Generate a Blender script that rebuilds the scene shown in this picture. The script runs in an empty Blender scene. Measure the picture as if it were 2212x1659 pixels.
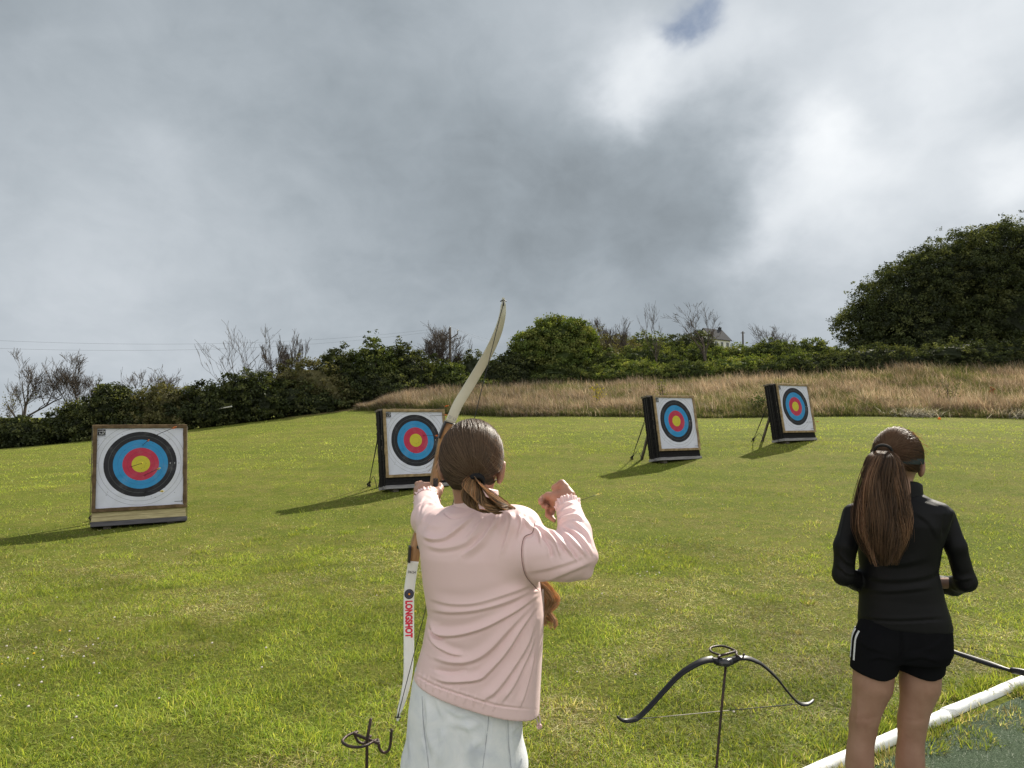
import bpy, bmesh, math, random
import numpy as np
from mathutils import Vector, Matrix
from mathutils.bvhtree import BVHTree

S = bpy.context.scene
COL = S.collection
R = math.radians
rng = np.random.default_rng(7)
random.seed(7)

# ------------------------------------------------------------------ camera
CAM_H = 1.6
PITCH = math.atan((900 - 829.5) / 1533.4)
F = 1533.4                       # focal length in units of a 2212 px wide picture
cam_d = bpy.data.cameras.new('camera')
cam_d.sensor_width = 36.0
cam_d.lens = 36.0 * F / 2212.0
cam_d.clip_start = 0.05
cam_d.clip_end = 4000.0
cam = bpy.data.objects.new('camera', cam_d)
cam.location = (0, 0, CAM_H)
cam.rotation_euler = (R(90) + PITCH, 0, 0)
COL.objects.link(cam)
S.camera = cam


def ray(u, v):
    x = (u - 1106.0) / F
    z = (829.5 - v) / F
    cp, sp = math.cos(PITCH), math.sin(PITCH)
    return np.array([x, cp - z * sp, sp + z * cp])


def P(u, v, d):
    """world point seen at (u, v) at world depth y = d"""
    r = ray(u, v)
    return np.array([0, 0, CAM_H]) + r * (d / r[1])


def PZ(u, v, z):
    r = ray(u, v)
    return np.array([0, 0, CAM_H]) + r * ((z - CAM_H) / r[2])


def proj(p):
    p = np.asarray(p, float) - np.array([0, 0, CAM_H])
    cp, sp = math.cos(PITCH), math.sin(PITCH)
    fw = p[..., 1] * cp + p[..., 2] * sp
    up = -p[..., 1] * sp + p[..., 2] * cp
    return 1106 + F * p[..., 0] / fw, 829.5 - F * up / fw


# ------------------------------------------------------------------ light
SUN_EL, SUN_AZ = R(36), R(33)
sun_dir = np.array([math.sin(SUN_AZ) * math.cos(SUN_EL), math.cos(SUN_AZ) * math.cos(SUN_EL), math.sin(SUN_EL)])
sl = bpy.data.lights.new('sun', 'SUN')
sl.energy = 5.0
sl.angle = R(0.7)
sl.color = (1.0, 0.94, 0.82)
so = bpy.data.objects.new('sun', sl)
so.rotation_euler = Vector(sun_dir).to_track_quat('Z', 'Y').to_euler()
so.location = (20, 30, 40)
COL.objects.link(so)

S.view_settings.view_transform = 'Standard'
S.view_settings.look = 'None'
S.view_settings.gamma = 1.0
S.view_settings.exposure = 0.72
S.view_settings.use_curve_mapping = False
S.cycles.use_denoising = True
S.cycles.denoiser = 'OPENIMAGEDENOISE'
S.cycles.denoising_input_passes = 'RGB_ALBEDO_NORMAL'
S.cycles.denoising_prefilter = 'ACCURATE'
S.cycles.use_adaptive_sampling = False
S.cycles.sample_clamp_indirect = 4.0
S.cycles.sample_clamp_direct = 12.0
S.cycles.max_bounces = 7
S.cycles.diffuse_bounces = 3
S.cycles.glossy_bounces = 2
S.cycles.transmission_bounces = 4
S.cycles.transparent_max_bounces = 6
S.cycles.caustics_reflective = False
S.cycles.caustics_refractive = False

# ------------------------------------------------------------------ world: cloudy sky built on the view direction
W = bpy.data.worlds.new('World')
S.world = W
W.use_nodes = True
nt = W.node_tree
for n in list(nt.nodes):
    nt.nodes.remove(n)


class NB:
    """tiny node builder"""
    def __init__(self, tree):
        self.t = tree

    def n(self, typ, **kw):
        nd = self.t.nodes.new(typ)
        for k, val in kw.items():
            setattr(nd, k, val)
        return nd

    def lk(self, a, b):
        self.t.links.new(a, b)

    def val(self, sock, v):
        if isinstance(v, (int, float)):
            sock.default_value = v
        elif isinstance(v, (tuple, list)):
            sock.default_value = v
        else:
            self.lk(v, sock)

    def math(self, op, a, b=None, c=None, clamp=False):
        nd = self.n('ShaderNodeMath', operation=op)
        nd.use_clamp = clamp
        self.val(nd.inputs[0], a)
        if b is not None:
            self.val(nd.inputs[1], b)
        if c is not None:
            self.val(nd.inputs[2], c)
        return nd.outputs[0]

    def vmath(self, op, a, b=None):
        nd = self.n('ShaderNodeVectorMath', operation=op)
        self.val(nd.inputs[0], a)
        if b is not None:
            if op == 'SCALE':
                self.val(nd.inputs['Scale'], b)
            else:
                self.val(nd.inputs[1], b)
        return nd.outputs['Value'] if op in ('DOT_PRODUCT', 'LENGTH', 'DISTANCE') else nd.outputs[0]

    def noise(self, vec, scale, detail=4, rough=0.55, dist=0.0):
        nd = self.n('ShaderNodeTexNoise')
        if vec is not None:
            self.lk(vec, nd.inputs['Vector'])
        nd.inputs['Scale'].default_value = scale
        nd.inputs['Detail'].default_value = detail
        nd.inputs['Roughness'].default_value = rough
        nd.inputs['Distortion'].default_value = dist
        return nd

    def ramp(self, fac, stops, interp='LINEAR'):
        nd = self.n('ShaderNodeValToRGB')
        cr = nd.color_ramp
        cr.interpolation = interp
        while len(cr.elements) > 1:
            cr.elements.remove(cr.elements[-1])
        for i, (p, c) in enumerate(stops):
            e = cr.elements[0] if i == 0 else cr.elements.new(p)
            e.position = p
            e.color = (c[0], c[1], c[2], 1)
        self.val(nd.inputs[0], fac)
        return nd.outputs[0]

    def mix(self, fac, a, b, typ='MIX'):
        nd = self.n('ShaderNodeMix', data_type='RGBA', blend_type=typ)
        self.val(nd.inputs[0], fac)
        for sk, x in ((nd.inputs[6], a), (nd.inputs[7], b)):
            if isinstance(x, (tuple, list)):
                sk.default_value = (x[0], x[1], x[2], 1)
            else:
                self.lk(x, sk)
        return nd.outputs[2]

    def mapr(self, v, a, b, c, d):
        nd = self.n('ShaderNodeMapRange')
        nd.clamp = True
        nd.interpolation_type = 'SMOOTHSTEP'
        self.val(nd.inputs[0], v)
        for i, x in enumerate((a, b, c, d)):
            nd.inputs[i + 1].default_value = x
        return nd.outputs[0]


nb = NB(nt)
tc = nb.n('ShaderNodeTexCoord')
D0 = nb.vmath('NORMALIZE', tc.outputs['Generated'])
sep = nb.n('ShaderNodeSeparateXYZ')
nb.lk(D0, sep.inputs[0])
dz = nb.math('ADD', nb.math('MAXIMUM', sep.outputs[2], 0.0), 0.22)
cmb = nb.n('ShaderNodeCombineXYZ')
nb.lk(nb.math('DIVIDE', sep.outputs[0], dz), cmb.inputs[0])
nb.lk(nb.math('DIVIDE', sep.outputs[1], dz), cmb.inputs[1])
mpw = nb.n('ShaderNodeMapping'); mpw.inputs['Scale'].default_value = (1.0, 0.7, 1.5); mpw.inputs['Location'].default_value = (0.35, 0.2, 0.1)
nb.lk(D0, mpw.inputs[0])
mxp = nb.n('ShaderNodeMix', data_type='VECTOR'); mxp.inputs[0].default_value = 0.16
nb.lk(mpw.outputs[0], mxp.inputs[4]); nb.lk(cmb.outputs[0], mxp.inputs[5])
plane = mxp.outputs[1]
wn = nb.noise(plane, 3.4, 6, 0.55)
warp = nb.vmath('SCALE', nb.vmath('SUBTRACT', wn.outputs['Color'], (0.5, 0.5, 0.5)), 0.22)
D1 = nb.vmath('NORMALIZE', nb.vmath('ADD', D0, warp))
n1 = nb.noise(plane, 2.6, 7, 0.52, 0.3).outputs['Fac']
n2 = nb.noise(plane, 6.5, 6, 0.55, 0.5).outputs['Fac']
n3 = nb.noise(plane, 17.0, 5, 0.55, 0.6).outputs['Fac']


def blob(u, v, sig, src=None):
    c = ray(u, v)
    c = c / np.linalg.norm(c)
    s2 = (sig / F) ** 2
    dt = nb.vmath('DOT_PRODUCT', src or D1, tuple(float(q) for q in c))
    e = nb.math('MULTIPLY', nb.math('SUBTRACT', dt, 1.0), 1.0 / s2)
    return nb.math('POWER', 2.718281828, e)


BLOBS = [
    (1330, 390, 230, -0.080), (1120, 490, 180, -0.05), (700, 330, 300, -0.025), (1480, 480, 100, -0.03), (1560, 330, 60, -0.02),
    (1430, 165, 64, 0.24), (1340, 90, 100, 0.10), (1130, 60, 190, 0.08), (1385, 195, 40, 0.07), (1570, 120, 55, 0.12), (1590, 30, 50, 0.08),
    (1745, 325, 56, 0.24), (1680, 490, 56, 0.20), (1830, 410, 70, 0.12), (1650, 220, 60, 0.06), (1800, 160, 120, 0.04),
    (2060, 120, 190, 0.15), (2200, 445, 60, 0.24), (2080, 540, 120, 0.10), (1960, 320, 90, 0.05),
    (150, 110, 280, 0.06), (360, 385, 55, 0.06), (130, 500, 130, 0.03), (560, 520, 150, 0.03),
    (1740, 610, 120, 0.12), (1150, 680, 240, 0.11), (1900, 560, 80, 0.05), (100, 780, 260, 0.14), (620, 680, 200, 0.09), (2170, 300, 70, -0.05), (1870, 255, 45, -0.06),
    (2150, -480, 380, 0.3),
]
acc = nb.math('MULTIPLY_ADD', nb.math('SUBTRACT', n1, 0.5), 0.23, 0.290)
acc = nb.math('MULTIPLY_ADD', nb.math('SUBTRACT', n2, 0.5), 0.14, acc)
acc = nb.math('MULTIPLY_ADD', nb.math('SUBTRACT', n3, 0.5), 0.06, acc)
for (bu, bv, bs, ba) in BLOBS:
    acc = nb.math('MULTIPLY_ADD', blob(bu, bv, bs), ba, acc)
# unseen clouds behind the camera, brightened as added fill on the shaded sides
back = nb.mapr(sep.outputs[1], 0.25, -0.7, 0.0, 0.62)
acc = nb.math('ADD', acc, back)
acc = nb.math('MAXIMUM', acc, 0.05)
tint = nb.ramp(nb.math('MULTIPLY', acc, 0.8, None, True), [(0.0, (0.835, 0.970, 1.065)), (0.25, (0.86, 0.975, 1.075)), (0.42, (0.92, 0.99, 1.06)), (0.7, (0.985, 1.0, 1.01))])
cl = nb.vmath('SCALE', tint, acc)
sky = nb.n('ShaderNodeTexSky', sky_type='NISHITA')
sky.sun_disc = False
sky.sun_elevation = SUN_EL
sky.sun_rotation = SUN_AZ
skyc = nb.vmath('SCALE', sky.outputs[0], 0.085)
skyc = nb.mix(1.0, skyc, (0.27, 0.34, 0.43), 'MULTIPLY')
hole = nb.math('ADD', blob(1500, 40, 40), nb.math('MULTIPLY', blob(1880, 258, 50), 0.10))
hole = nb.math('ADD', hole, nb.math('MULTIPLY', blob(1455, 70, 36), 0.45))
hole = nb.math('MULTIPLY', hole, nb.math('MULTIPLY_ADD', nb.math('ADD', nb.math('MULTIPLY', n2, 0.6), nb.math('MULTIPLY', n3, 0.4)), 3.2, -0.55))
hole = nb.mapr(hole, 0.10, 1.25, 0.0, 0.92)
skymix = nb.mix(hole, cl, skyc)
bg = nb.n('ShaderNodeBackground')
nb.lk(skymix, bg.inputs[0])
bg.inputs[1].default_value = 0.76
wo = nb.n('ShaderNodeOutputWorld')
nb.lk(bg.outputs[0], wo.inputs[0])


# ------------------------------------------------------------------ helpers
def tag(o, label=None, cat=None, group=None, kind=None):
    if label: o['label'] = label
    if cat: o['category'] = cat
    if group: o['group'] = group
    if kind: o['kind'] = kind
    return o


def empty(name, loc=(0, 0, 0), rot=(0, 0, 0)):
    o = bpy.data.objects.new(name, None)
    o.empty_display_size = 0.1
    o.location = loc
    o.rotation_euler = rot
    COL.objects.link(o)
    return o


def mesh_obj(name, V, faces, mats, parent=None, smooth=True, col=None, mat_idx=None, world=False):
    """V (n,3); faces: array (m,k) or list of such arrays"""
    me = bpy.data.meshes.new(name)
    V = np.asarray(V, np.float32)
    if not isinstance(faces, (list, tuple)):
        faces = [faces]
    faces = [np.asarray(f, np.int32) for f in faces if len(f)]
    loops = np.concatenate([f.ravel() for f in faces])
    sizes = np.concatenate([np.full(len(f), f.shape[1], np.int32) for f in faces])
    starts = np.concatenate([[0], np.cumsum(sizes)[:-1]]).astype(np.int32)
    me.vertices.add(len(V))
    me.vertices.foreach_set('co', V.ravel())
    me.loops.add(len(loops))
    me.loops.foreach_set('vertex_index', loops)
    me.polygons.add(len(sizes))
    me.polygons.foreach_set('loop_start', starts)
    me.polygons.foreach_set('loop_total', sizes)
    if mat_idx is not None:
        me.polygons.foreach_set('material_index', np.asarray(mat_idx, np.int32))
    me.polygons.foreach_set('use_smooth', np.full(len(sizes), smooth, bool))
    if col is not None:
        a = me.color_attributes.new('Col', 'FLOAT_COLOR', 'POINT')
        c4 = np.ones((len(V), 4), np.float32)
        c4[:, :3] = col
        a.data.foreach_set('color', c4.ravel())
    me.update(calc_edges=True)
    for m in (mats if isinstance(mats, (list, tuple)) else [mats]):
        me.materials.append(m)
    o = bpy.data.objects.new(name, me)
    COL.objects.link(o)
    if parent is not None:
        o.parent = parent
    return o


class MB:
    """mesh accumulator with quads and tris"""
    def __init__(self):
        self.v, self.q, self.t, self.n = [], [], [], 0
        self.qm, self.tm = [], []

    def add(self, V, q=None, t=None, m=0):
        V = np.asarray(V, float)
        if q is not None and len(q):
            q = np.asarray(q) + self.n
            self.q.append(q); self.qm.append(np.full(len(q), m))
        if t is not None and len(t):
            t = np.asarray(t) + self.n
            self.t.append(t); self.tm.append(np.full(len(t), m))
        self.v.append(V)
        self.n += len(V)

    def box(self, c, s, M=None, m=0, bev=0.0):
        c = np.asarray(c, float); s = np.asarray(s, float) / 2
        bm = bmesh.new()
        bmesh.ops.create_cube(bm, size=1.0)
        for vv in bm.verts:
            vv.co = Vector((vv.co.x * 2 * s[0], vv.co.y * 2 * s[1], vv.co.z * 2 * s[2]))
        if bev > 0:
            bmesh.ops.bevel(bm, geom=bm.edges[:], offset=bev, segments=2, affect='EDGES', profile=0.6)
        self.bm(bm, c, M, m)

    def bm(self, bm, c=(0, 0, 0), M=None, m=0):
        bm.verts.index_update()
        V = np.array([vv.co[:] for vv in bm.verts])
        if M is not None:
            V = V @ np.asarray(M).T
        V = V + np.asarray(c)
        q = [[x.index for x in f.verts] for f in bm.faces if len(f.verts) == 4]
        t = [[x.index for x in f.verts] for f in bm.faces if len(f.verts) == 3]
        for f in bm.faces:
            if len(f.verts) > 4:
                ix = [x.index for x in f.verts]
                t += [[ix[0], ix[i], ix[i + 1]] for i in range(1, len(ix) - 1)]
        bm.free()
        self.add(V, q, t, m)

    def tube(self, pts, rad, k=8, m=0, caps=True, flat=None):
        pts = np.asarray(pts, float)
        n = len(pts)
        rad = np.broadcast_to(np.asarray(rad, float), (n,))
        T = np.gradient(pts, axis=0)
        T /= np.linalg.norm(T, axis=1)[:, None] + 1e-12
        ref = np.array([0, 0, 1.0]) if abs(T[0, 2]) < 0.9 else np.array([1.0, 0, 0])
        A = np.cross(T[0], ref); A /= np.linalg.norm(A)
        V = []
        ang = np.linspace(0, 2 * np.pi, k, endpoint=False)
        for i in range(n):
            A = A - T[i] * A.dot(T[i]); A /= np.linalg.norm(A) + 1e-12
            B = np.cross(T[i], A)
            V.append(pts[i] + rad[i] * (np.cos(ang)[:, None] * A + np.sin(ang)[:, None] * B))
        V = np.concatenate(V)
        i, j = np.meshgrid(np.arange(n - 1), np.arange(k), indexing='ij')
        q = np.stack([i * k + j, i * k + (j + 1) % k, (i + 1) * k + (j + 1) % k, (i + 1) * k + j], -1).reshape(-1, 4)
        t = []
        if caps:
            V = np.concatenate([V, pts[:1], pts[-1:]])
            c0, c1 = n * k, n * k + 1
            for j in range(k):
                t.append([c0, (j + 1) % k, j])
                t.append([c1, (n - 1) * k + j, (n - 1) * k + (j + 1) % k])
        self.add(V, q, t, m)

    def ribbon(self, C, Wd, N, w, th, m=0):
        """flat bar along C (n,3) with width dir Wd, normal N, half-width w, half-thickness th"""
        n = len(C)
        w = np.broadcast_to(w, (n,)); th = np.broadcast_to(th, (n,))
        V = []
        prof = [(-1, -0.6), (-0.86, -1), (0.86, -1), (1, -0.6), (1, 0.6), (0.86, 1), (-0.86, 1), (-1, 0.6)]
        for i in range(n):
            for (a, b) in prof:
                V.append(C[i] + Wd[i] * w[i] * a + N[i] * th[i] * b)
        k = 8
        i, j = np.meshgrid(np.arange(n - 1), np.arange(k), indexing='ij')
        q = np.stack([i * k + j, (i + 1) * k + j, (i + 1) * k + (j + 1) % k, i * k + (j + 1) % k], -1).reshape(-1, 4)
        t = [[0, j + 1, j + 2] for j in range(k - 2)][::-1]
        e = (n - 1) * k
        t += [[e, e + j + 2, e + j + 1] for j in range(k - 2)]
        self.add(np.array(V), q, t, m)

    def build(self, name, mats, parent=None, smooth=False, fix=True, loc=None):
        V = np.concatenate(self.v)
        fs, mi = [], []
        if self.q:
            fs.append(np.concatenate(self.q)); mi.append(np.concatenate(self.qm))
        if self.t:
            fs.append(np.concatenate(self.t)); mi.append(np.concatenate(self.tm))
        if loc is not None:
            V = V - np.asarray(loc)
        o = mesh_obj(name, V, fs, mats, parent, smooth, None, np.concatenate(mi))
        if loc is not None:
            o.location = loc
        if fix:
            bm = bmesh.new(); bm.from_mesh(o.data)
            bmesh.ops.recalc_face_normals(bm, faces=bm.faces[:])
            bm.to_mesh(o.data); bm.free()
        return o


def catmull(pts, n=8):
    pts = np.asarray(pts, float)
    ext = np.vstack([2 * pts[0] - pts[1], pts, 2 * pts[-1] - pts[-2]])
    out = []
    for i in range(1, len(ext) - 2):
        p0, p1, p2, p3 = ext[i - 1], ext[i], ext[i + 1], ext[i + 2]
        for t in np.linspace(0, 1, n, endpoint=False):
            out.append(0.5 * ((2 * p1) + (-p0 + p2) * t + (2 * p0 - 5 * p1 + 4 * p2 - p3) * t * t + (-p0 + 3 * p1 - 3 * p2 + p3) * t ** 3))
    out.append(pts[-1])
    return np.array(out)


# ------------------------------------------------------------------ implicit surfaces
def surface_nets(Fv, lo, h):
    nx, ny, nz = Fv.shape
    ins = Fv < 0
    c = ins[:-1, :-1, :-1].astype(np.int8)
    tot = np.zeros_like(c)
    corners = [(i, j, k) for i in (0, 1) for j in (0, 1) for k in (0, 1)]
    for (i, j, k) in corners:
        tot += ins[i:nx - 1 + i, j:ny - 1 + j, k:nz - 1 + k]
    act = (tot > 0) & (tot < 8)
    idx = -np.ones(act.shape, np.int64)
    A = np.argwhere(act)
    idx[act] = np.arange(len(A))
    acc_ = np.zeros((len(A), 3)); cnt = np.zeros(len(A))
    ed = []
    for a in corners:
        for ax in range(3):
            if a[ax] == 0:
                b = list(a); b[ax] = 1
                ed.append((a, tuple(b)))
    for a, b in ed:
        fa = Fv[A[:, 0] + a[0], A[:, 1] + a[1], A[:, 2] + a[2]].astype(float)
        fb = Fv[A[:, 0] + b[0], A[:, 1] + b[1], A[:, 2] + b[2]].astype(float)
        cr = (fa < 0) != (fb < 0)
        den = np.where(cr, fa - fb, 1.0)
        t = np.where(cr, fa / den, 0.0)
        pos = np.array(a)[None] + t[:, None] * (np.array(b) - np.array(a))[None]
        acc_ += pos * cr[:, None]; cnt += cr
    V = lo + (A + acc_ / cnt[:, None]) * h
    quads = []
    for ax in range(3):
        sl0 = [slice(None)] * 3; sl1 = [slice(None)] * 3
        sl0[ax] = slice(0, -1); sl1[ax] = slice(1, None)
        a0, a1 = ins[tuple(sl0)], ins[tuple(sl1)]
        cr = np.argwhere(a0 != a1)
        o1, o2 = [(1, 2), (2, 0), (0, 1)][ax]
        ok = (cr[:, o1] > 0) & (cr[:, o2] > 0) & (cr[:, o1] < Fv.shape[o1] - 1) & (cr[:, o2] < Fv.shape[o2] - 1)
        cr = cr[ok]
        def at(d1, d2):
            q = cr.copy(); q[:, o1] += d1; q[:, o2] += d2
            return idx[q[:, 0], q[:, 1], q[:, 2]]
        q = np.stack([at(-1, -1), at(0, -1), at(0, 0), at(-1, 0)], 1)
        flip = a0[cr[:, 0], cr[:, 1], cr[:, 2]]
        q[~flip] = q[~flip][:, ::-1]
        quads.append(q)
    return V, np.concatenate(quads)


def sdf_mesh(fn, lo, hi, h):
    lo = np.asarray(lo, float); hi = np.asarray(hi, float)
    n = np.ceil((hi - lo) / h).astype(int) + 1
    ax = [lo[i] + np.arange(n[i]) * h for i in range(3)]
    out = np.empty(tuple(n), np.float32)
    step = max(1, int(600000 / (n[1] * n[2])))
    for i in range(0, n[0], step):
        g = np.stack(np.meshgrid(ax[0][i:i + step], ax[1], ax[2], indexing='ij'), -1).reshape(-1, 3)
        out[i:i + step] = fn(g).reshape(-1, n[1], n[2])
    return surface_nets(out, lo, h)


def cap(p, a, b, ra, rb):
    a = np.asarray(a); b = np.asarray(b)
    ba = b - a
    pa = p - a
    t = np.clip(pa @ ba / (ba @ ba), 0, 1)
    return np.linalg.norm(pa - t[:, None] * ba, axis=1) - (ra + (rb - ra) * t)


def ell(p, c, r, M=None):
    q = p - np.asarray(c)
    if M is not None:
        q = q @ np.asarray(M)        # columns of M = axes
    r = np.asarray(r)
    k0 = np.linalg.norm(q / r, axis=1)
    k1 = np.linalg.norm(q / r ** 2, axis=1) + 1e-9
    return k0 * (k0 - 1) / k1


def smin(a, b, k):
    h = np.clip(0.5 + 0.5 * (b - a) / k, 0, 1)
    return b * (1 - h) + a * h - k * h * (1 - h)


def smax(a, b, k):
    return -smin(-a, -b, k)


def loft(p, rings, yaw=0.0, ex=2.0):
    """rings rows: z, cx, cy, ax, ay (z ascending)"""
    rg = np.asarray(sorted(rings), float)
    z = p[:, 2]
    cx, cy, ax_, ay = (np.interp(z, rg[:, 0], rg[:, i]) for i in (1, 2, 3, 4))
    dx, dy = p[:, 0] - cx, p[:, 1] - cy
    if yaw:
        c, s = math.cos(yaw), math.sin(yaw)
        dx, dy = c * dx + s * dy, -s * dx + c * dy
    k = (np.abs(dx / ax_) ** ex + np.abs(dy / ay) ** ex) ** (1 / ex)
    d = (k - 1) * np.minimum(ax_, ay)
    over = np.maximum(z - rg[-1, 0], rg[0, 0] - z)
    return np.maximum(d, over)


def vnormals(V, Q):
    a, b, c, d = (V[Q[:, i]] for i in range(4))
    fn = np.cross(c - a, d - b)
    N = np.zeros_like(V)
    for i in range(4):
        np.add.at(N, Q[:, i], fn)
    return N / (np.linalg.norm(N, axis=1)[:, None] + 1e-12)


def smooth_mesh(V, Q, it=2, lam=0.5):
    e = np.concatenate([Q[:, [i, (i + 1) % 4]] for i in range(4)])
    for _ in range(it):
        acc_ = np.zeros_like(V); cnt = np.zeros(len(V))
        np.add.at(acc_, e[:, 0], V[e[:, 1]]); np.add.at(cnt, e[:, 0], 1)
        np.add.at(acc_, e[:, 1], V[e[:, 0]]); np.add.at(cnt, e[:, 1], 1)
        V = V + lam * (acc_ / np.maximum(cnt, 1)[:, None] - V)
    return V


def strokes(V, Q, sts, front=True):
    """sculpt ridges / creases (in the cloth itself) along lines given by where they lie on the body"""
    N = vnormals(V, Q)
    u, v = proj(V)
    view = V - np.array([0, 0, CAM_H]); view /= np.linalg.norm(view, axis=1)[:, None]
    fac = np.clip((-(N * view).sum(1)) * 2.2 - 0.05, 0, 1) if front else np.ones(len(V))
    disp = np.zeros(len(V))
    for (pts, w, amp) in sts:
        pts = catmull(np.array(pts, float), 6)
        a, b = pts[:-1], pts[1:]
        lo, hi = pts.min(0) - 3 * w, pts.max(0) + 3 * w
        m = np.where((u > lo[0]) & (u < hi[0]) & (v > lo[1]) & (v < hi[1]) & (fac > 0))[0]
        if not len(m):
            continue
        q = np.stack([u[m], v[m]], 1)
        best = np.full(len(m), 1e9); tb = np.zeros(len(m)); sg_ = np.zeros(len(m))
        for i in range(len(a)):
            ba = b[i] - a[i]
            t = np.clip(((q - a[i]) @ ba) / (ba @ ba + 1e-9), 0, 1)
            dd = np.linalg.norm(q - a[i] - t[:, None] * ba, axis=1)
            s = dd < best
            best[s] = dd[s]; tb[s] = (i + t[s]) / len(a)
            cr_ = ba[0] * (q[:, 1] - a[i][1]) - ba[1] * (q[:, 0] - a[i][0])
            sg_[s] = np.sign(cr_[s])
        tap = np.clip(np.sin(np.pi * np.clip(tb, 0.02, 0.98)) * 1.7, 0, 1)
        ws = np.where(sg_ > 0, w * 0.42, w * 1.05)
        disp[m] += amp * tap * (np.exp(-(best / ws) ** 1.35) - 0.35 * np.exp(-((best - 1.8 * ws) / ws) ** 2))
    return V + N * (disp * fac)[:, None]


def subdiv(V, Q):
    n = len(V)
    e = np.concatenate([np.sort(Q[:, [i, (i + 1) % 4]], axis=1) for i in range(4)])
    ue, inv = np.unique(e, axis=0, return_inverse=True)
    inv = inv.ravel()
    M_ = (V[ue[:, 0]] + V[ue[:, 1]]) / 2
    Fc = V[Q].mean(1)
    m = len(Q); em = [n + inv[i * m:(i + 1) * m] for i in range(4)]
    fc = n + len(ue) + np.arange(m)
    q = np.concatenate([np.stack([Q[:, i], em[i], fc, em[(i - 1) % 4]], 1) for i in range(4)])
    return np.concatenate([V, M_, Fc]), q


def strand_mesh(PT, rad, cols):
    """PT (S,N,3) strand points; rad (S,N) ; cols (S,3). three sided tubes"""
    Sn, N, _ = PT.shape
    T = np.gradient(PT, axis=1)
    T /= np.linalg.norm(T, axis=2)[..., None] + 1e-12
    ref = np.broadcast_to(np.array([0.31, -0.85, 0.42]), T.shape)
    A = np.cross(T, ref); A /= np.linalg.norm(A, axis=2)[..., None] + 1e-12
    B = np.cross(T, A)
    V = np.stack([PT + rad[..., None] * (math.cos(a) * A + math.sin(a) * B) for a in (0, 2.0944, 4.18879)], 2)
    s, i, j = np.meshgrid(np.arange(Sn), np.arange(N - 1), np.arange(3), indexing='ij')
    base = s * N * 3
    q = np.stack([base + i * 3 + j, base + i * 3 + (j + 1) % 3, base + (i + 1) * 3 + (j + 1) % 3, base + (i + 1) * 3 + j], -1).reshape(-1, 4)
    C = np.repeat(cols, N * 3, axis=0)
    return V.reshape(-1, 3), q, C


# ------------------------------------------------------------------ materials
def new_mat(name):
    m = bpy.data.materials.new(name)
    m.use_nodes = True
    t = m.node_tree
    for n in list(t.nodes):
        t.nodes.remove(n)
    b = NB(t)
    out = b.n('ShaderNodeOutputMaterial')
    return m, b, out


def mat(name, c1, c2=None, scale=8.0, rough=0.6, spec=0.35, bump=0.0, bscale=60.0, metal=0.0, stretch=None, detail=5, lo=0.35, hi=0.65, sheen=0.0, sss=0.0, coat=0.0, trans=0.0):
    m, b, out = new_mat(name)
    tcn = b.n('ShaderNodeTexCoord')
    vec = tcn.outputs['Object']
    if stretch:
        mp = b.n('ShaderNodeMapping')
        mp.inputs['Scale'].default_value = stretch
        b.lk(vec, mp.inputs[0]); vec = mp.outputs[0]
    p = b.n('ShaderNodeBsdfPrincipled')
    if c2 is None:
        c2 = tuple(x * 0.82 for x in c1)
    nz = b.noise(vec, scale, detail, 0.6)
    b.lk(b.mix(b.mapr(nz.outputs['Fac'], lo, hi, 0, 1), c1, c2), p.inputs['Base Color'])
    p.inputs['Roughness'].default_value = rough
    p.inputs['Specular IOR Level'].default_value = spec
    p.inputs['Metallic'].default_value = metal
    if sheen:
        p.inputs['Sheen Weight'].default_value = sheen
        p.inputs['Sheen Roughness'].default_value = 0.5
    if coat:
        p.inputs['Coat Weight'].default_value = coat
        p.inputs['Coat Roughness'].default_value = 0.25
    if sss:
        p.inputs['Subsurface Weight'].default_value = sss
        p.inputs['Subsurface Radius'].default_value = (0.012, 0.005, 0.003)
        p.inputs['Subsurface Scale'].default_value = 1.0
    if bump:
        bn = b.n('ShaderNodeBump')
        bn.inputs['Strength'].default_value = bump
        bn.inputs['Distance'].default_value = 0.004
        b.lk(b.noise(vec, bscale, 4, 0.6).outputs['Fac'], bn.inputs['Height'])
        b.lk(bn.outputs[0], p.inputs['Normal'])
    if trans:
        tr = b.n('ShaderNodeBsdfTranslucent'); tr.inputs[0].default_value = (c1[0], c1[1], c1[2], 1)
        mx = b.n('ShaderNodeMixShader'); mx.inputs[0].default_value = trans
        b.lk(p.outputs[0], mx.inputs[1]); b.lk(tr.outputs[0], mx.inputs[2])
        b.lk(mx.outputs[0], out.inputs[0])
        return m
    b.lk(p.outputs[0], out.inputs[0])
    return m


def leaf_mat(name, trans=0.35, rough=0.5, gloss=0.06, boost=(1.25, 1.2, 0.6), attr=True, base=(0.06, 0.09, 0.03)):
    m, b, out = new_mat(name)
    if attr:
        a = b.n('ShaderNodeAttribute'); a.attribute_name = 'Col'
        c = a.outputs['Color']
    else:
        c = b.mix(0.0, base, base)
    d = b.n('ShaderNodeBsdfDiffuse'); b.lk(c, d.inputs[0])
    tr = b.n('ShaderNodeBsdfTranslucent')
    b.lk(b.mix(1.0, c, boost, 'MULTIPLY'), tr.inputs[0])
    mx = b.n('ShaderNodeMixShader'); mx.inputs[0].default_value = trans
    b.lk(d.outputs[0], mx.inputs[1]); b.lk(tr.outputs[0], mx.inputs[2])
    g = b.n('ShaderNodeBsdfGlossy'); g.inputs['Roughness'].default_value = rough
    g.inputs[0].default_value = (0.9, 0.9, 0.85, 1)
    mx2 = b.n('ShaderNodeMixShader'); mx2.inputs[0].default_value = gloss
    b.lk(mx.outputs[0], mx2.inputs[1]); b.lk(g.outputs[0], mx2.inputs[2])
    b.lk(mx2.outputs[0], out.inputs[0])
    return m


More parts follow.
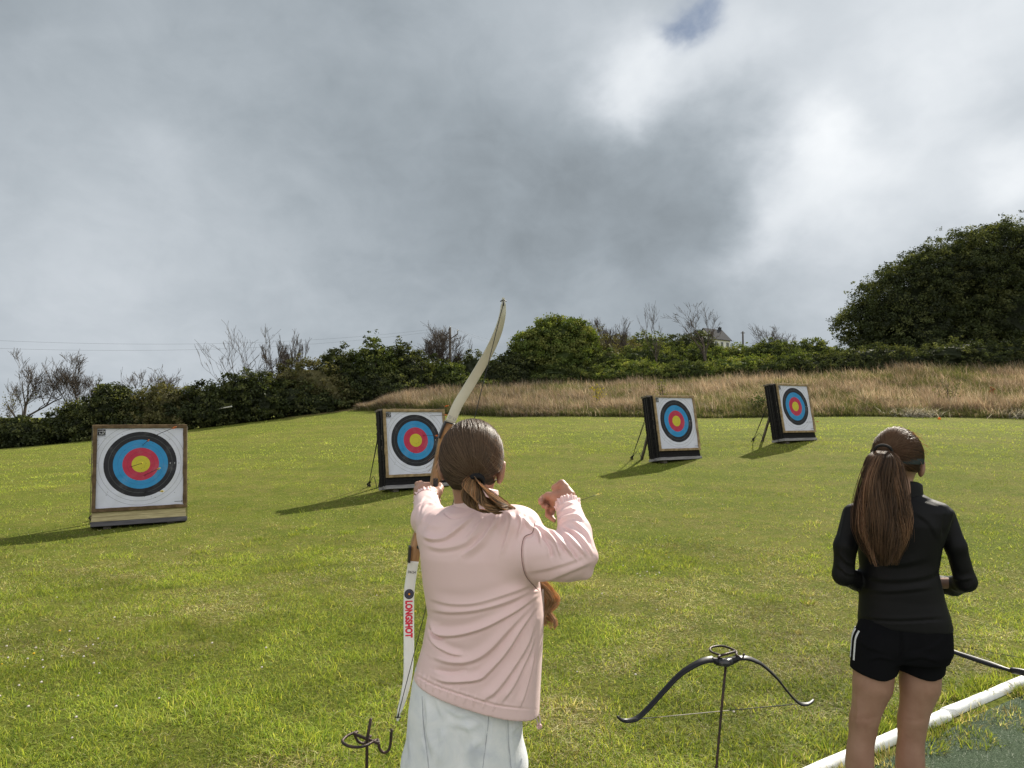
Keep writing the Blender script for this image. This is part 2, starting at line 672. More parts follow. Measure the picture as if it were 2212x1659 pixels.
def hair_mat(name):
    m, b, out = new_mat(name)
    a = b.n('ShaderNodeAttribute'); a.attribute_name = 'Col'
    p = b.n('ShaderNodeBsdfPrincipled')
    b.lk(a.outputs['Color'], p.inputs['Base Color'])
    p.inputs['Roughness'].default_value = 0.48
    p.inputs['Specular IOR Level'].default_value = 0.45
    tr = b.n('ShaderNodeBsdfTranslucent')
    b.lk(b.mix(1.0, a.outputs['Color'], (1.7, 1.35, 0.95), 'MULTIPLY'), tr.inputs[0])
    mx = b.n('ShaderNodeMixShader'); mx.inputs[0].default_value = 0.45
    b.lk(p.outputs[0], mx.inputs[1]); b.lk(tr.outputs[0], mx.inputs[2])
    b.lk(mx.outputs[0], out.inputs[0])
    return m


M_leaf = leaf_mat('leaf', 0.34, 0.5, 0.018)
M_grass = leaf_mat('grass_blade', 0.45, 0.5, 0.012, (1.3, 1.2, 0.65))
M_straw = leaf_mat('dry_grass', 0.42, 0.5, 0.015, (1.15, 1.05, 0.85))
M_bark = mat('bark', (0.13, 0.105, 0.085), (0.06, 0.05, 0.042), 9, 0.9, 0.15, 0.6, 40)
M_hair = hair_mat('hair')

# ------------------------------------------------------------------ terrain
def zz(u, v, d):
    p = P(u, v, d)
    return (p[0], p[1], p[2])


CP = [(-9, 0, 0), (0, 0, 0), (9, 0, 0.05), (0, -15, 0), (-25, -10, 0), (25, -10, 0.1), (-4, 5, 0), (0, 5, 0), (4, 5, 0), (9, 8, 0.12), (-11, 10, -0.05), (2, 9, 0.06),
      (-5.5, 10.6, -0.03), (-1.74, 13.3, 0.24), (3.83, 16.2, 0.58), (7.4, 18.2, 0.95), (13, 13, 0.55), (20, 20, 1.1), (-16, 22, 0.0), (-6, 24, 0.75), (2, 24, 1.12),
      (-40, 36, -0.9), zz(0, 970, 36), zz(420, 928, 36.5), zz(760, 888, 38), zz(1000, 897, 34), zz(1106, 902, 31.5), zz(1530, 905, 30), zz(2212, 905, 30), (36, 30, 1.5),
      (-45, 60, -1.0), (-26, 60, -0.4), zz(860, 868, 41), zz(1000, 850, 44), zz(1110, 842, 47), zz(1500, 830, 45), zz(1800, 818, 42), zz(2212, 815, 40), (45, 42, 4.2),
      (8, 65, 6.0), (26, 65, 6.6), (0, 65, 5.0), (-8, 60, 3.3), (-16, 55, 1.6), (45, 65, 6.8),
      (43, 150, 15.0), (22, 150, 13.0), (90, 150, 14.5), (0, 150, 10.0), (-50, 150, 1.5), (-130, 150, -1.5), (43, 110, 11.5), (0, 100, 7.5), (-40, 100, 0.5), (120, 60, 8), (-120, 40, -1.5),
      (-120, -60, -0.5), (120, -60, 1.0), (0, -120, 0), (150, 200, 15), (-150, 230, -1.5), (20, 230, 13)]
CP = np.array(CP, float)


def _U(r2):
    return 0.5 * r2 * np.log(r2 + 1e-9)


_n = len(CP)
_K = _U(((CP[:, None, :2] - CP[None, :, :2]) ** 2).sum(-1)) + np.eye(_n) * 0.6
_Pm = np.c_[np.ones(_n), CP[:, :2]]
_A = np.zeros((_n + 3, _n + 3)); _A[:_n, :_n] = _K; _A[:_n, _n:] = _Pm; _A[_n:, :_n] = _Pm.T
_w = np.linalg.solve(_A, np.r_[CP[:, 2], 0, 0, 0])


def H(x, y):
    x = np.asarray(x, float); y = np.asarray(y, float)
    sh = x.shape
    q = np.stack([np.clip(x.ravel(), -150, 150), np.clip(y.ravel(), -120, 230)], 1)
    out = np.empty(len(q))
    for i in range(0, len(q), 40000):
        c = q[i:i + 40000]
        out[i:i + 40000] = _U(((c[:, None] - CP[None, :, :2]) ** 2).sum(-1)) @ _w[:_n] + _w[_n] + c @ _w[_n + 1:]
    return out.reshape(sh)


# far edge of the mown lawn: polyline x -> y
EDGE = np.array([(-80, 40), (-40, 36.0), (-26, 36), (-16.3, 36.5), (-8.6, 38), (-2.4, 34), (0, 31.7), (8.3, 30.2), (21.6, 30), (40, 30), (90, 30)], float)
UP = np.array([(-90, 42), (-40, 37.4), (-26, 37.4), (-16.3, 37.9), (-9.2, 38.6), (-6.6, 41.5), (-3, 44.5), (0.1, 47), (5, 46), (11.6, 45), (19, 42), (29, 41), (60, 41), (120, 41)], float)


def edge_y(x): return np.interp(x, EDGE[:, 0], EDGE[:, 1])
def up_y(x): return np.interp(x, UP[:, 0], UP[:, 1])


def axis(dense_lo, dense_hi, step, far):
    a = np.arange(dense_lo, dense_hi + 1e-6, step)
    g = []
    x, s = dense_hi, step
    while x < far:
        s *= 1.22; x += s; g.append(x)
    return a, np.array(g)


ax_c, ax_g = axis(-32, 32, 0.4, 1500)
gx = np.concatenate([-ax_g[::-1], ax_c, ax_g])
ay_c, ay_g = axis(-2, 52, 0.4, 1800)
gy = np.concatenate([-ax_g[:16][::-1] + 30, ay_c, ay_g])
gy = np.unique(np.round(gy, 4))
GX, GY = np.meshgrid(gx, gy, indexing='ij')
GZ = H(GX, GY)
mead = np.clip((GY - edge_y(GX)) / 0.8, 0, 1) * np.clip((up_y(GX) + 2.0 - GY) / 2.0, 0, 1) * np.clip((GX + 14) / 4, 0, 1)
nxg, nyg = GX.shape
ii, jj = np.meshgrid(np.arange(nxg - 1), np.arange(nyg - 1), indexing='ij')
gq = np.stack([ii * nyg + jj, (ii + 1) * nyg + jj, (ii + 1) * nyg + jj + 1, ii * nyg + jj + 1], -1).reshape(-1, 4)
gc = np.stack([mead, mead, mead], -1).reshape(-1, 3)

m, b, out = new_mat('lawn_ground')
tcn = b.n('ShaderNodeTexCoord'); V_ = tcn.outputs['Object']
at = b.n('ShaderNodeAttribute'); at.attribute_name = 'Col'
fine = b.noise(V_, 55, 5, 0.7).outputs['Fac']
midn = b.noise(V_, 4.5, 5, 0.62).outputs['Fac']
big = b.noise(V_, 0.42, 4, 0.6).outputs['Fac']
g1 = b.ramp(fine, [(0.25, (0.020, 0.027, 0.006)), (0.5, (0.105, 0.132, 0.022)), (0.75, (0.27, 0.285, 0.06))])
g2 = b.ramp(fine, [(0.25, (0.030, 0.028, 0.010)), (0.5, (0.16, 0.155, 0.04)), (0.75, (0.32, 0.29, 0.10))])
lawn = b.mix(b.mapr(b.math('ADD', b.math('MULTIPLY', midn, 0.55), b.math('MULTIPLY', big, 0.45)), 0.42, 0.62, 0, 1), g1, g2)
# faint mowing stripes across the far lawn
mp = b.n('ShaderNodeMapping'); mp.inputs['Rotation'].default_value = (0, 0, R(-62)); b.lk(V_, mp.inputs[0])
wv = b.n('ShaderNodeTexWave'); wv.inputs['Scale'].default_value = 0.22; wv.inputs['Distortion'].default_value = 1.4; wv.inputs['Detail'].default_value = 2
b.lk(mp.outputs[0], wv.inputs[0])
lawn = b.mix(b.math('MULTIPLY', wv.outputs['Fac'], 0.10), lawn, (0.27, 0.28, 0.05))
tan = b.ramp(fine, [(0.3, (0.10, 0.075, 0.035)), (0.7, (0.26, 0.19, 0.105))])
colr = b.mix(at.outputs['Fac'], lawn, tan)
pr = b.n('ShaderNodeBsdfPrincipled'); b.lk(colr, pr.inputs['Base Color'])
pr.inputs['Roughness'].default_value = 0.95; pr.inputs['Specular IOR Level'].default_value = 0.03
bp = b.n('ShaderNodeBump'); bp.inputs['Strength'].default_value = 0.9; bp.inputs['Distance'].default_value = 0.05
b.lk(b.noise(V_, 26, 6, 0.75).outputs['Fac'], bp.inputs['Height']); b.lk(bp.outputs[0], pr.inputs['Normal'])
b.lk(pr.outputs[0], out.inputs[0])
ground = mesh_obj('ground', np.stack([GX, GY, GZ], -1).reshape(-1, 3), gq, m, None, True, gc)
tag(ground, 'mown green field rising to the right and the hill behind it', 'ground', kind='structure')

# ------------------------------------------------------------------ artificial turf strip at the shooting line
PA = np.array([1.30, 3.23]); PD = np.array([0.846, 0.533]); PN = np.array([0.533, -0.846])


def side(x, y):   # > 0 on the photographer's side of the white edging
    return (x - PA[0]) * PN[0] + (y - PA[1]) * PN[1]


m, b, out = new_mat('artificial_turf')
tcn = b.n('ShaderNodeTexCoord'); V_ = tcn.outputs['Object']
fn_ = b.noise(V_, 160, 4, 0.75).outputs['Fac']
bgn = b.noise(V_, 6, 4, 0.6).outputs['Fac']
tc1 = b.ramp(fn_, [(0.3, (0.034, 0.052, 0.030)), (0.55, (0.112, 0.155, 0.096)), (0.75, (0.30, 0.36, 0.255))])
tc1 = b.mix(b.mapr(bgn, 0.5, 0.72, 0, 0.5), tc1, (0.09, 0.10, 0.06))
pr = b.n('ShaderNodeBsdfPrincipled'); b.lk(tc1, pr.inputs['Base Color']); pr.inputs['Roughness'].default_value = 0.9; pr.inputs['Specular IOR Level'].default_value = 0.05
bp = b.n('ShaderNodeBump'); bp.inputs['Strength'].default_value = 1.0; bp.inputs['Distance'].default_value = 0.02
b.lk(fn_, bp.inputs['Height']); b.lk(bp.outputs[0], pr.inputs['Normal'])
b.lk(pr.outputs[0], out.inputs[0])
ss = np.arange(-8, 9.01, 0.25); tt = np.arange(0.10, 3.2, 0.25)
SS, TT = np.meshgrid(ss, tt, indexing='ij')
TX = PA[0] + SS * PD[0] + (TT + 0.05 * np.sin(SS * 3.1) * (TT < 0.2)) * PN[0]; TY = PA[1] + SS * PD[1] + TT * PN[1]
a1, b1 = TX.shape
ii, jj = np.meshgrid(np.arange(a1 - 1), np.arange(b1 - 1), indexing='ij')
tq = np.stack([ii * b1 + jj, (ii + 1) * b1 + jj, (ii + 1) * b1 + jj + 1, ii * b1 + jj + 1], -1).reshape(-1, 4)[:, ::-1]
turf = mesh_obj('artificial_turf', np.stack([TX, TY, H(TX, TY) + 0.012], -1).reshape(-1, 3), tq, m)
tag(turf, 'dark green artificial turf strip behind the white edging', 'turf', kind='structure')


# ------------------------------------------------------------------ grass blades
def blades(x, y, hgt, wid, lean, cols, seg2=True, az=None, droop=1.0):
    n = len(x)
    z = H(x, y) - 0.004
    az = rng.uniform(0, 2 * np.pi, n) if az is None else az
    fa = rng.uniform(0, 2 * np.pi, n)
    dx, dy = np.cos(az), np.sin(az)
    wx, wy = np.cos(fa) * wid / 2, np.sin(fa) * wid / 2
    B = np.stack([x, y, z], -1)
    Wv = np.stack([wx, wy, np.zeros(n)], -1)
    L = np.stack([dx * lean, dy * lean, np.ones(n)], -1)
    L /= np.linalg.norm(L, axis=1)[:, None]
    tip = B + L * hgt[:, None] + np.stack([dx, dy, -0.5 * np.ones(n)], -1) * (hgt * 0.35 * droop * lean)[:, None]
    tip[:, 2] = np.maximum(tip[:, 2], z + 0.006)
    if not seg2:
        V = np.stack([B - Wv, B + Wv, tip], 1).reshape(-1, 3)
        t = np.arange(3 * n).reshape(n, 3)
        return V, None, t, np.repeat(cols, 3, 0)
    mid = B + L * (hgt * 0.55)[:, None]
    V = np.stack([B - Wv, B + Wv, mid - Wv * 0.8, mid + Wv * 0.8, tip], 1).reshape(-1, 3)
    k = np.arange(n) * 5
    q = np.stack([k, k + 1, k + 3, k + 2], 1)
    t = np.stack([k + 2, k + 3, k + 4], 1)
    return V, q, t, np.repeat(cols, 5, 0)


def merge(parts):
    Vs, qs, ts, cs, n = [], [], [], [], 0
    for V, q, t, c in parts:
        Vs.append(V); cs.append(c)
        if q is not None: qs.append(q + n)
        ts.append(t + n); n += len(V)
    f = []
    if qs: f.append(np.concatenate(qs))
    f.append(np.concatenate(ts))
    return np.concatenate(Vs), f, np.concatenate(cs)


def vnoise(x, y, s, seed=0):
    """cheap smooth value noise 0..1"""
    r = np.random.default_rng(seed)
    T = r.random((64, 64))
    fx, fy = x / s, y / s
    ix, iy = np.floor(fx).astype(int), np.floor(fy).astype(int)
    tx, ty = fx - ix, fy - iy
    tx = tx * tx * (3 - 2 * tx); ty = ty * ty * (3 - 2 * ty)
    g = lambda a, c: T[a % 64, c % 64]
    return (g(ix, iy) * (1 - tx) + g(ix + 1, iy) * tx) * (1 - ty) + (g(ix, iy + 1) * (1 - tx) + g(ix + 1, iy + 1) * tx) * ty


GREEN = np.array([[0.180, 0.250, 0.036], [0.250, 0.312, 0.048], [0.325, 0.358, 0.070], [0.096, 0.158, 0.027], [0.41, 0.405, 0.11]])
DRY = np.array([[0.48, 0.43, 0.215], [0.32, 0.275, 0.12], [0.58, 0.54, 0.335], [0.175, 0.135, 0.058]])


def grass_cols(x, y, extra=0.0):
    n = len(x)
    dry = 0.45 * vnoise(x, y, 1.3, 1) + 0.35 * vnoise(x, y, 0.33, 2) + 0.2 * vnoise(x, y, 4.5, 3)
    pd = np.clip((dry - 0.46) * 2.8 + 0.25 + extra - 0.10 * np.clip((y - 8) / 10, 0, 1), 0.04, 0.8)
    isd = rng.random(n) < pd
    c = GREEN[rng.choice(5, n, p=[0.28, 0.30, 0.2, 0.14, 0.08])]
    c = np.where(isd[:, None], DRY[rng.choice(4, n)], c)
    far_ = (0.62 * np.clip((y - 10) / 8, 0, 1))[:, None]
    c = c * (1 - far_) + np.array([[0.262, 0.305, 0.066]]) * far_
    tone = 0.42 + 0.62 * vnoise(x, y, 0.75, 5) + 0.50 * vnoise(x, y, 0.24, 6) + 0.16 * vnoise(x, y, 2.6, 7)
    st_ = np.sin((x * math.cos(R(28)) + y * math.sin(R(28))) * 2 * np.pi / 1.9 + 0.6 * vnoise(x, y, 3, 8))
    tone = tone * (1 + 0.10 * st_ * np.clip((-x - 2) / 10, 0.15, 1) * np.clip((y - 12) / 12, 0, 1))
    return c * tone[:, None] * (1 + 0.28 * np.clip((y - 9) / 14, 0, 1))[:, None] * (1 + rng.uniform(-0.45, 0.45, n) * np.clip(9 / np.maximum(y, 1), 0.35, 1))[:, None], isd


def polar(n, r0, r1, p, half=R(58)):
    """radii with density falling as r**-p"""
    u = rng.random(n)
    e = 2 - p
    r = (r0 ** e + u * (r1 ** e - r0 ** e)) ** (1 / e)
    a = rng.uniform(-half, half, n)
    return r * np.sin(a), r * np.cos(a)


parts = []
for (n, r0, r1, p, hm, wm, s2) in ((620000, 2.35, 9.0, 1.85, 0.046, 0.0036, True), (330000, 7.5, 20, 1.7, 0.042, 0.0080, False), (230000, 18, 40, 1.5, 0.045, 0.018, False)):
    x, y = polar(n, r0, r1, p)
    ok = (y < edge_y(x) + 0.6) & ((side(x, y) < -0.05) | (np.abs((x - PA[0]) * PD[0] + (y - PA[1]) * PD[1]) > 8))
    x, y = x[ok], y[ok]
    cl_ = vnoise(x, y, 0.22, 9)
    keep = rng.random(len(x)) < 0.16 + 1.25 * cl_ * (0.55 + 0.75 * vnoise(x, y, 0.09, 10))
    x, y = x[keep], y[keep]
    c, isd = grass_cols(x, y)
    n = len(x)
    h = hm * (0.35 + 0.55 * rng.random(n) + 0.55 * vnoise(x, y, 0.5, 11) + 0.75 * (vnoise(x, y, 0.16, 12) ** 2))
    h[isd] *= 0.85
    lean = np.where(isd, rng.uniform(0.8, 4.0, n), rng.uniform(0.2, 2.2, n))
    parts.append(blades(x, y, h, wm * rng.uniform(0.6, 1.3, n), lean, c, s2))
# taller unmown tufts along the white edging, under the boards and in scattered places
def tuft(cx, cy, n, rad, hh, colmix=0.25, w=0.0042):
    a = rng.uniform(0, 2 * np.pi, n); rr = rad * np.sqrt(rng.random(n))
    x, y = cx + rr * np.cos(a), cy + rr * np.sin(a)
    c, isd = grass_cols(x, y, colmix - 0.42)
    return blades(x, y, hh * rng.uniform(0.5, 1.2, n), w * rng.uniform(0.6, 1.3, n), rng.uniform(0.1, 1.0, n), c, True, a if rng.random() < .5 else None)
for s in np.arange(-3.0, 7, 0.05):
    for sd, hh, dr in ((-0.09, 0.075, 0.2), (0.075, 0.05, 0.55)):
        if rng.random() < (0.9 if sd < 0 else 0.45):
            off = sd + rng.normal(0, 0.035)
            if -0.058 < off < 0.055:
                continue
            q = PA + PD * (s + rng.normal(0, 0.03)) + PN * off
            parts.append(tuft(q[0], q[1], rng.integers(60, 130), 0.05, hh * rng.uniform(0.6, 1.3), dr))
for (s_, o_, n_, r_, hh, dr) in ((1.02, 0.16, 500, 0.17, 0.06, 0.35), (1.45, 0.20, 420, 0.18, 0.055, 0.75), (0.45, 0.13, 320, 0.12, 0.06, 0.8), (1.9, 0.14, 300, 0.14, 0.05, 0.9), (0.15, 0.12, 250, 0.1, 0.06, 0.8), (2.3, 0.25, 350, 0.2, 0.04, 1.0), (0.75, 0.12, 300, 0.1, 0.06, 0.3)):
    q = PA + PD * s_ + PN * o_
    parts.append(tuft(q[0], q[1], n_, r_, hh, dr))
for k in range(170):
    x, y = polar(1, 2.6, 11, 1.2)
    if side(x[0], y[0]) < -0.2:
        parts.append(tuft(x[0], y[0], rng.integers(40, 110), rng.uniform(0.05, 0.14), rng.uniform(0.04, 0.07), rng.choice([-0.1, 0.2])))
V, f, c = merge(parts)
gr = mesh_obj('grass', V, f, M_grass, None, False, c)
tag(gr, 'short mown grass of mixed green and straw colour', 'grass', kind='stuff')

# artificial turf fibres
n = 300000
s = rng.uniform(-2.5, 4.5, n); t = 0.11 + 1.9 * rng.random(n) ** 1.3
x = PA[0] + s * PD[0] + t * PN[0]; y = PA[1] + s * PD[1] + t * PN[1]
ok = y > 1.9
x, y = x[ok], y[ok]; n = len(x)
c = np.array([[0.08, 0.12, 0.066], [0.14, 0.195, 0.108], [0.26, 0.32, 0.20], [0.70, 0.72, 0.60]])[rng.choice(4, n, p=[0.4, 0.34, 0.18, 0.08])]
V, q, t_, c = blades(x, y, rng.uniform(0.008, 0.017, n), rng.uniform(0.0016, 0.0028, n), rng.uniform(0.3, 2.0, n), c, False)
V[:, 2] += 0.014
M_turf = leaf_mat('turf_fibre', 0.25, 0.3, 0.03, (1, 1, 1))
tf = mesh_obj('turf_fibres', V, t_, M_turf, None, False, c)
tag(tf, 'short dark green plastic fibres of the artificial turf', 'turf', kind='stuff')

# clover heads and dandelions
cl_pts = []
for (u, v, n, su, sv) in ((60, 1420, 26, 90, 40), (180, 1450, 22, 120, 60), (330, 1400, 12, 120, 60), (1390, 1255, 26, 60, 40), (1330, 1190, 14, 50, 25), (1500, 1160, 14, 200, 40), (150, 1130, 12, 160, 30), (1720, 1250, 12, 100, 60), (2150, 1260, 8, 60, 50), (700, 1250, 10, 120, 60), (1400, 1500, 8, 200, 60), (2020, 1490, 5, 40, 40)):
    for _ in range(int(n * 0.7)):
        p = PZ(u + rng.normal(0, su), max(v + rng.normal(0, sv), 1020), 0.0)
        if side(p[0], p[1]) < -0.15:
            cl_pts.append((p[0], p[1]))
mb = MB()
for (x, y) in cl_pts:
    z = float(H(np.array([x]), np.array([y]))[0])
    bm = bmesh.new(); bmesh.ops.create_icosphere(bm, subdivisions=1, radius=rng.uniform(0.0045, 0.009))
    mb.bm(bm, (x, y, z + rng.uniform(0.03, 0.045)), np.diag([1, 1, 0.75]), 0 if rng.random() < 0.88 else 1)
fl = mb.build('clover_flowers', [mat('clover', (0.62, 0.58, 0.52), (0.5, 0.42, 0.38), 200, 0.8), mat('dandelion', (0.75, 0.45, 0.02), None, 200, 0.8)])
tag(fl, 'small white clover heads dotted over the lawn', 'flowers', kind='stuff')

# ------------------------------------------------------------------ tall dry meadow grass
n = 260000
x = rng.uniform(-8.3, 42, n)
w_ = rng.random(n) ** 1.35
y0, y1 = edge_y(x) + 0.15, up_y(x) + 1.2
y = y0 + (y1 - y0) * w_
ok = (y1 - y0 > 0.4) & (np.abs(x) < y * 0.86)
x, y, w_ = x[ok], y[ok], w_[ok]; n = len(x)
hh = (0.26 + 0.30 * vnoise(x, y, 2.2, 21) + 0.34 * vnoise(x, y, 0.55, 22) + 0.34 * rng.random(n)) * np.clip(0.4 + w_ * 9, 0.4, 1) * np.clip((x + 9) / 3, 0.5, 1)
MEAD = np.array([[0.40, 0.315, 0.225], [0.31, 0.235, 0.165], [0.48, 0.41, 0.31], [0.21, 0.155, 0.105], [0.36, 0.265, 0.19], [0.19, 0.19, 0.07], [0.11, 0.135, 0.035]])
g = np.clip(vnoise(x, y, 2.6, 23) * 1.1 - 0.32 + 0.55 * np.clip((w_ - 0.8) * 4, 0, 1) + 0.62 * (w_ < 0.05) + 0.14 * (x > 9) + 0.45 * (vnoise(x, y, 0.9, 27) > 0.56), 0.18, 0.9)
ci = np.where(rng.random(n) < g, rng.choice([5, 6], n), rng.choice(5, n))
pale = (vnoise(x, y, 1.7, 29) * np.clip((x - 1) / 12, 0, 1))
c = 0.84 * MEAD[ci] * (0.42 + 0.6 * vnoise(x, y, 1.1, 25) + 0.4 * vnoise(x, y, 0.45, 26))[:, None] * (1 + 0.35 * pale)[:, None]
hh = np.where(ci >= 5, hh * 0.8, hh)
pm = blades(x, y, hh, rng.uniform(0.012, 0.030, n), rng.uniform(0.03, 0.85, n), c, True, rng.normal(2.9, 1.3, n), 1.6)
V, f, c = merge([pm])
me_ = mesh_obj('meadow_grass', V, f, M_straw, None, False, c)
tag(me_, 'tall dry tan meadow grass on the bank behind the lawn', 'meadow grass', kind='stuff')
# bleached dead grass lying along the right end of the lawn edge
n = 5200
k = rng.integers(0, 3, n)
cx = np.array([17.3, 22.2, 25.2])[k]; sx = np.array([0.9, 1.3, 1.1])[k]
x = cx + rng.normal(0, 1, n) * sx * 0.5; y = edge_y(x) + 0.5 + rng.normal(0, 0.25, n)
c = np.array([[0.55, 0.52, 0.45]]) * rng.uniform(0.5, 1.1, n)[:, None]
V, q, t_, c = blades(x, y, rng.uniform(0.25, 0.62, n), rng.uniform(0.012, 0.03, n), rng.uniform(0.6, 2.2, n), c, True)
dg = mesh_obj('bleached_grass', V, [q, t_], M_straw, None, False, c)
tag(dg, 'pale bleached dead grass at the right end of the meadow edge', 'dead grass', kind='stuff')


# ------------------------------------------------------------------ foliage
def leaves(pos, nrm, size, cols, r):
    n = len(pos)
    d = nrm + r.normal(0, 0.75, (n, 3)); d /= np.linalg.norm(d, axis=1)[:, None]
    a = np.cross(d, r.normal(0, 1, (n, 3))); a /= np.linalg.norm(a, axis=1)[:, None] + 1e-9
    b_ = np.cross(d, a)
    L = size[:, None] * a; Wd = size[:, None] * b_ * 0.34
    dro = d * size[:, None] * 0.16
    V = np.stack([pos - L * 0.5, pos + Wd + dro * 0.4, pos + L * 0.5 - dro, pos - Wd + dro * 0.4], 1).reshape(-1, 3)
    q = np.arange(4 * n).reshape(n, 4)
    return V, q, np.repeat(cols, 4, 0)


PAL = {
    'dark': np.array([[0.040, 0.052, 0.016], [0.058, 0.072, 0.022], [0.105, 0.116, 0.040], [0.026, 0.034, 0.013]]),
    'mid': np.array([[0.062, 0.084, 0.020], [0.092, 0.116, 0.029], [0.140, 0.160, 0.043], [0.042, 0.058, 0.017]]),
    'light': np.array([[0.105, 0.140, 0.026], [0.15, 0.180, 0.040], [0.20, 0.215, 0.058], [0.066, 0.094, 0.02]]),
    'olive': np.array([[0.095, 0.095, 0.034], [0.125, 0.120, 0.046], [0.075, 0.075, 0.028], [0.15, 0.135, 0.058]]),
}


def crown_mesh(lobes, n_clump, per, size, pal, r, clump_r=0.28, fill=0.62, core=0.6, sprig=0.12):
    """lobes: (cx,cy,cz, rx,ry,rz). leaf clumps through the outer shell + dark twiggy mass inside"""
    lobes = np.asarray(lobes, float)
    area = (lobes[:, 3] * lobes[:, 5] + lobes[:, 4] * lobes[:, 5])
    k = r.choice(len(lobes), n_clump, p=area / area.sum())
    d = r.normal(0, 1, (n_clump, 3)); d[:, 2] += 0.25; d /= np.linalg.norm(d, axis=1)[:, None]
    rad = fill + (1.03 - fill) * r.random(n_clump) ** 0.6
    sp = r.random(n_clump) < sprig
    rad = np.where(sp, r.uniform(1.0, 1.16, n_clump), rad)
    C = lobes[k, :3] + d * lobes[k, 3:] * rad[:, None]
    keep = C[:, 2] > 0.02
    for (l) in lobes:   # drop clumps buried deep inside another lobe
        q = (C - l[:3]) / l[3:]
        keep &= ~((q ** 2).sum(1) < (fill * 0.8) ** 2)
    C, d, sp = C[keep], d[keep], sp[keep]
    nc = len(C)
    cr = clump_r * r.uniform(0.55, 1.35, nc) * np.where(sp, 0.6, 1)
    m_ = np.where(sp, per // 3, per)
    ids = np.repeat(np.arange(nc), m_)
    off = r.normal(0, 1, (len(ids), 3)); off /= np.linalg.norm(off, axis=1)[:, None]
    off *= (r.random(len(ids)) ** 0.5)[:, None] * cr[ids][:, None] * np.array([1.1, 1.1, 0.72])
    pos = C[ids] + off
    base = pal[r.integers(0, len(pal), nc)] * r.uniform(0.75, 1.25, nc)[:, None]
    cols = base[ids] * r.uniform(0.7, 1.3, len(ids))[:, None]
    V, q, c = leaves(pos, d[ids] * 0.7 + np.array([0, 0, 0.35]), size * r.uniform(0.6, 1.35, len(ids)), cols, r)
    Vs, qs, cs, nn = [V], [q], [c], len(V)
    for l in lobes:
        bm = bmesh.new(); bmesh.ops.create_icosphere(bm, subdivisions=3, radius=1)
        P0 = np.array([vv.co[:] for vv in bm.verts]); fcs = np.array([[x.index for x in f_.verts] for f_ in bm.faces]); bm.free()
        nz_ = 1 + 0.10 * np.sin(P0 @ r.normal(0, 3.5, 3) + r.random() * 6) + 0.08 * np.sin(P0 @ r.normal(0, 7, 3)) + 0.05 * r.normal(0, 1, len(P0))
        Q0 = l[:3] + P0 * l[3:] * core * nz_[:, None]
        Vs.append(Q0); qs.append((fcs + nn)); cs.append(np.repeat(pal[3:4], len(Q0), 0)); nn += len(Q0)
    return np.concatenate(Vs), [qs[0], np.concatenate(qs[1:])], np.concatenate(cs)


def branch_tree(r, height, spread=0.55, depth=4, trunk=0.09, lean=(0, 0), kids=(3, 5), up=0.5, bare=1.0, stems=1, trunk_frac=0.3):
    """list of (points, radii) branches of a tree standing at the origin"""
    out = []

    def grow(p, d, L, rad, lv):
        nseg = 5
        pts, rr = [p.copy()], [rad]
        q = p.copy(); dd = d.copy()
        for i in range(nseg):
            dd = dd + r.normal(0, 0.13, 3) + np.array([0, 0, up * 0.12]); dd /= np.linalg.norm(dd)
            q = q + dd * L / nseg
            pts.append(q.copy()); rr.append(rad * (1 - 0.55 * (i + 1) / nseg) if lv < depth else rad * (1 - 0.9 * (i + 1) / nseg))
        out.append((np.array(pts), np.array(rr)))
        if lv >= depth:
            return
        nk = r.integers(kids[0], kids[1] + 1) - (1 if lv >= 2 else 0)
        for j in range(nk):
            t = r.uniform(0.35, 1.0) if lv else r.uniform(trunk_frac, 1.0)
            i = min(int(t * nseg), nseg)
            ax = r.normal(0, 1, 3); ax -= d * ax.dot(d); ax /= np.linalg.norm(ax)
            ang = r.uniform(0.35, 0.95) * spread * 1.35
            nd = d * math.cos(ang) + ax * math.sin(ang); nd[2] += up * 0.4; nd /= np.linalg.norm(nd)
            grow(pts[i], nd, L * r.uniform(0.5, 0.8), max(rr[i] * r.uniform(0.45, 0.7), 0.006), lv + 1)
    for s_ in range(stems):
        d0 = np.array([lean[0] + r.normal(0, 0.10 if stems == 1 else 0.28), lean[1] + r.normal(0, 0.10), 1.0]); d0 /= np.linalg.norm(d0)
        grow(np.array([0.0, 0, -0.15]), d0, height * 0.52, trunk, 0)
    zmax = max(p[:, 2].max() for p, _ in out)
    k = height / zmax
    return [(p * k, q) for p, q in out]


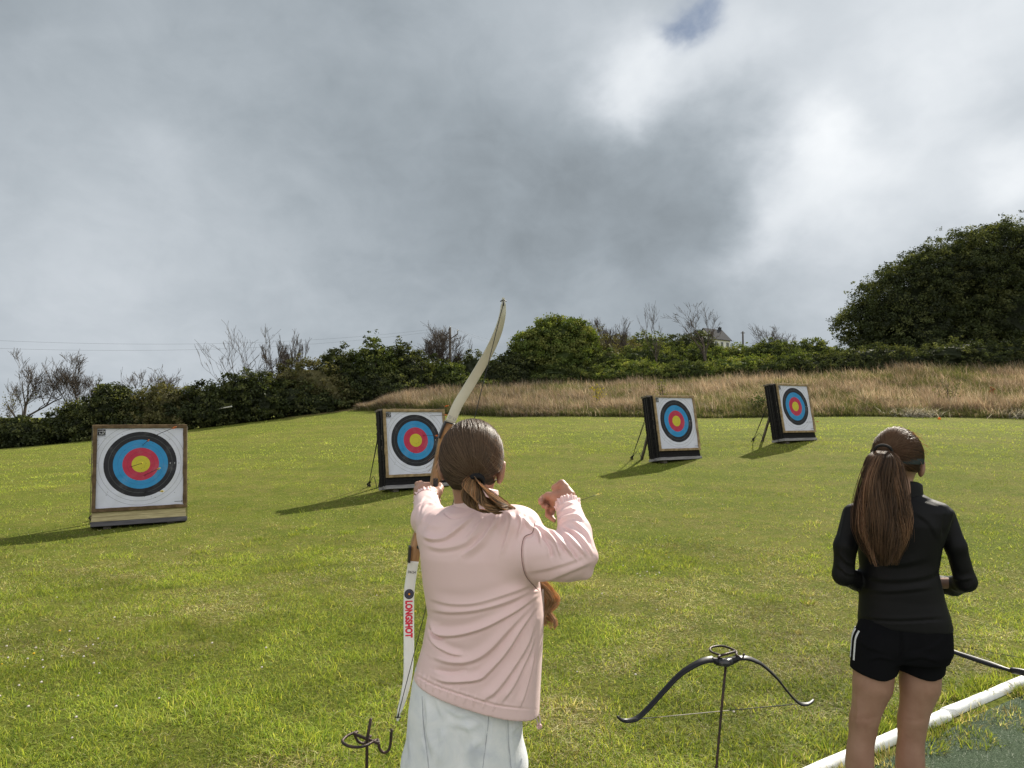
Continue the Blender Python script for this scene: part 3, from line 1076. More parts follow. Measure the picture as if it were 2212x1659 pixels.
def bare_tree(name, label, u, vbase, vtop, d, group, seed, width=None, leafy=0, **kw):
    kw['depth'] = kw.get('depth', 4) + 1
    r = np.random.default_rng(seed)
    p0 = P(u, vbase, d)
    gz = float(H(np.array([p0[0]]), np.array([d]))[0])
    ztop = P(u, vtop, d)[2]
    br = branch_tree(r, ztop - gz, **kw)
    if width:
        half = np.percentile(np.abs(np.concatenate([p[:, 0] for p, _ in br])), 97)
        kx = (width / F * d / 2) / max(half, 1e-3)
        br = [(p * np.array([kx, kx, 1]), q) for p, q in br]
    root = empty(name, (p0[0], d, gz))
    mb1, mb2 = MB(), MB()
    mb1.tube(br[0][0], br[0][1], 7)
    for p, q in br[1:]:
        mb2.tube(p, np.maximum(q, 0.0075), 3 if q[0] < 0.02 else 5, caps=False)
    mb1.build('trunk', M_bark, root, True, False)
    mb2.build('branches', M_bark, root, True, False)
    if leafy:
        ends = np.array([p[-1] for p, _ in br[1:]])
        ends = ends[ends[:, 2] < (ztop - gz) * 0.55]
        if len(ends):
            e = ends[r.integers(0, len(ends), leafy)] + r.normal(0, 0.18, (leafy, 3))
            V, q, c = leaves(e, r.normal(0, 1, (leafy, 3)), r.uniform(0.06, 0.13, leafy), PAL['olive'][r.integers(0, 4, leafy)], r)
            mesh_obj('foliage', V, q, M_leaf, root, False, c)
    tag(root, label, 'tree', group)
    return root


def bush(name, label, cat, u, vtop, width, d, pal, seed, group=None, base=None, shape='round', clumps=260, per=34, size=0.10, skew=0.0, depth=None, sprig=0.12, clump_r=0.28, trunk=True, lobes=None, core=0.6, x=None):
    r = np.random.default_rng(seed)
    p0 = P(u, vtop, d)
    gz = float(H(np.array([p0[0]]), np.array([d]))[0])
    if base is not None:
        gz = min(gz, P(u, base, d)[2])
    hgt = p0[2] - gz
    wd = width / F * d
    dp = depth or wd * 0.75
    if lobes is None:
        lobes = []
        k = max(3, int(wd / max(hgt, 1.0) * 2.2) + 2)
        for i in range(k):
            t = (i + 0.5) / k * 2 - 1
            hh_ = hgt * (1 - 0.42 * abs(t - skew) ** 1.7) * r.uniform(0.86, 1.04)
            rz = hh_ * 0.52
            lobes.append((t * wd * 0.36, r.normal(0, dp * 0.10), hh_ - rz, wd * 0.30 * r.uniform(0.8, 1.15), dp * 0.45, rz))
            lobes.append((t * wd * 0.42 + r.normal(0, 0.1), -dp * 0.12, hgt * 0.25, wd * 0.27, dp * 0.42, hgt * 0.32))
    else:
        lobes = [(a * wd, b_ * dp, c_ * hgt, ra * wd, rb * dp, rc * hgt) for (a, b_, c_, ra, rb, rc) in lobes]
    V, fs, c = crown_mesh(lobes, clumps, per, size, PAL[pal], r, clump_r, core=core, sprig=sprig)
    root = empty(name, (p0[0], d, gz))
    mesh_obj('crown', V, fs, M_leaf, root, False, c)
    if trunk:
        mb = MB()
        for k_ in range(4):
            a = r.uniform(0, 6.28)
            e = np.array([math.cos(a) * wd * 0.25, math.sin(a) * dp * 0.25, hgt * 0.65])
            mb.tube(catmull([(math.cos(a) * 0.08, math.sin(a) * 0.08, -0.1), e * 0.45 + r.normal(0, 0.06, 3), e], 4), np.linspace(0.05 + hgt * 0.008, 0.015, 9), 6)
        mb.build('trunk', M_bark, root, True, False)
    tag(root, label, cat, group)
    return root


HG = 'bushes of the hedge line along the left field edge'
# u, vtop, width, depth, palette, skew, label
HEDGE = [
    (-70, 888, 150, 37.5, 'dark', 0, 'dark low hedge bush cut by the left edge of the frame'),
    (45, 902, 130, 37.4, 'dark', 0, 'low dark hedge bush under the spreading bare tree at far left'),
    (160, 870, 130, 37.5, 'dark', 0.1, 'rounded dark bush at the foot of the slender bare tree'),
    (258, 842, 120, 37.6, 'dark', -0.2, 'dark bush with a pale leafy shoot behind the left target'),
    (345, 838, 130, 37.8, 'olive', 0.1, 'olive domed bush below the fine grey twigs'),
    (440, 838, 130, 38.0, 'dark', 0.1, 'dark bush right of the left target with the white arrow in it'),
    (530, 808, 130, 38.3, 'dark', 0.2, 'tall dark bush wrapped round the leaning bare stems'),
    (655, 775, 170, 40.5, 'olive', 0.1, 'olive brown dome shaped bush in the middle of the hedge'),
    (735, 752, 95, 41.5, 'dark', 0, 'small dark tree with open branches behind the olive dome'),
    (803, 734, 100, 42.0, 'mid', 0, 'small green tree with a tufted top above the hedge'),
    (868, 738, 110, 43.0, 'dark', 0.1, 'broad dark leafy tree left of the twiggy bare tree'),
    (930, 778, 130, 44.5, 'dark', 0, 'dark bush under the bare tree beside the power pole'),
    (1020, 778, 140, 46.0, 'dark', 0, 'dark bush right of the power pole behind the bow'),
    (1095, 766, 100, 47.5, 'dark', 0.3, 'dark bush touching the left of the big round tree'),
    (620, 838, 190, 39.4, 'dark', 0, 'low dark bush in front of the olive dome'),
    (790, 808, 200, 41.2, 'dark', 0, 'broad dark bush in front of the two small trees'),
    (935, 800, 190, 43.8, 'mid', 0, 'wide bush above the left end of the tan meadow'),
    (1060, 792, 130, 46.4, 'dark', 0, 'low dark bush above the tan meadow left of the round tree'),
]
for i, (u, v, w, d, pal, sk, lab) in enumerate(HEDGE):
    tr_ = lab.startswith(('small dark tree', 'small green tree', 'broad dark leafy tree'))
    bush('small_tree' if tr_ else 'hedge_bush', lab, 'tree' if tr_ else 'bush', u, v - (18 if v < 860 else 4), w * 1.15, d, pal, 100 + i, HG,
         clumps=520 if v > 800 else 600, per=34, size=0.135, skew=sk, depth=2.4, sprig=0.12 if v > 780 else 0.22)

# the big round tree of the middle and the huge one at the right edge
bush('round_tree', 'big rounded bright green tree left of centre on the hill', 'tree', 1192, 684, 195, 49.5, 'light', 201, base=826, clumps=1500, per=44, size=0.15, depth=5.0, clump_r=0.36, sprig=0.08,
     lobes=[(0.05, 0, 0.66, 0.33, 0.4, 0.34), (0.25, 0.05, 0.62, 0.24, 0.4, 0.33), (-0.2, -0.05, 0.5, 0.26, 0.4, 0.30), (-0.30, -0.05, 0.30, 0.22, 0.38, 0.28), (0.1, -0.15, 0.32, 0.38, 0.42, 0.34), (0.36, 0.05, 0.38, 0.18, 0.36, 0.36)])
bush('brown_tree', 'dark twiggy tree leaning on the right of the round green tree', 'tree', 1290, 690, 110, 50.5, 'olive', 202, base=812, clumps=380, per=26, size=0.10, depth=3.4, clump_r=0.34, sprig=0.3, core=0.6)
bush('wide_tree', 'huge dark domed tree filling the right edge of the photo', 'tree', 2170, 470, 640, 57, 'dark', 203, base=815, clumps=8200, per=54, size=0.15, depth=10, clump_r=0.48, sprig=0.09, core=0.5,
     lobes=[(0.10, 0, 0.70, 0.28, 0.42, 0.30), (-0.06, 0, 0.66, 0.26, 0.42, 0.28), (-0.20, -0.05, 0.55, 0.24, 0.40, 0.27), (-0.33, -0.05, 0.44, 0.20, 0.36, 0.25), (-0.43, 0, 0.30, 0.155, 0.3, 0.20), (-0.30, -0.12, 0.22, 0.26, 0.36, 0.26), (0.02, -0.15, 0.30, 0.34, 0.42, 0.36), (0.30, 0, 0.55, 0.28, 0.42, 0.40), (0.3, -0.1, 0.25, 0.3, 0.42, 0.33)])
BG = 'shrubs on the bank behind the meadow'
BANK = [
    (1300, 768, 170, 48.5, 'mid', 'sprawling green shrub right of the round tree'),
    (1400, 752, 170, 50.0, 'mid', 'green bank shrub under the thin bare tree'),
    (1500, 748, 160, 50.5, 'mid', 'green bank shrub left of the bare tree by the house'),
    (1590, 752, 150, 50.0, 'light', 'light green bank shrub below the white house'),
    (1670, 738, 130, 49.0, 'mid', 'bushy shrub under the small bare crown right of the house'),
    (1745, 736, 130, 48.0, 'mid', 'green shrub tucked beside the huge domed tree'),
    (1240, 792, 160, 47.4, 'mid', 'low shrub at the foot of the round tree'),
    (1370, 786, 190, 47.0, 'light', 'low pale green shrub at the meadow top left of centre'),
    (1500, 788, 190, 46.6, 'mid', 'low shrub at the meadow top below the bare tree'),
    (1620, 780, 180, 45.8, 'light', 'low yellowish shrub at the meadow top below the house'),
    (1730, 772, 170, 44.8, 'mid', 'low shrub at the meadow top behind the far right target'),
    (1800, 770, 130, 43.4, 'dark', 'dark shrub in front of the domed tree above the far right target'),
    (1905, 752, 210, 44.0, 'dark', 'dark undergrowth under the left part of the huge domed tree'),
    (2060, 746, 230, 43.6, 'dark', 'dark undergrowth under the middle of the huge domed tree'),
    (2210, 742, 230, 43.2, 'dark', 'dark undergrowth under the domed tree at the right edge'),
]
for i, (u, v, w, d, pal, lab) in enumerate(BANK):
    bush('bank_shrub', lab, 'shrub', u, v - 12, w * 1.1, d, pal, 300 + i, BG, clumps=620, per=40, size=0.115, depth=3.0, sprig=0.2, clump_r=0.26)
FG = 'distant trees along the ridge'
for i, (u, v, w, d, pal, lab) in enumerate([
    (1395, 716, 130, 78, 'mid', 'distant broad tree on the ridge behind the thin bare tree'),
    (1470, 712, 90, 80, 'dark', 'distant dark round tree left of the white house'),
    (1340, 716, 90, 74, 'olive', 'distant olive tree behind the twiggy brown tree'),
    (1512, 708, 70, 84, 'dark', 'distant dark tree touching the gable of the house'),
]):
    bush('ridge_tree', lab, 'tree', u, v, w, d, pal, 340 + i, FG, base=775, clumps=300, per=30, size=0.2, depth=4.0, clump_r=0.45)

bare_tree('bare_tree', 'spreading bare tree with forked limbs at the far left edge', 38, 930, 752, 38.6, 'bare trees of the skyline', 11, width=205, depth=4, trunk=0.14, kids=(4, 5), spread=0.62, leafy=260, trunk_frac=0.12)
bare_tree('bare_tree', 'slender bare tree standing right of the spreading one', 166, 880, 750, 38.9, 'bare trees of the skyline', 12, width=120, depth=4, trunk=0.09, kids=(4, 6), spread=0.55, trunk_frac=0.15)
bare_tree('bare_tree', 'short grey bare twigs above the bush behind the left target', 268, 850, 793, 39.2, 'bare trees of the skyline', 13, width=60, depth=3, trunk=0.05, stems=2, kids=(3, 5))
bare_tree('bare_tree', 'fine twiggy bare crown above the olive domed bush', 345, 850, 786, 39.2, 'bare trees of the skyline', 14, width=120, depth=4, trunk=0.05, stems=3, kids=(3, 5), spread=0.7)
bare_tree('bare_tree', 'leaning many stemmed bare tree left of the olive dome', 520, 840, 700, 39.8, 'bare trees of the skyline', 15, width=170, depth=3, trunk=0.06, stems=4, kids=(3, 4), lean=(0.22, 0), up=0.6, spread=0.5)
bare_tree('bare_tree', 'upright bare tree rising from the olive dome', 608, 820, 704, 41.2, 'bare trees of the skyline', 16, width=90, depth=4, trunk=0.05, stems=2, kids=(3, 5), up=0.6, spread=0.4)
bare_tree('bare_tree', 'dense bare tree directly left of the power pole', 945, 800, 690, 46.6, 'bare trees of the skyline', 17, width=100, depth=4, trunk=0.08, kids=(5, 6), spread=0.55, trunk_frac=0.12)
bare_tree('bare_tree', 'small bare tree between the power pole and the bow', 998, 800, 726, 47.6, 'bare trees of the skyline', 18, width=70, depth=3, trunk=0.05, stems=3, kids=(3, 4), spread=0.6)
bare_tree('bare_tree', 'thin crooked bare tree alone above the bank left of the house', 1422, 792, 654, 47.6, 'bare trees of the skyline', 19, width=78, depth=3, trunk=0.07, kids=(3, 4), spread=0.5, trunk_frac=0.45)
bare_tree('bare_tree', 'large bare tree standing in front of the white house', 1520, 790, 643, 47.8, 'bare trees of the skyline', 20, width=118, depth=4, trunk=0.12, kids=(3, 4), spread=0.6, trunk_frac=0.35)
bare_tree('bare_tree', 'low bare crown right of the thin pole on the hill', 1676, 745, 694, 50.5, 'bare trees of the skyline', 21, width=85, depth=3, trunk=0.05, stems=3, kids=(3, 5), spread=0.65)
bare_tree('bare_tree', 'pale grey bare twigs rising behind the brown tree', 1318, 760, 676, 52.0, 'bare trees of the skyline', 22, width=95, depth=4, trunk=0.05, stems=5, kids=(3, 5), up=0.7, spread=0.35)

# meadow plants one can tell apart
def weed(name, label, cat, u, v, hpx, d, col, seed, n=180, wd=0.5, dockish=False):
    r = np.random.default_rng(seed)
    p = P(u, v, d); gz = float(H(np.array([p[0]]), np.array([d]))[0])
    hgt = max(0.3, p[2] + hpx / F * d - gz)
    root = empty(name, (p[0], d, gz))
    mb = MB(); ends = []
    for k in range(2 if dockish else 7):
        e = np.array([r.normal(0, 0.12 if dockish else wd * 0.6), r.normal(0, 0.1), hgt * r.uniform(0.75, 1.0)])
        pts = catmull([(0, 0, -0.05), e * 0.5 + r.normal(0, 0.04, 3), e], 5)
        mb.tube(pts, np.linspace(0.014, 0.006, len(pts)), 5); ends.append(pts)
    mb.build('stem', M_bark, root, True, False)
    al = np.concatenate(ends); al = al[al[:, 2] > hgt * 0.25]
    pos = al[r.integers(0, len(al), n)] + r.normal(0, 0.05 if dockish else 0.12, (n, 3))
    V, q, c = leaves(pos, r.normal(0, 1, (n, 3)), r.uniform(0.05, 0.12, n), np.array([col]) * r.uniform(0.6, 1.3, n)[:, None], r)
    mesh_obj('foliage', V, q, M_leaf, root, False, c)
    tag(root, label, cat)


weed('dock_plant', 'rusty red dock plant standing in the meadow right of the far right target', 'plant', 2146, 850, 18, 33.5, (0.20, 0.075, 0.04), 1, 110, 0.06, True)
weed('meadow_bush', 'small brownish bush alone in the meadow above the girl in black', 'bush', 2292, 868, 28, 32.3, (0.07, 0.065, 0.035), 2, 420, 0.45)
weed('meadow_sapling', 'pale leafy sapling in the meadow at the right edge of the photo', 'plant', 2050, 862, 42, 32.6, (0.12, 0.13, 0.05), 3, 160, 0.3)
weed('ragwort', 'yellow flowering weed in the meadow right of the bow', 'plant', 1290, 860, 24, 33.5, (0.34, 0.28, 0.03), 4, 160, 0.25)
weed('meadow_weed', 'green leafy weed in the meadow left of the middle target', 'plant', 1433, 845, 30, 34.5, (0.16, 0.16, 0.05), 5, 160, 0.3)
weed('meadow_thistle', 'dark green weed clump beside the far right target', 'plant', 1640, 878, 26, 31.5, (0.06, 0.085, 0.028), 6, 420, 0.5)

# ------------------------------------------------------------------ house on the hill
M_white = mat('white_render', (0.72, 0.71, 0.68), (0.62, 0.61, 0.58), 1.2, 0.85, 0.2, 0.2, 30)
M_slate = mat('slate', (0.07, 0.07, 0.075), (0.045, 0.045, 0.05), 3, 0.95, 0.05, 0.4, 12)
M_pane = mat('window_glass', (0.03, 0.035, 0.04), (0.05, 0.055, 0.06), 2, 0.12, 0.6)
M_trim = mat('white_trim', (0.75, 0.74, 0.72), None, 4, 0.6)
hx = P(1540, 752, 165)[0]
hz = float(H(np.array([hx]), np.array([165.]))[0])
house = empty('white_house', (hx, 165, hz - 1.3), (0, 0, R(38)))
tag(house, 'white rendered house with slate gable roof on the hill behind a bare tree', 'house')
W2, D2 = 3.3, 2.4          # half length (local x), half depth (local y)
eave, ridge = P(1548, 726, 165)[2] - hz + 0.4, P(1530, 704, 165)[2] - hz + 0.4
mb = MB()
V = [(-W2, -D2, 0), (W2, -D2, 0), (W2, D2, 0), (-W2, D2, 0), (-W2, -D2, eave), (W2, -D2, eave), (W2, D2, eave), (-W2, D2, eave), (-W2, 0, ridge), (W2, 0, ridge)]
mb.add(V, [(0, 1, 5, 4), (2, 3, 7, 6), (0, 3, 2, 1)], [(4, 8, 7), (5, 6, 9)])
mb.add(V, [(0, 4, 7, 3), (1, 2, 6, 5)])
mb.build('wall', M_white, house)
mb = MB()
ov, th = 0.35, 0.16
sl_ = (ridge - eave) / D2
for sg in (-1, 1):
    yv, zv = sg * (D2 + ov), eave - ov * sl_ + 0.02
    a = [(-W2 - ov, yv, zv), (W2 + ov, yv, zv), (W2 + ov, 0, ridge + 0.02), (-W2 - ov, 0, ridge + 0.02)]
    V = a + [(p[0], p[1], p[2] + th) for p in a]
    mb.add(V, [(0, 1, 2, 3), (4, 5, 6, 7), (0, 1, 5, 4), (1, 2, 6, 5), (2, 3, 7, 6), (3, 0, 4, 7)])
roof = mb.build('roof', M_slate, house)
for xx, s_ in ((W2 - 0.6, 1),):
    mb = MB(); mb.box((xx, 0, ridge + 0.15), (0.7, 0.5, 1.0)); mb.box((xx, 0, ridge + 0.68), (0.8, 0.6, 0.1)); mb.tube([(xx, 0, ridge + 0.7), (xx, 0, ridge + 0.95)], 0.12, 8)
    mb.build('chimney', M_slate, roof)
for xx, zc in ((-2.1, eave - 1.3), (0.1, eave - 1.3), (2.2, eave - 1.3), (-2.1, 1.6), (2.4, 1.6)):
    mb = MB()
    for (c, s_) in (((xx, -D2 - 0.03, zc + 0.66), (1.16, 0.1, 0.1)), ((xx, -D2 - 0.03, zc - 0.66), (1.3, 0.16, 0.1)), ((xx - 0.53, -D2 - 0.03, zc), (0.1, 0.1, 1.2)), ((xx + 0.53, -D2 - 0.03, zc), (0.1, 0.1, 1.2)), ((xx, -D2 - 0.03, zc), (0.06, 0.08, 1.2))):
        mb.box(c, s_)
    wdw = mb.build('window', M_trim, house)
    mb = MB(); mb.box((xx, -D2 - 0.01, zc), (0.96, 0.04, 1.22)); mb.build('pane', M_pane, wdw)
mb = MB()
V = [(-0.9, -D2 - 1.3, 0), (1.7, -D2 - 1.3, 0), (1.7, -D2, 0), (-0.9, -D2, 0), (-0.9, -D2 - 1.3, 2.1), (1.7, -D2 - 1.3, 2.1), (1.7, -D2 - 0.01, 2.9), (-0.9, -D2 - 0.01, 2.9)]
mb.add(V, [(0, 1, 5, 4), (4, 5, 6, 7), (0, 4, 7, 3), (1, 2, 6, 5)])
mb.build('porch', M_slate, house)

# ------------------------------------------------------------------ poles and wires
M_pole = mat('weathered_pole', (0.10, 0.085, 0.07), (0.06, 0.05, 0.045), 3, 0.9, 0.15)
M_wire = mat('wire', (0.06, 0.06, 0.065), None, 3, 0.6)
px_, pd_ = P(972, 780, 88)[0], 88.0
pz = float(H(np.array([px_]), np.array([pd_]))[0]); ptop = P(972, 708, pd_)[2]
pole = empty('power_pole', (px_, pd_, pz)); tag(pole, 'wooden power pole with V shaped arm behind the hedge', 'utility pole')
mb = MB(); hp = ptop - pz
mb.tube([(0, 0, -0.3), (0, 0, hp)], [0.19, 0.14], 10); mb.build('post', M_pole, pole, True)
mb = MB(); mb.tube([(-0.95, 0, hp - 0.75), (0, -0.17, hp - 1.5), (0.95, 0, hp - 0.75)], 0.08, 6)
mb.tube([(-0.95, 0, hp - 0.75), (-0.95, 0, hp - 0.35)], 0.06, 6); mb.tube([(0.95, 0, hp - 0.75), (0.95, 0, hp - 0.35)], 0.06, 6)
arm = mb.build('crossarm', M_pole, pole)
ins = []
for q in ((-0.95, 0, hp - 0.3), (0.95, 0, hp - 0.3), (0, 0, hp + 0.1)):
    mb = MB(); mb.tube([(q[0], q[1], q[2] - 0.12), (q[0], q[1], q[2]), (q[0], q[1], q[2] + 0.08)], [0.05, 0.10, 0.05], 8)
    mb.build('insulator', mat('porcelain', (0.35, 0.33, 0.30), None, 5, 0.3), pole, True); ins.append(np.array(q) + np.array([px_, pd_, pz]))


def wire(name, label, a, b_, sag, rad=0.007):
    t = np.linspace(0, 1, 24)[:, None]
    p = np.asarray(a) * (1 - t) + np.asarray(b_) * t
    p[:, 2] -= (4 * sag * t * (1 - t))[:, 0]
    mb = MB(); mb.tube(p, rad, 5); o = mb.build(name, M_wire, None, True)
    tag(o, label, 'wire', 'overhead power wires')


wire('overhead_wire', 'upper overhead wire crossing the sky at far left', ins[2], P(-120, 730, 60), 1.2)
wire('overhead_wire', 'lower overhead wire crossing the sky at far left', ins[0], P(-120, 748, 60), 1.2)
wire('overhead_wire', 'overhead wire running right from the pole top behind the bow', ins[2], P(1190, 756, 120), 0.6)
wire('overhead_wire', 'overhead wire running right from the V arm behind the bow', ins[1], P(1190, 772, 120), 0.6)
qx, qd = P(1605, 745, 118)[0], 118.0
qz = float(H(np.array([qx]), np.array([qd]))[0]); qt = P(1605, 716, qd)[2]
pole2 = empty('telegraph_pole', (qx, qd, qz)); tag(pole2, 'thin plain telegraph pole right of the white house', 'utility pole')
mb = MB(); mb.tube([(0, 0, -0.3), (0, 0, qt - qz)], [0.16, 0.13], 8); mb.build('post', M_pole, pole2, True)
mb = MB(); mb.box((0, 0, qt - qz - 0.25), (0.7, 0.1, 0.1)); mb.build('crossarm', M_pole, pole2)

# ------------------------------------------------------------------ archery targets
TH_YAW, LEAN = R(30.5), R(9.5)
FW, FH = 1.257, 1.275          # frame outside size
Z0 = 0.20                      # bottom of the frame above the bottom of the boss
GOLD_Z = Z0 + FH * 0.535       # centre of the gold

m, b, out = new_mat('paper_face')
tcn = b.n('ShaderNodeTexCoord')
sp = b.n('ShaderNodeSeparateXYZ'); b.lk(tcn.outputs['Object'], sp.inputs[0])
zc = b.math('SUBTRACT', sp.outputs[2], GOLD_Z)
rr = b.math('SQRT', b.math('ADD', b.math('MULTIPLY', sp.outputs[0], sp.outputs[0]), b.math('MULTIPLY', zc, zc)))
rn = b.math('DIVIDE', rr, 0.62)
WHITE, BLACK, BLUE, RED, GOLD = (0.56, 0.57, 0.65), (0.014, 0.014, 0.018), (0.025, 0.22, 0.46), (0.42, 0.028, 0.065), (0.50, 0.44, 0.035)
face = b.ramp(rn, [(0, GOLD), (0.197, RED), (0.394, BLUE), (0.590, BLACK), (0.787, WHITE)], 'CONSTANT')
for q, cc in ((0.098, (0.3, 0.26, 0.05)), (0.295, (0.2, 0.03, 0.05)), (0.492, (0.03, 0.12, 0.3)), (0.688, (0.10, 0.11, 0.11)), (0.885, (0.12, 0.12, 0.13)), (0.984, (0.12, 0.12, 0.13))):
    ln = b.math('LESS_THAN', b.math('ABSOLUTE', b.math('SUBTRACT', rn, q)), 0.0026)
    face = b.mix(ln, face, cc)
vor = b.n('ShaderNodeTexVoronoi'); vor.inputs['Scale'].default_value = 17
b.lk(tcn.outputs['Object'], vor.inputs[0])
oi = b.n('ShaderNodeObjectInfo')
gate = b.noise(tcn.outputs['Object'], 5.0, 2).outputs['Fac']
hole_ = b.math('MULTIPLY', b.math('LESS_THAN', vor.outputs['Distance'], 0.085), b.math('GREATER_THAN', gate, 0.47))
face = b.mix(hole_, face, (0.03, 0.025, 0.02))
dirt = b.noise(tcn.outputs['Object'], 3.2, 6, 0.65).outputs['Fac']
face = b.mix(b.mapr(dirt, 0.5, 0.8, 0, 0.22), face, (0.40, 0.39, 0.38))
pr = b.n('ShaderNodeBsdfPrincipled'); b.lk(face, pr.inputs['Base Color'])
pr.inputs['Roughness'].default_value = 0.45; pr.inputs['Specular IOR Level'].default_value = 0.22
bp = b.n('ShaderNodeBump'); bp.inputs['Strength'].default_value = 0.55; bp.inputs['Distance'].default_value = 0.03
nzb = b.noise(tcn.outputs['Object'], 2.6, 3, 0.5, 1.6).outputs['Fac']
b.lk(nzb, bp.inputs['Height']); b.lk(bp.outputs[0], pr.inputs['Normal'])
b.lk(pr.outputs[0], out.inputs[0])
M_face = m
M_frame = mat('frame_wood', (0.15, 0.10, 0.055), (0.085, 0.055, 0.03), 10, 0.8, 0.2, 0.5, 50, stretch=(1, 1, 1))
M_framel = mat('worn_frame_wood', (0.34, 0.25, 0.14), (0.20, 0.14, 0.075), 9, 0.8, 0.2, 0.5, 50)
M_boss = mat('black_foam', (0.012, 0.012, 0.013), (0.022, 0.02, 0.02), 14, 0.95, 0.1, 0.8, 50, stretch=(1, 1, 6))
M_straw_b = mat('layered_straw', (0.52, 0.45, 0.26), (0.36, 0.30, 0.17), 6, 0.9, 0.15, 0.8, 30, stretch=(0.6, 0.6, 9))
M_plank = mat('grey_plank', (0.30, 0.29, 0.29), (0.16, 0.15, 0.16), 5, 0.85, 0.2, 0.4, 40, stretch=(0.5, 1, 5))
M_dkplank = mat('dark_plank', (0.12, 0.115, 0.125), (0.07, 0.065, 0.07), 5, 0.85, 0.2, 0.4, 40, stretch=(0.5, 1, 5))
M_black = mat('ink', (0.012, 0.012, 0.014), None, 20, 0.5, 0.3)
M_inkw = mat('white_ink', (0.7, 0.7, 0.74), None, 20, 0.5, 0.3)
M_inkg = mat('grey_ink', (0.2, 0.2, 0.22), None, 20, 0.5, 0.3)
M_rope = mat('rope', (0.045, 0.042, 0.04), (0.02, 0.02, 0.02), 60, 0.9, 0.1)
M_cord = mat('grey_cord', (0.06, 0.056, 0.052), None, 60, 0.9, 0.1)
M_leg = mat('leg_wood', (0.16, 0.135, 0.11), (0.09, 0.08, 0.065), 6, 0.85, 0.2, 0.3, 40)


def text_mesh(body, size, extrude=0.0006, bold=0.0, sx=1.0):
    cu = bpy.data.curves.new('lettering', 'FONT')
    cu.body = body; cu.size = size; cu.extrude = extrude; cu.offset = bold
    cu.align_x = 'CENTER'; cu.align_y = 'CENTER'
    o = bpy.data.objects.new('lettering', cu); COL.objects.link(o)
    dg_ = bpy.context.evaluated_depsgraph_get()
    me = bpy.data.meshes.new_from_object(o.evaluated_get(dg_))
    bpy.data.objects.remove(o); bpy.data.curves.remove(cu)
    n = len(me.vertices); co = np.empty(n * 3); me.vertices.foreach_get('co', co); co = co.reshape(-1, 3)
    co[:, 0] *= sx
    if n: co[:, :2] -= (co[:, :2].max(0) + co[:, :2].min(0)) / 2
    me.vertices.foreach_set('co', co.ravel()); me.update()
    return me


def text_obj(name, me, m_, parent, M4):
    me.materials.clear(); me.materials.append(m_)
    o = bpy.data.objects.new(name, me); COL.objects.link(o)
    o.parent = parent; o.matrix_local = M4
    return o


def basis(X, Y, Z, loc):
    M = Matrix.Identity(4)
    for i, a in enumerate((X, Y, Z)):
        for j in range(3):
            M[j][i] = float(a[j])
    for j in range(3):
        M[j][3] = float(loc[j])
    return M


def rough_bar(mb, p0, p1, w, th, seed, n=26, mat_i=0, jag=0.004, inner=None):
    """weathered batten from p0 to p1 in the x-z plane, front at y=-th/2"""
    r = np.random.default_rng(seed)
    p0 = np.array(p0, float); p1 = np.array(p1, float)
    t = np.linspace(0, 1, n)
    C = p0 + (p1 - p0) * t[:, None]
    d = (p1 - p0) / np.linalg.norm(p1 - p0)
    Wd = np.tile(np.cross(d, [0, 1, 0]), (n, 1)); N = np.tile([0, 1.0, 0], (n, 1))
    j = r.normal(0, 1, n); j = np.convolve(j, [0.3, 0.4, 0.3], 'same') * jag
    mb.ribbon(C + Wd * j[:, None] * 0.5, Wd, N, w / 2 + j * 0.7, np.full(n, th / 2), mat_i)


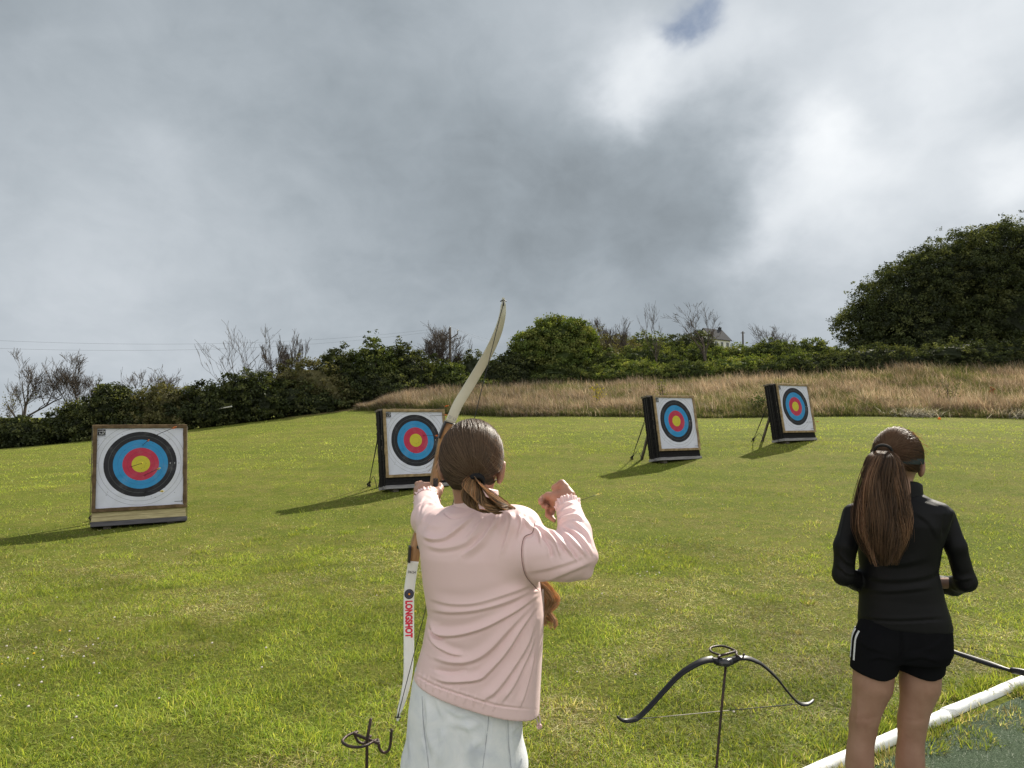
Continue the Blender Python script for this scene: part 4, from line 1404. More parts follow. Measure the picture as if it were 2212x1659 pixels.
def make_target(name, light):
    root = empty(name)
    BW, BH, BT = FW - 0.02, Z0 + FH - 0.015, 0.36
    r = np.random.default_rng(77)
    # boss: front slab and deeper stack behind, with slightly ragged layers
    bm = bmesh.new()
    bmesh.ops.create_grid(bm, x_segments=2, y_segments=2, size=0.5)
    bm.free()
    mb = MB()
    nl = 22
    z0 = 0.065
    for i in range(nl):
        za = z0 + (BH - z0) * i / nl; zb = z0 + (BH - z0) * (i + 1) / nl
        for (ya, yb, wx) in ((0.0, 0.14, BW / 2), (0.155, BT, BW / 2 + 0.012)):
            e1, e2 = r.normal(0, 0.0045, 2)
            mb.box((0 + (e1 + e2) / 2, (ya + yb) / 2, (za + zb) / 2), (2 * wx + e1 - e2, yb - ya + r.normal(0, 0.002), zb - za - 0.0025), bev=0.004)
    mb.build('boss', M_straw_b if light else M_boss, root)
    # straps round the boss
    for yy in (0.05, 0.20, 0.27):
        mb = MB()
        for sg in (-1, 1):
            x = sg * (BW / 2 + 0.022)
            mb.tube([(x, yy, 0.05), (x, yy, BH)], 0.005, 5)
        mb.tube([(-BW / 2 - 0.022, yy, BH + 0.006), (BW / 2 + 0.022, yy, BH + 0.006)], 0.005, 5)
        mb.build('strap', M_cord if not light else M_leg, root, True)
    # wooden clamps along bottom and top
    mb = MB(); mb.box((0, 0.07, 0.030), (BW + 0.035, 0.19, 0.066), bev=0.006); mb.box((0, 0.28, 0.030), (BW + 0.035, 0.2, 0.06), bev=0.006)
    mb.build('base_plank', M_dkplank if light else M_plank, root)
    mb = MB(); mb.box((0, 0.27, BH + 0.028), (BW + 0.05, 0.22, 0.04), bev=0.005)
    mb.build('top_plank', M_framel if light else M_leg, root)
    # face frame
    mb = MB()
    x0, x1, za, zb = -FW / 2, FW / 2, Z0, Z0 + FH
    fw = 0.052
    rough_bar(mb, (x0, -0.022, za + fw / 2), (x1, -0.022, za + fw / 2), fw, 0.036, 1)
    rough_bar(mb, (x0, -0.022, zb - fw / 2), (x1, -0.022, zb - fw / 2), fw, 0.036, 2)
    rough_bar(mb, (x0 + fw / 2, -0.0225, za + fw), (x0 + fw / 2, -0.0225, zb - fw), fw, 0.035, 3)
    rough_bar(mb, (x1 - fw / 2, -0.0225, za + fw), (x1 - fw / 2, -0.0225, zb - fw), fw, 0.035, 4)
    mb.build('frame', M_frame if light else M_framel, root)
    # paper face, gently rippled with uneven torn edges
    n = 60
    xs = np.linspace(x0 + fw * 0.75, x1 - fw * 0.75, n); zs = np.linspace(za + fw * 0.75, zb - fw * 0.75, n)
    XX, ZZ = np.meshgrid(xs, zs, indexing='ij')
    YY = -0.010 + 0.0035 * np.sin(XX * 9 + ZZ * 5) * np.sin(ZZ * 7) + 0.002 * np.sin(XX * 23 - ZZ * 17)
    i, j = np.meshgrid(np.arange(n - 1), np.arange(n - 1), indexing='ij')
    q = np.stack([i * n + j, (i + 1) * n + j, (i + 1) * n + j + 1, i * n + j + 1], -1).reshape(-1, 4)
    fc = mesh_obj('face', np.stack([XX, YY, ZZ], -1).reshape(-1, 3), q, M_face, root)
    # printed emblem: dark square with pale lines, and ring numbers
    ex, ez = x0 + fw + 0.055, zb - fw - 0.06
    mb = MB(); mb.box((ex, -0.0160, ez + 0.008), (0.098, 0.002, 0.078)); mb.box((ex, -0.0160, ez - 0.039), (0.098, 0.002, 0.007))
    em = mb.build('emblem', M_black, fc)
    mb = MB()
    arc = [(ex + 0.046 * math.sin(a) * 0.8, -0.0176, ez + 0.012 - 0.034 * math.cos(a)) for a in np.linspace(-0.9, 1.9, 14)]
    mb.tube(arc, 0.0032, 4)
    mb.box((ex + 0.016, -0.0178, ez + 0.008), (0.004, 0.002, 0.074)); mb.box((ex, -0.0178, ez + 0.020), (0.094, 0.002, 0.004))
    mb.box((ex - 0.026, -0.0178, ez - 0.012), (0.004, 0.002, 0.034))
    mb.build('emblem_lines', M_inkw, em)
    mb = MB()
    mb.box((ex + 0.009, -0.0160, ez - 0.060), (0.10, 0.001, 0.0035)); mb.build('small_print', M_inkg, fc)
    mb = MB(); mb.box((x1 - fw - 0.075, -0.0160, za + fw + 0.045), (0.085, 0.001, 0.009)); mb.build('small_print', M_inkg, fc)
    mb = MB(); bm = bmesh.new(); bmesh.ops.create_circle(bm, cap_ends=True, radius=0.012, segments=16)
    mb.bm(bm, (x1 - fw - 0.016, -0.0165, za + fw + 0.045), np.array([[1, 0, 0], [0, 0, -1], [0, 1, 0]]))
    mb.build('print_seal', M_inkg, fc)
    for k, (q_, mm) in enumerate((('4', M_inkw), ('3', M_inkw), ('2', M_inkg))):
        rr_ = (0.64, 0.74, 0.835)[k] * 0.62
        text_obj('ring_number', text_mesh(q_, 0.034, 0.0004), mm, fc, basis((1, 0, 0), (0, 0, 1), (0, -1, 0), (rr_, -0.0165, GOLD_Z)))
    # supports: two short feet, back leg
    for x in (-0.42, 0.42):
        mb = MB(); mb.box((x, 0.17, -0.045), (0.10, 0.22, 0.09), bev=0.006); mb.build('foot', M_leg, root)
    for (x, zq) in ((BW / 2 + 0.02, 1.03), (-BW / 2 - 0.02, 0.98), (BW / 2 + 0.02, 0.62), (-BW / 2 - 0.02, 0.78)):
        s_ = 1 if x > 0 else -1
        mb = MB(); mb.tube([(x, 0.03, zq), (x + s_ * 0.025, 0.03, zq + 0.01), (x + s_ * 0.03, 0.03, zq - 0.06), (x + s_ * 0.005, 0.03, zq - 0.07)], 0.0035, 5)
        mb.build('wire_loop', M_leg, root, True)
    return root


def rope_parts(root, long_leg=True):
    """back leg and guy ropes in the frame of the leaning target"""
    # target local axes lean; the leg runs from the back of the boss to the ground behind
    for x in (-0.45, 0.40):
        mb = MB()
        a = np.array((x, 0.37, 0.86)); e = np.array((x, 0.37 + 0.60, -0.14))
        d = (e - a) / np.linalg.norm(e - a)
        n = 5; t = np.linspace(0, 1, n)[:, None]
        mb.ribbon(a + (e - a) * t, np.tile([1.0, 0, 0], (n, 1)), np.tile(np.cross(d, [1, 0, 0]), (n, 1)), 0.032, 0.022)
        mb.build('support_leg', M_leg, root)
    k = np.array((-0.62, 0.95, 0.18)); e = np.array((-0.66, 1.62, -0.235))
    mb = MB()
    for dz_ in (0.0, -0.055):
        mb.tube(catmull([(-0.62, 0.36, 0.98 + dz_), (-0.62, 0.66, 0.57 + dz_ * 0.4), k], 4), 0.007, 5)
    for dx_ in (-0.02, 0.025):
        mb.tube([k, (k + e) / 2 + np.array([dx_, 0, -0.02]), e], 0.006, 5)
    mb.tube(catmull([k + np.array([0, 0, 0.02]), k + np.array([0.03, 0.02, -0.05]), k + np.array([-0.03, 0.02, -0.01]), k + np.array([0.03, -0.02, 0.04]), k], 5), 0.014, 6)
    mb.tube(catmull([k, k + np.array([0.03, -0.18, 0.12]), k + np.array([0.05, -0.25, -0.02]), k + np.array([0.06, -0.26, -0.14])], 5), 0.006, 5)
    mb.tube(catmull([k, k + np.array([0.01, 0.0, -0.08]), k + np.array([0.0, 0.02, -0.17])], 5), 0.006, 5)
    mb.build('guy_rope', M_rope, root, True)


TG = 'archery targets standing on the lawn'


def place(root, x, y, dz=0.0):
    z = float(H(np.array([x]), np.array([y]))[0])
    root.location = (x, y, z + 0.045 + dz)
    root.rotation_euler = (-LEAN, 0, TH_YAW)
    # lean about local x, then yaw about z
    root.rotation_mode = 'XYZ'


def copy_tree(o, parent=None):
    c = o.copy(); COL.objects.link(c)
    if parent is not None:
        c.parent = parent
    for ch in list(o.children):
        copy_tree(ch, c)
    return c


t1 = make_target('archery_target', True)
rope_parts(t1)
place(t1, *P(349, 1000, 10.6)[:2] if False else ((349 * 0.885 - 1106) / F * 10.6, 10.6))
tag(t1, 'leftmost archery target on a pale straw boss with arrows in its rings', 'archery target', TG)
t2 = make_target('archery_target', False)
rope_parts(t2)
TPOS = {}
for (o, u, y, lab) in ((t2, 905, 13.3, 'archery target with a black boss partly hidden behind the archer and her bow'),
                       (copy_tree(t2), 1470, 16.2, 'black sided archery target standing right of the archer, larger and nearer of the right pair'),
                       (copy_tree(t2), 1728, 18.2, 'farthest and smallest archery target, at the meadow edge left of the girl in black')):
    place(o, (u - 1106) / F * y, y)
    tag(o, lab, 'archery target', TG)
    TPOS[u] = o
bpy.context.view_layer.update()

# ------------------------------------------------------------------ arrows
M_shaft = mat('arrow_shaft', (0.035, 0.03, 0.028), None, 30, 0.4, 0.4)
M_shaftw = mat('pale_shaft', (0.6, 0.58, 0.52), None, 30, 0.5)
M_yel = mat('yellow_vane', (0.85, 0.62, 0.03), None, 30, 0.5)
M_org = mat('orange_vane', (0.85, 0.20, 0.02), None, 30, 0.5)
M_whi = mat('white_vane', (0.8, 0.8, 0.75), None, 30, 0.5)


def arrow(nock, tip, vane, label, shaft=None, rad=0.004, group='arrows in the targets'):
    nock, tip = np.array(nock), np.array(tip)
    root = empty('arrow', tuple(tip)); d = nock - tip; L = np.linalg.norm(d); d /= L
    a = np.cross(d, [0.3, 0.2, 1]); a /= np.linalg.norm(a); c = np.cross(d, a)
    mb = MB(); mb.tube([-d * 0.03, d * L], rad, 6); mb.build('shaft', shaft or M_shaft, root, True)
    mb = MB()
    for k in range(3):
        an = k * 2.094 + 0.4
        w = math.cos(an) * a + math.sin(an) * c
        nn = np.cross(w, d) * 0.0008
        p = [d * (L - 0.03) + w * rad, d * (L - 0.03) + w * 0.016, d * (L - 0.05) + w * 0.018, d * (L - 0.11) + w * rad]
        V = [x + nn for x in p] + [x - nn for x in p]
        mb.add(V, [(0, 1, 2, 3), (7, 6, 5, 4), (0, 1, 5, 4), (1, 2, 6, 5), (2, 3, 7, 6)])
    mb.build('fletching', vane, root)
    mb = MB(); mb.tube([d * (L - 0.012), d * (L + 0.012)], [rad * 1.3, rad * 1.5], 7)
    mb.build('nock', vane, root, True)
    tag(root, label, 'arrow', group)


def on_plane(t, u, v):
    M = t.matrix_world
    n = np.array((M.to_3x3() @ Vector((0, -1, 0)))[:]); p0 = np.array(M.translation[:])
    r = ray(u, v); o = np.array([0, 0, CAM_H])
    return o + r * (((p0 - o) @ n) / (r @ n))


def shot(t, nk, tp, Lout, vane, label):
    tip = on_plane(t, *tp)
    M = t.matrix_world
    n = np.array((M.to_3x3() @ Vector((0, -1, 0)))[:])
    r = ray(*nk); r = r / np.linalg.norm(r); o = np.array([0, 0, CAM_H])
    # nock on the sight line, Lout from the tip
    oc = o - tip; bq = oc @ r; cq = oc @ oc - Lout ** 2
    disc = bq * bq - cq
    if disc < 0:
        s_ = -bq
    else:
        s_ = -bq - math.sqrt(disc)
    arrow(o + r * s_, tip, vane, label)


c5 = lambda x, y: (159.3 + 0.1761 * x, 885 + 0.1761 * y)
c6 = lambda x, y: (778.8 + 0.1602 * x, 849.6 + 0.1602 * y)
shot(t1, c5(840, 655), c5(700, 700), 0.6, M_yel, 'yellow nocked arrow at the upper left edge of the gold of the leftmost target')
shot(t1, c5(1055, 717), c5(860, 805), 0.6, M_yel, 'yellow nocked arrow in the red ring right of the gold of the leftmost target')
shot(t1, c5(1100, 1000), c5(860, 1008), 0.6, M_yel, 'yellow nocked arrow low in the black ring of the leftmost target')
shot(t1, c5(920, 372), c5(840, 437), 0.5, M_org, 'orange nocked arrow high in the black ring of the leftmost target')
shot(t1, c5(1250, 212), c5(985, 322), 0.62, M_org, 'orange nocked arrow standing out over the top frame of the leftmost target')
t2w = TPOS[905]
shot(t2w, c6(1180, 165), c6(915, 250), 0.62, M_shaft and M_org, 'upper of two arrows in the white corner of the target behind the bow')
shot(t2w, c6(1165, 292), c6(935, 305), 0.62, M_org, 'lower of two arrows in the white corner of the target behind the bow')
shot(t2w, c6(1040, 573), c6(850, 565), 0.6, M_org, 'arrow crossing the red ring of the target behind the bow')
t4w = TPOS[1728]
shot(t4w, (1768, 911), (1742, 912), 0.55, M_org, 'arrow low in the black ring of the farthest target')
g1_, g2_ = PZ(1298, 1092, 0.10), PZ(1258, 1102, 0.04)
z_ = float(H(g2_[:1], g2_[1:2])[0])
arrow((g1_[0], g1_[1], z_ + 0.10), (g2_[0], g2_[1], z_ + 0.01), M_yel, 'yellow fletched arrow stuck in the grass right of the drawing hand', None, 0.004, None)
arrow(P(500, 878, 36.6), P(473, 883, 36.9), M_whi, 'pale arrow lodged in the dark hedge between the two left targets', M_shaftw, 0.03, None)
# tiny orange marker at the lawn edge
pm = P(2029, 905, 29.2); zq = float(H(pm[:1], pm[1:2])[0])
mb = MB(); mb.tube([(pm[0], pm[1], zq - 0.02), (pm[0], pm[1], zq + 0.03), (pm[0], pm[1], zq + 0.10)], [0.07, 0.06, 0.02], 12)
tag(mb.build('marker_cone', M_org, None, True), 'tiny orange marker cone at the lawn edge right of the farthest target', 'marker')

# ------------------------------------------------------------------ white edging
M_pvc = mat('white_edging', (0.84, 0.84, 0.82), (0.60, 0.57, 0.48), 9, 0.5, 0.4, 0.6, 30, lo=0.45, hi=0.85)


def edging(s0, s1, lab, off=0.0):
    mb = MB()
    n = int((s1 - s0) / 0.08) + 2
    s = np.linspace(s0, s1, n)
    x = PA[0] + s * PD[0] + off * PN[0]; y = PA[1] + s * PD[1] + off * PN[1]
    z = H(x, y) + 0.004 + 0.004 * np.sin(s * 2.3)
    pts = np.stack([x, y, z], 1)
    rad = np.full(n, 0.036) * (1 + 0.03 * np.sin(s * 7.3) + 0.02 * np.sin(s * 17))
    pts = np.vstack([pts[0] - np.r_[PD, 0] * 0.016, pts, pts[-1] + np.r_[PD, 0] * 0.016]); rad = np.r_[0.022, rad, 0.022]
    mb.tube(pts, rad, 18)
    o = mb.build('edging_pipe', M_pvc, None, True)
    tag(o, lab, 'edging', 'white edging pipes along the shooting line')


edging(-3.4, 1.195, 'white edging pipe behind the legs of the girl in black, left of the joint')
edging(1.235, 5.2, 'white edging pipe running off the right edge of the photo, right of the joint', -0.012)

# ------------------------------------------------------------------ bow stands
M_iron = mat('rusty_iron', (0.030, 0.022, 0.020), (0.055, 0.033, 0.025), 30, 0.5, 0.4, 0.5, 120, metal=0.4)


def stand_left():
    zt = 0.56
    f = lambda x, y, z=zt: PZ(708 + 0.08 * x, 1540 + 0.08 * y, z)
    base = f(1060, 800); gz = float(H(base[:1], base[1:2])[0])
    root = empty('bow_stand', (base[0], base[1], gz)); o3 = np.array([base[0], base[1], gz])
    mb = MB(); mb.tube([(0, 0, -0.1), (0, 0, zt - gz + 0.01), (0.012, 0.0, zt - gz + 0.075)], 0.0050, 8); mb.build('post', M_iron, root, True)
    mb = MB(); mb.tube(np.array([f(720, 570), f(1360, 820)]) - o3, 0.0050, 8); mb.build('crossbar', M_iron, root, True)
    loop = [f(720, 570), f(790, 505), f(560, 600), f(440, 690), f(400, 790), f(550, 890), f(800, 925), f(1020, 885), f(1200, 790), f(1345, 722), f(1370, 820)]
    hk = f(1370, 820); rt = np.array([1.0, 0.35, 0]); rt /= np.linalg.norm(rt)
    hook = [hk + np.array([0, 0, -0.0]), hk + rt * 0.005 + np.array([0, 0, -0.02]), hk + rt * 0.020 + np.array([0, 0, -0.032]), hk + rt * 0.036 + np.array([0, 0, -0.018]), hk + rt * 0.042 + np.array([0, 0, 0.038])]
    mb = MB(); mb.tube(catmull(np.array(loop) - o3, 6), 0.0046, 8); mb.build('ring', M_iron, root, True)
    mb = MB(); mb.tube(catmull(np.array(hook) - o3, 6), 0.0046, 8); mb.build('hook', M_iron, root, True)
    hb = f(720, 570)
    hook2 = [hb, hb + rt * 0.01 + np.array([0, 0, -0.022]), hb + rt * 0.03 + np.array([0, 0.0, -0.034]), hb + rt * 0.05 + np.array([0, 0.02, -0.022])]
    mb = MB(); mb.tube(catmull(np.array(hook2) - o3, 6), 0.0046, 8); mb.build('hook', M_iron, root, True)
    tag(root, 'empty rusty iron bow stand with ring and hook left of the archer', 'bow stand', 'iron bow stands')


stand_left()
c8 = lambda x, y: (1309.8 + 0.2160 * x, 1362.9 + 0.2160 * y)
SD = 2.78
pb = P(*c8(1195, 300), SD)
bx, by, bz = pb; gz = float(H(np.array([bx]), np.array([by]))[0])
root = empty('bow_stand', (bx, by, gz)); o3 = np.array([bx, by, gz])
foot = P(*c8(1090, 1480), SD - 0.06)
mb = MB(); mb.tube(np.array([P(*c8(1062, 1900), SD - 0.10), foot, P(*c8(1150, 800), SD - 0.02), P(*c8(1196, 330), SD)]) - o3, 0.0050, 8); mb.build('post', M_iron, root, True)
zr = P(*c8(1140, 250), SD)[2]
fr = lambda x, y: PZ(*c8(x, y), zr)
loop = [fr(1120, 262), fr(1135, 242), fr(1060, 215), fr(1035, 185), fr(1065, 160), fr(1150, 150), fr(1230, 170), fr(1285, 196), fr(1302, 215), fr(1300, 240)]
mb = MB(); mb.tube(catmull(np.array(loop) - o3, 6), 0.0046, 8); mb.build('ring', M_iron, root, True)
mb = MB(); mb.tube(np.array([fr(1130, 250), fr(1285, 208)]) - o3, 0.0050, 8); mb.tube(np.array([P(*c8(1300, 240), SD), P(*c8(1360, 285), SD), P(*c8(1378, 225), SD)]) - o3, 0.0046, 8); mb.build('crossbar', M_iron, root, True)
tag(root, 'rusty iron bow stand holding the black bow', 'bow stand', 'iron bow stands')

M_blk = mat('black_limb', (0.009, 0.009, 0.011), (0.013, 0.013, 0.016), 12, 0.45, 0.28, 0.1, 60)
M_str = mat('bow_string', (0.03, 0.03, 0.03), None, 40, 0.6)
M_strp = mat('pale_string', (0.42, 0.38, 0.30), None, 40, 0.6)


def limb(mb, C, w, th, N0, m=0):
    C = np.asarray(C); n = len(C)
    T = np.gradient(C, axis=0); T /= np.linalg.norm(T, axis=1)[:, None]
    N0 = np.broadcast_to(np.asarray(N0, float), (n, 3))
    Wd = np.cross(T, N0); Wd /= np.linalg.norm(Wd, axis=1)[:, None]
    N = np.cross(Wd, T)
    mb.ribbon(C, Wd, N, w, th, m)
    return T, Wd, N


bow = empty('black_bow', tuple(pb)); bo = np.asarray(pb)
Lp = [c8(1075, 282), (c8(1000, 292)), c8(900, 330), c8(740, 432), c8(600, 575), c8(480, 708), c8(380, 812), c8(300, 878), c8(205, 900), c8(150, 888), c8(112, 858)]
ld = np.linspace(SD, SD - 0.13, len(Lp))
CL = catmull([P(u, v, d) for (u, v), d in zip(Lp, ld)], 6)
Rp = [c8(1290, 272), c8(1400, 270), c8(1490, 300), c8(1570, 345), c8(1700, 465), c8(1800, 590), c8(1880, 682), c8(1945, 728), c8(2005, 732), c8(2050, 710), c8(2072, 688)]
rd = np.linspace(SD, SD + 0.16, len(Rp))
CR = catmull([P(u, v, d) for (u, v), d in zip(Rp, rd)], 6)
for C_, nm in ((CL, 0), (CR, 1)):
    T = np.gradient(C_, axis=0); T /= np.linalg.norm(T, axis=1)[:, None]
    wdir = np.tile(np.array([0.10, 0.86, 0.5]) if nm == 0 else np.array([0.05, 0.95, 0.25]), (len(C_), 1))   # width of the limb points away from the viewer
    wdir = wdir - T * (wdir * T).sum(1)[:, None]; wdir /= np.linalg.norm(wdir, axis=1)[:, None]
    N = np.cross(wdir, T)
    mb = MB(); t = np.linspace(0, 1, len(C_))
    mb.ribbon(C_ - bo, wdir, N, np.interp(t, [0, 0.7, 1], [0.0135, 0.0105, 0.0045]), np.interp(t, [0, 1], [0.0042, 0.0026]))
    mb.build('limb', M_blk, bow, True)
mb = MB()
rp = catmull([P(*c8(x, y), SD) for x, y in ((1050, 284), (1110, 305), (1190, 312), (1270, 292), (1330, 272))], 5) - bo
mb.tube(rp, np.interp(np.linspace(0, 1, len(rp)), [0, 0.3, 0.6, 1], [0.008, 0.016, 0.016, 0.009]), 10)
mb.build('riser', M_blk, bow, True)
mb = MB(); gp = np.array([P(*c8(x, y), SD - 0.012) for x, y in ((1125, 318), (1200, 322), (1262, 305))]) - bo
mb.tube(gp, [0.012, 0.016, 0.012], 8); mb.build('grip', mat('grip_rubber', (0.03, 0.03, 0.032), None, 20, 0.25, 0.6), bow, True)
mb = MB(); a_, e_ = CL[-9] - bo, CR[-9] - bo
t = np.linspace(0, 1, 12)[:, None]; st = a_ + (e_ - a_) * t
mb.tube(st[:3], 0.0016, 5); mb.tube(st[6:], 0.0016, 5); mb.tube(st[2:7], 0.0017, 5, 1)
mb.build('string', [M_str, M_strp], bow, True)
tag(bow, 'black recurve bow hanging string down on an iron stand', 'bow')

# black bow limb lying over the grass at the right edge
b2 = empty('black_bow', tuple(P(2160, 1430, 4.0))); o2 = np.array(P(2160, 1430, 4.0))
pts = catmull([PZ(1985, 1378, 0.10), PZ(2060, 1408, 0.09), PZ(2110, 1425, 0.085), PZ(2172, 1445, 0.085), PZ(2215, 1457, 0.085), PZ(2300, 1478, 0.08)], 6)
mb = MB(); limb(mb, pts - o2, np.interp(np.linspace(0, 1, len(pts)), [0, 0.5, 0.6, 1], [0.012, 0.017, 0.010, 0.013]), np.full(len(pts), 0.006), (-0.25, -0.75, 0.7)); mb.build('limb', M_blk, b2, True)
mb = MB(); mb.tube(catmull([PZ(2185, 1448, 0.10), PZ(2215, 1453, 0.11), PZ(2300, 1475, 0.11)], 4) - o2, 0.018, 8); mb.build('riser', M_blk, b2, True)
mb = MB(); mb.tube(np.array([pts[1], PZ(2300, 1438, 0.14)]) - o2, 0.0016, 5); mb.build('string', M_str, b2, True)
tag(b2, 'black bow with one limb over the grass at the right edge by the edging', 'bow')

# ------------------------------------------------------------------ the archer's wooden recurve bow
M_limb = mat('cream_limb', (0.52, 0.50, 0.40), (0.44, 0.42, 0.33), 5, 0.45, 0.4, 0.05, 60)
M_limbw = mat('white_limb', (0.70, 0.71, 0.68), (0.62, 0.62, 0.58), 5, 0.4, 0.4, 0.05, 60)
M_riser = mat('riser_wood', (0.36, 0.20, 0.085), (0.24, 0.125, 0.05), 7, 0.45, 0.4, 0.15, 60, stretch=(8, 8, 1))
M_fade = mat('black_fade', (0.015, 0.015, 0.016), None, 20, 0.4)
M_redink = mat('red_ink', (0.62, 0.015, 0.05), None, 20, 0.4)
BD = 2.42
abow = empty('recurve_bow', tuple(P(932, 1052, BD))); ao = np.asarray(P(932, 1052, BD))
up_pts = [((972, 914), 2.42, 0.0172), ((988, 876), 2.425, 0.0172), ((1003.5, 850), 2.425, 0.017), ((1023, 818), 2.42, 0.0168), ((1042, 786), 2.40, 0.0162), ((1060.5, 752), 2.37, 0.015), ((1076, 716), 2.33, 0.0132), ((1085, 683), 2.30, 0.0105), ((1087.3, 660), 2.295, 0.0082), ((1087.6, 654), 2.295, 0.0052), ((1087.4, 650), 2.30, 0.0064), ((1087, 643), 2.30, 0.003)]
lo_pts = [((893, 1212), 2.42, 0.0172), ((888, 1245), 2.42, 0.0175), ((883.5, 1283), 2.41, 0.0175), ((883, 1337), 2.40, 0.0172), ((883, 1408), 2.375, 0.0170), ((880.5, 1460), 2.34, 0.0140), ((872, 1505), 2.31, 0.0105), ((864, 1532), 2.30, 0.0075), ((861.5, 1540), 2.30, 0.005), ((860, 1549), 2.31, 0.0055), ((858.5, 1556), 2.315, 0.003)]
NV = np.array([0.25, -0.95, 0.05])


def build_limb(pts, mat_, n=7):
    C = catmull([P(u, v, d) for (u, v), d, _ in pts], n)
    w = np.interp(np.linspace(0, 1, len(C)), np.linspace(0, 1, len(pts)), [q for _, _, q in pts])
    mb = MB(); fr = limb(mb, C - ao, w, np.full(len(C), 0.0042), NV)
    mb.build('limb', mat_, abow, True)
    return C, fr, w


CU, fu, wu = build_limb(up_pts, M_limb)
CLo, fl_, wl = build_limb(lo_pts, M_limbw)
mb = MB()
rs = catmull([P(972, 914, BD + 0.01), P(962, 935, BD + 0.012), P(955, 965, BD + 0.02), P(948, 1000, BD + 0.03), P(942, 1030, BD + 0.02), P(933, 1060, BD), P(920, 1100, BD + 0.015), P(905, 1155, BD + 0.025), P(896, 1190, BD + 0.014), P(893, 1216, BD + 0.01)], 6)
tt_ = np.linspace(0, 1, len(rs))
limb(mb, rs - ao, np.interp(tt_, [0, .1, .25, .42, .5, .6, .8, .92, 1], [0.0175, 0.0175, 0.016, 0.018, 0.013, 0.0145, 0.018, 0.018, 0.0175]), np.interp(tt_, [0, .15, .4, .5, .6, .85, 1], [0.012, 0.02, 0.026, 0.019, 0.024, 0.02, 0.012]), NV)
rz = mb.build('riser', M_riser, abow, True)
for pp, W_ in (([(963, 910), (955, 928), (948, 946)], 0.004), ([(885.5, 1180), (884, 1200), (883, 1214)], 0.004)):
    mb = MB(); c_ = catmull([P(u, v, BD - 0.004) for u, v in pp], 4) - ao
    limb(mb, c_, W_, np.full(len(c_), 0.016), NV); mb.build('limb_fade', M_fade, abow)
mb = MB(); c_ = np.array([P(u, v, BD - 0.012) for u, v in ((960.5, 911.0), (973, 914), (986.5, 918))]) - ao
mb.tube(c_, 0.0022, 5); mb.build('limb_binding', M_fade, abow, True)
mb = MB(); mb.box(P(941, 1043, BD - 0.02) - ao, (0.016, 0.006, 0.03), bev=0.002); mb.build('arrow_rest', M_fade, abow)
mb = MB(); bm = bmesh.new(); bmesh.ops.create_uvsphere(bm, u_segments=12, v_segments=8, radius=0.0075); mb.bm(bm, P(905, 1182, BD - 0.014) - ao, np.diag([1, 0.5, 1])); mb.build('limb_bolt', M_fade, abow, True)
s0, s1 = CU[-18] + np.array([0, -0.006, 0]), CLo[-14] + np.array([0, -0.006, 0])
s00, s11 = CU[-10] + np.array([0, -0.006, 0]), CLo[-8] + np.array([0, -0.006, 0])
mid = (s0 + s1) / 2 + np.array([0.004, -0.03, 0])
mb = MB(); mb.tube(np.array([s00, s0, s0 + (mid - s0) * 0.5, mid, mid + (s1 - mid) * 0.5, s1, s11]) - ao, 0.0014, 5)
mb.tube(np.array([s00, s0 + (s0 - s00) * 1.2 + np.array([0, -0.003, 0])]) - ao, 0.0024, 6)
mb.tube(np.array([s11, s1]) - ao, 0.0024, 6)
for cc_ in (s00, s11):
    mb.tube(np.array([cc_ + np.array([-0.010, 0.004, 0]), cc_ + np.array([0, -0.004, 0.004]), cc_ + np.array([0.010, 0.004, 0])]) - ao, 0.0018, 5)
mb.build('string', M_str, abow, True)


def on_limb(v):
    us, vs = proj(CLo)
    i = int(np.argmin(np.abs(vs - v)))
    return CLo[i] - ao, fl_[0][i], fl_[1][i], fl_[2][i]


def frame_at(v, off=0.0047):
    C, T, Wd, N = on_limb(v)
    N = N if N[1] < 0 else -N
    T = T if T[2] < 0 else -T
    Wd = np.cross(N, T)
    return C + N * off, T, Wd, N


def wrap_text(name, me, m_, v_mid):
    us, vs = proj(CLo)
    arc = np.r_[0, np.cumsum(np.linalg.norm(np.diff(CLo, axis=0), axis=1))]
    a0 = np.interp(v_mid, vs, arc)
    T_ = np.where(fl_[0][:, 2:3] < 0, fl_[0], -fl_[0]); N_ = np.where(fl_[2][:, 1:2] < 0, fl_[2], -fl_[2]); W_ = np.cross(N_, T_)
    n = len(me.vertices); co = np.empty(n * 3); me.vertices.foreach_get('co', co); co = co.reshape(-1, 3)
    it = lambda A_, s_: np.stack([np.interp(s_, arc, A_[:, k]) for k in range(3)], 1)
    s_ = a0 + co[:, 0]
    X = it(CLo, s_) - ao + it(W_, s_) * co[:, 1:2] + it(N_, s_) * (0.0048 + co[:, 2:3])
    me.vertices.foreach_set('co', X.ravel()); me.update()
    return text_obj(name, me, m_, abow, Matrix.Identity(4))


